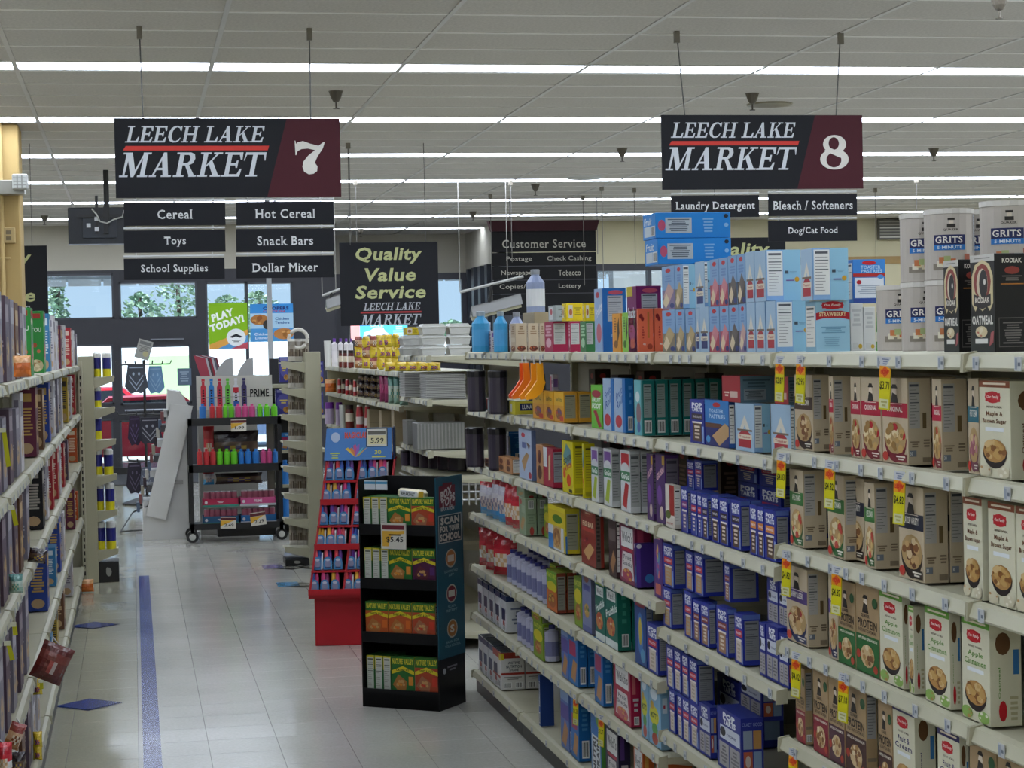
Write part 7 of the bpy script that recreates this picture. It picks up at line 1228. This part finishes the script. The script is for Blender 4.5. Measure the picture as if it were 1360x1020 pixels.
for c in TOYC: tm = MB(); tm.lathe([(.012, .0), (.016, .06), (.017, .085), (.013, .11), (.004, .125)], 8, c, 'plastic'); topm[c] = tm.mesh('toy_marker')
r = random.Random(5); ci = 0
for k in range(6):
    v = k/6; z = zb_+TH*k+.008; sh_ = .11*v
    for j in range(6 if True else 0):
        x = .005+sh_+j*.06+(.016 if j > 2 else 0); y = lean(v)+.02; c = r.choice(TOYC); lx = (x, y, z); cc = math.cos(-.16); ss = math.sin(-.16)
        wx = o_.x+cc*x-ss*y; wy = o_.y+ss*x+cc*y
        p_ = tag(place('toy_pack', cardm, (wx, wy, z+.006), -.16, None, (.76, .76, .95)), 'bright marker toy pack, row %s from bottom, %s from left' % (od(k), od(j)), 'toy', 'marker toy packs in the red display'); q_ = place('toy_marker', topm[c], (-.012, .025, .0), 0, p_); q_.location.z = .01; q2 = place('toy_marker', topm[r.choice(TOYC)], (.017, .03, .0), 0, p_)
        if r.random() < .5: fl = MB(); fl.add([(.028, -.004, .0), (.04, .01, .0), (.045, .01, .11), (.034, -.004, .1)], [(0, 1, 2, 3)], '#d8d8dc', 'foil_film'); fl.build('film', p_)
# ------------------------------------------------------------------ black granola bar display
g0 = atZ(482, 938, 0); g1 = atZ(585, 945, 0); g2 = atZ(622, 934, 0); ang = -.64; Wd = .425; Dd = .27
t = empty('granola_display', (g0.x, g0.y, 0), ang, 'black cardboard display of granola bar cartons with teal side', 'display stand'); zf = lambda y: z_at(y, (g0.x+g1.x)/2, (g0.y+g1.y)/2); KB = '#0f0f11'; H0 = zf(637)
m_ = MB(); m_.box(0, 0, 0, .008, Dd, H0, KB); m_.box(Wd-.008, 0, 0, Wd, Dd, H0, KB); m_.box(0, Dd-.008, 0, Wd, Dd, H0, KB); m_.box(.008, 0, 0, Wd-.008, .008, zf(922), KB); m_.build('shell', t)
LEV = [zf(888), zf(846), zf(773), zf(698)]; LEV = [zf(914), zf(841), zf(768), zf(696)]
fr_t = [(888, 918), (846-0, 0)]
for zs_, zl_ in ((zf(918), zf(888)), (zf(842), zf(818)), (zf(770), zf(742)), (zf(697), zf(668))): pass
tops = {0: (664, 698), 1: (732, 770), 2: (804, 842), 3: (876, 918)}
for k, (yt, yb) in tops.items():
    zb2 = zf(yb+2); m_ = MB(); m_.box(.008, .004, zb2-.012, Wd-.008, Dd-.008, zb2-.002, KB); m_.prism([(0, 0), (Wd, 0), (Wd, .02), (Wd-.02, .035), (.02, .035), (0, .02)], 0.0, .006, 'y', KB); o = m_.build('shelf', t)
    o2 = MB(); o2.box(0.008, 0, zb2-.04, Wd-.008, .006, zb2+.012, KB); o2.build('front_lip', t)
m_ = MB(); f = Face(m_, (Wd, 0, 0), (0, Dd, 0), (0, 0, H0), (1, 0, 0)); m_.box(Wd, -.004, zf(874), Wd+.004, Dd, H0+.01, '#1d5a6e'); f = Face(m_, (Wd+.004, 0, zf(874)), (0, Dd, 0), (0, 0, H0+.01-zf(874)), (1, 0, 0))
f.R(.1, .83, .72, .95, '#74202e'); f.R(.25, .95, .6, .965, '#74202e'); f.T('BOX', .38, .91, .42, .05, '#e4dcd8', bold=.05, rot=.08); f.T('TOPS', .45, .865, .52, .05, '#e4dcd8', bold=.05, rot=.08); f.T('FOR', .55, .835, .12, .012, '#e4dcd8'); f.T('EDUCATION', .42, .822, .5, .02, '#e4dcd8', bold=.02)
f.R(.06, .635, .94, .79, '#c8ccc8'); f.R(.08, .64, .92, .785, '#123a48')
f.T('SCAN', .5, .757, .72, .042, '#d8d4c8', bold=.05); f.T('FOR YOUR', .5, .712, .74, .034, '#d8d4c8', bold=.05); f.T('SCHOOL', .5, .667, .78, .042, '#d8d4c8', bold=.05)
for v, c, tx in ((.545, '#c07c3c', ''), (.35, '#8c2434', ''), (.155, '#b8742c', 'S')):
    f.E(.5, v, .2, .052, '#c8c4b4', 18); f.E(.5, v, .17, .044, c, 18); f.R(.38, v-.018, .62, v+.018, '#e0d8c8') if not tx else f.T('S', .5, v, .16, .045, '#e8e0d0', bold=.04)
for v, ws in ((.475, ('DOWNLOAD', 'APP')), (.28, ('SCAN', 'RECEIPT')), (.085, ('EARN FOR', 'YOUR SCHOOL'))):
    f.T(ws[0], .5, v, .05*len(ws[0])+.1, .014, '#8cb0b8'); f.T(ws[1], .5, v-.022, .05*len(ws[1])+.05, .014, '#8cb0b8')
m_.build('side_poster', t); m_ = MB(); f = Face(m_, (Wd+.0005, 0, 0), (0, Dd, 0), (0, 0, zf(874)), (1, 0, 0)); f.E(.2, .75, .06, .06, '#b8bcc4', 8); f.lines(.3, .72, .7, .84, 2, '#8c8c94'); f.R(0, .72, .0, .72, KB); m_.build('maker_mark', t)
def nv(name, picc, band, words, low_):
    def fr(f): f.R(0, .0, 1, 1, low_); f.R(0, .72, 1, 1, '#2f6a2c'); f.T('NATURE VALLEY', .5, .87, .92, .16, '#d8c83c', True, 0, .03); f.poly([(0, .6), (.5, .74), (1, .6), (1, .5), (.5, .62), (0, .5)], '#d8c42c'); f.T(words, .5, .63, .6, .07, '#2c4a1c', bold=.03); f.poly([(.05, .2), (.3, .5), (.68, .3), (.62, .05), (.3, .02)], picc); f.food(.38, .25, .25, .18, picc, ['#c89a60', '#7a4a24', band], 7, 8); f.R(.75, .2, .95, .45, band)
    mk(name, (.15, .13, .05), low_, fr, lambda f: (f.R(0, .6, 1, 1, '#c8b828'), f.N_(.08, .05, .92, .95, '#c4c6bc', '#585c50', 12)), top='#2f6a2c')
nv('nv_green', '#a87038', '#d88c34', 'CRUNCHY', '#2c6c34'); nv('nv_red', '#a06a4c', '#c8402c', 'SWEET & SALTY', '#a8462c'); nv('nv_purple', '#5a2a34', '#54306c', 'FRUIT & NUT', '#4c2040'); nv('nv_orange', '#b0703c', '#d86c2c', 'SWEET & SALTY', '#b8582c')
NVN = {'nv_green': 'green crunchy', 'nv_red': 'rust red nut', 'nv_purple': 'purple fruit and nut', 'nv_orange': 'orange nut'}
cA, sA = math.cos(ang), math.sin(ang)
def nvp(key, x, yy, zz, w_, h, side=False, row=0, d=.05):
    X, Y = g0.x+cA*x-sA*yy, g0.y+sA*x+cA*yy
    product(key, 'granola_carton', NVN[key]+' granola carton'+(' turned side on' if side else ''), '%s black display shelf' % od(row), X, Y, zz, ang+(PI/2 if side else 0), w_, h, d, 'carton')
rowsN = {0: ['s', 's', 's', 'nv_green', 'nv_red'], 1: ['s', 's', 's', 'nv_green', 'nv_purple'], 2: ['nv_orange', 'nv_orange', 'nv_red'], 3: ['s', 's', 's', 'nv_green', 'nv_red']}
for k, ks in rowsN.items():
    yt, yb = tops[k]; zz = zf(yb+2)+.001; h = zf(yt-3)-zz; x = .018
    for q in ks:
        if q == 's': nvp('nv_green', x+.025, .015, zz, .15, h, True, k, .045) if False else product('nv_green', 'granola_carton', 'green crunchy granola carton turned side on', '%s black display shelf' % od(k), g0.x+cA*(x)-sA*.09, g0.y+sA*(x)+cA*.09, zz, ang-PI/2 if False else ang+PI/2+PI, .15, h, .042, 'carton'); x += .046
        else:
            w_ = .125; nvp(q, x+w_/2, .015, zz, w_, h, False, k); x += w_+.004
# loose bar, tags and price card
m_ = MB(); m_.box(-.075, 0, 0, .075, .05, .045, '#d8cca8', 'foil_film', ch=.012); f = Face(m_, (-.075, 0, 0), (.15, 0, 0), (0, 0, .045), (0, -1, 0)); f.R(.12, .15, .75, .85, '#d4d6d8'); f.T('BREAKFAST', .42, .5, .5, .4, '#2a2a2c'); f.R(.8, .1, .98, .9, '#c8a02c')
X, Y = g0.x+cA*.27-sA*.03, g0.y+sA*.27+cA*.03; o = m_.build('bar_packet', loc=(X, Y, zf(663))); o.rotation_euler = (0, .08, ang); tag(o, 'white and gold bar packet lying on top granola cartons', 'packet')
for i in range(2): m_ = MB(); m_.box(0, -.006, -.04, .06, -.001, .005, '#cdd2d6'); m_.box(0, -.007, -.012, .06, -.0015, .0, '#4a90b8'); m_.build('shelf_tag', t, (.04+.065*i, 0, H0-.01))
m_ = MB(); m_.box(0, -.012, 0, .135, -.004, .125, '#cfccc0'); f = Face(m_, (0, -.012, 0), (.135, 0, 0), (0, 0, .125), (0, -1, 0)); f.R(.05, .75, .95, .93, '#6c2430'); f.poly([(.05, .1), (.05, .7), (.7, .7), (.95, .72), (.95, .6), (.4, .5), (.3, .1)], '#d8a83c'); f.R(.3, .52, .8, .58, '#4c3c2c'); f.T('$5.45', .55, .36, .7, .24, '#2a2a2c', bold=.02); o = m_.build('price_card', t, (.13, 0, zf(729)))
finish_labels()
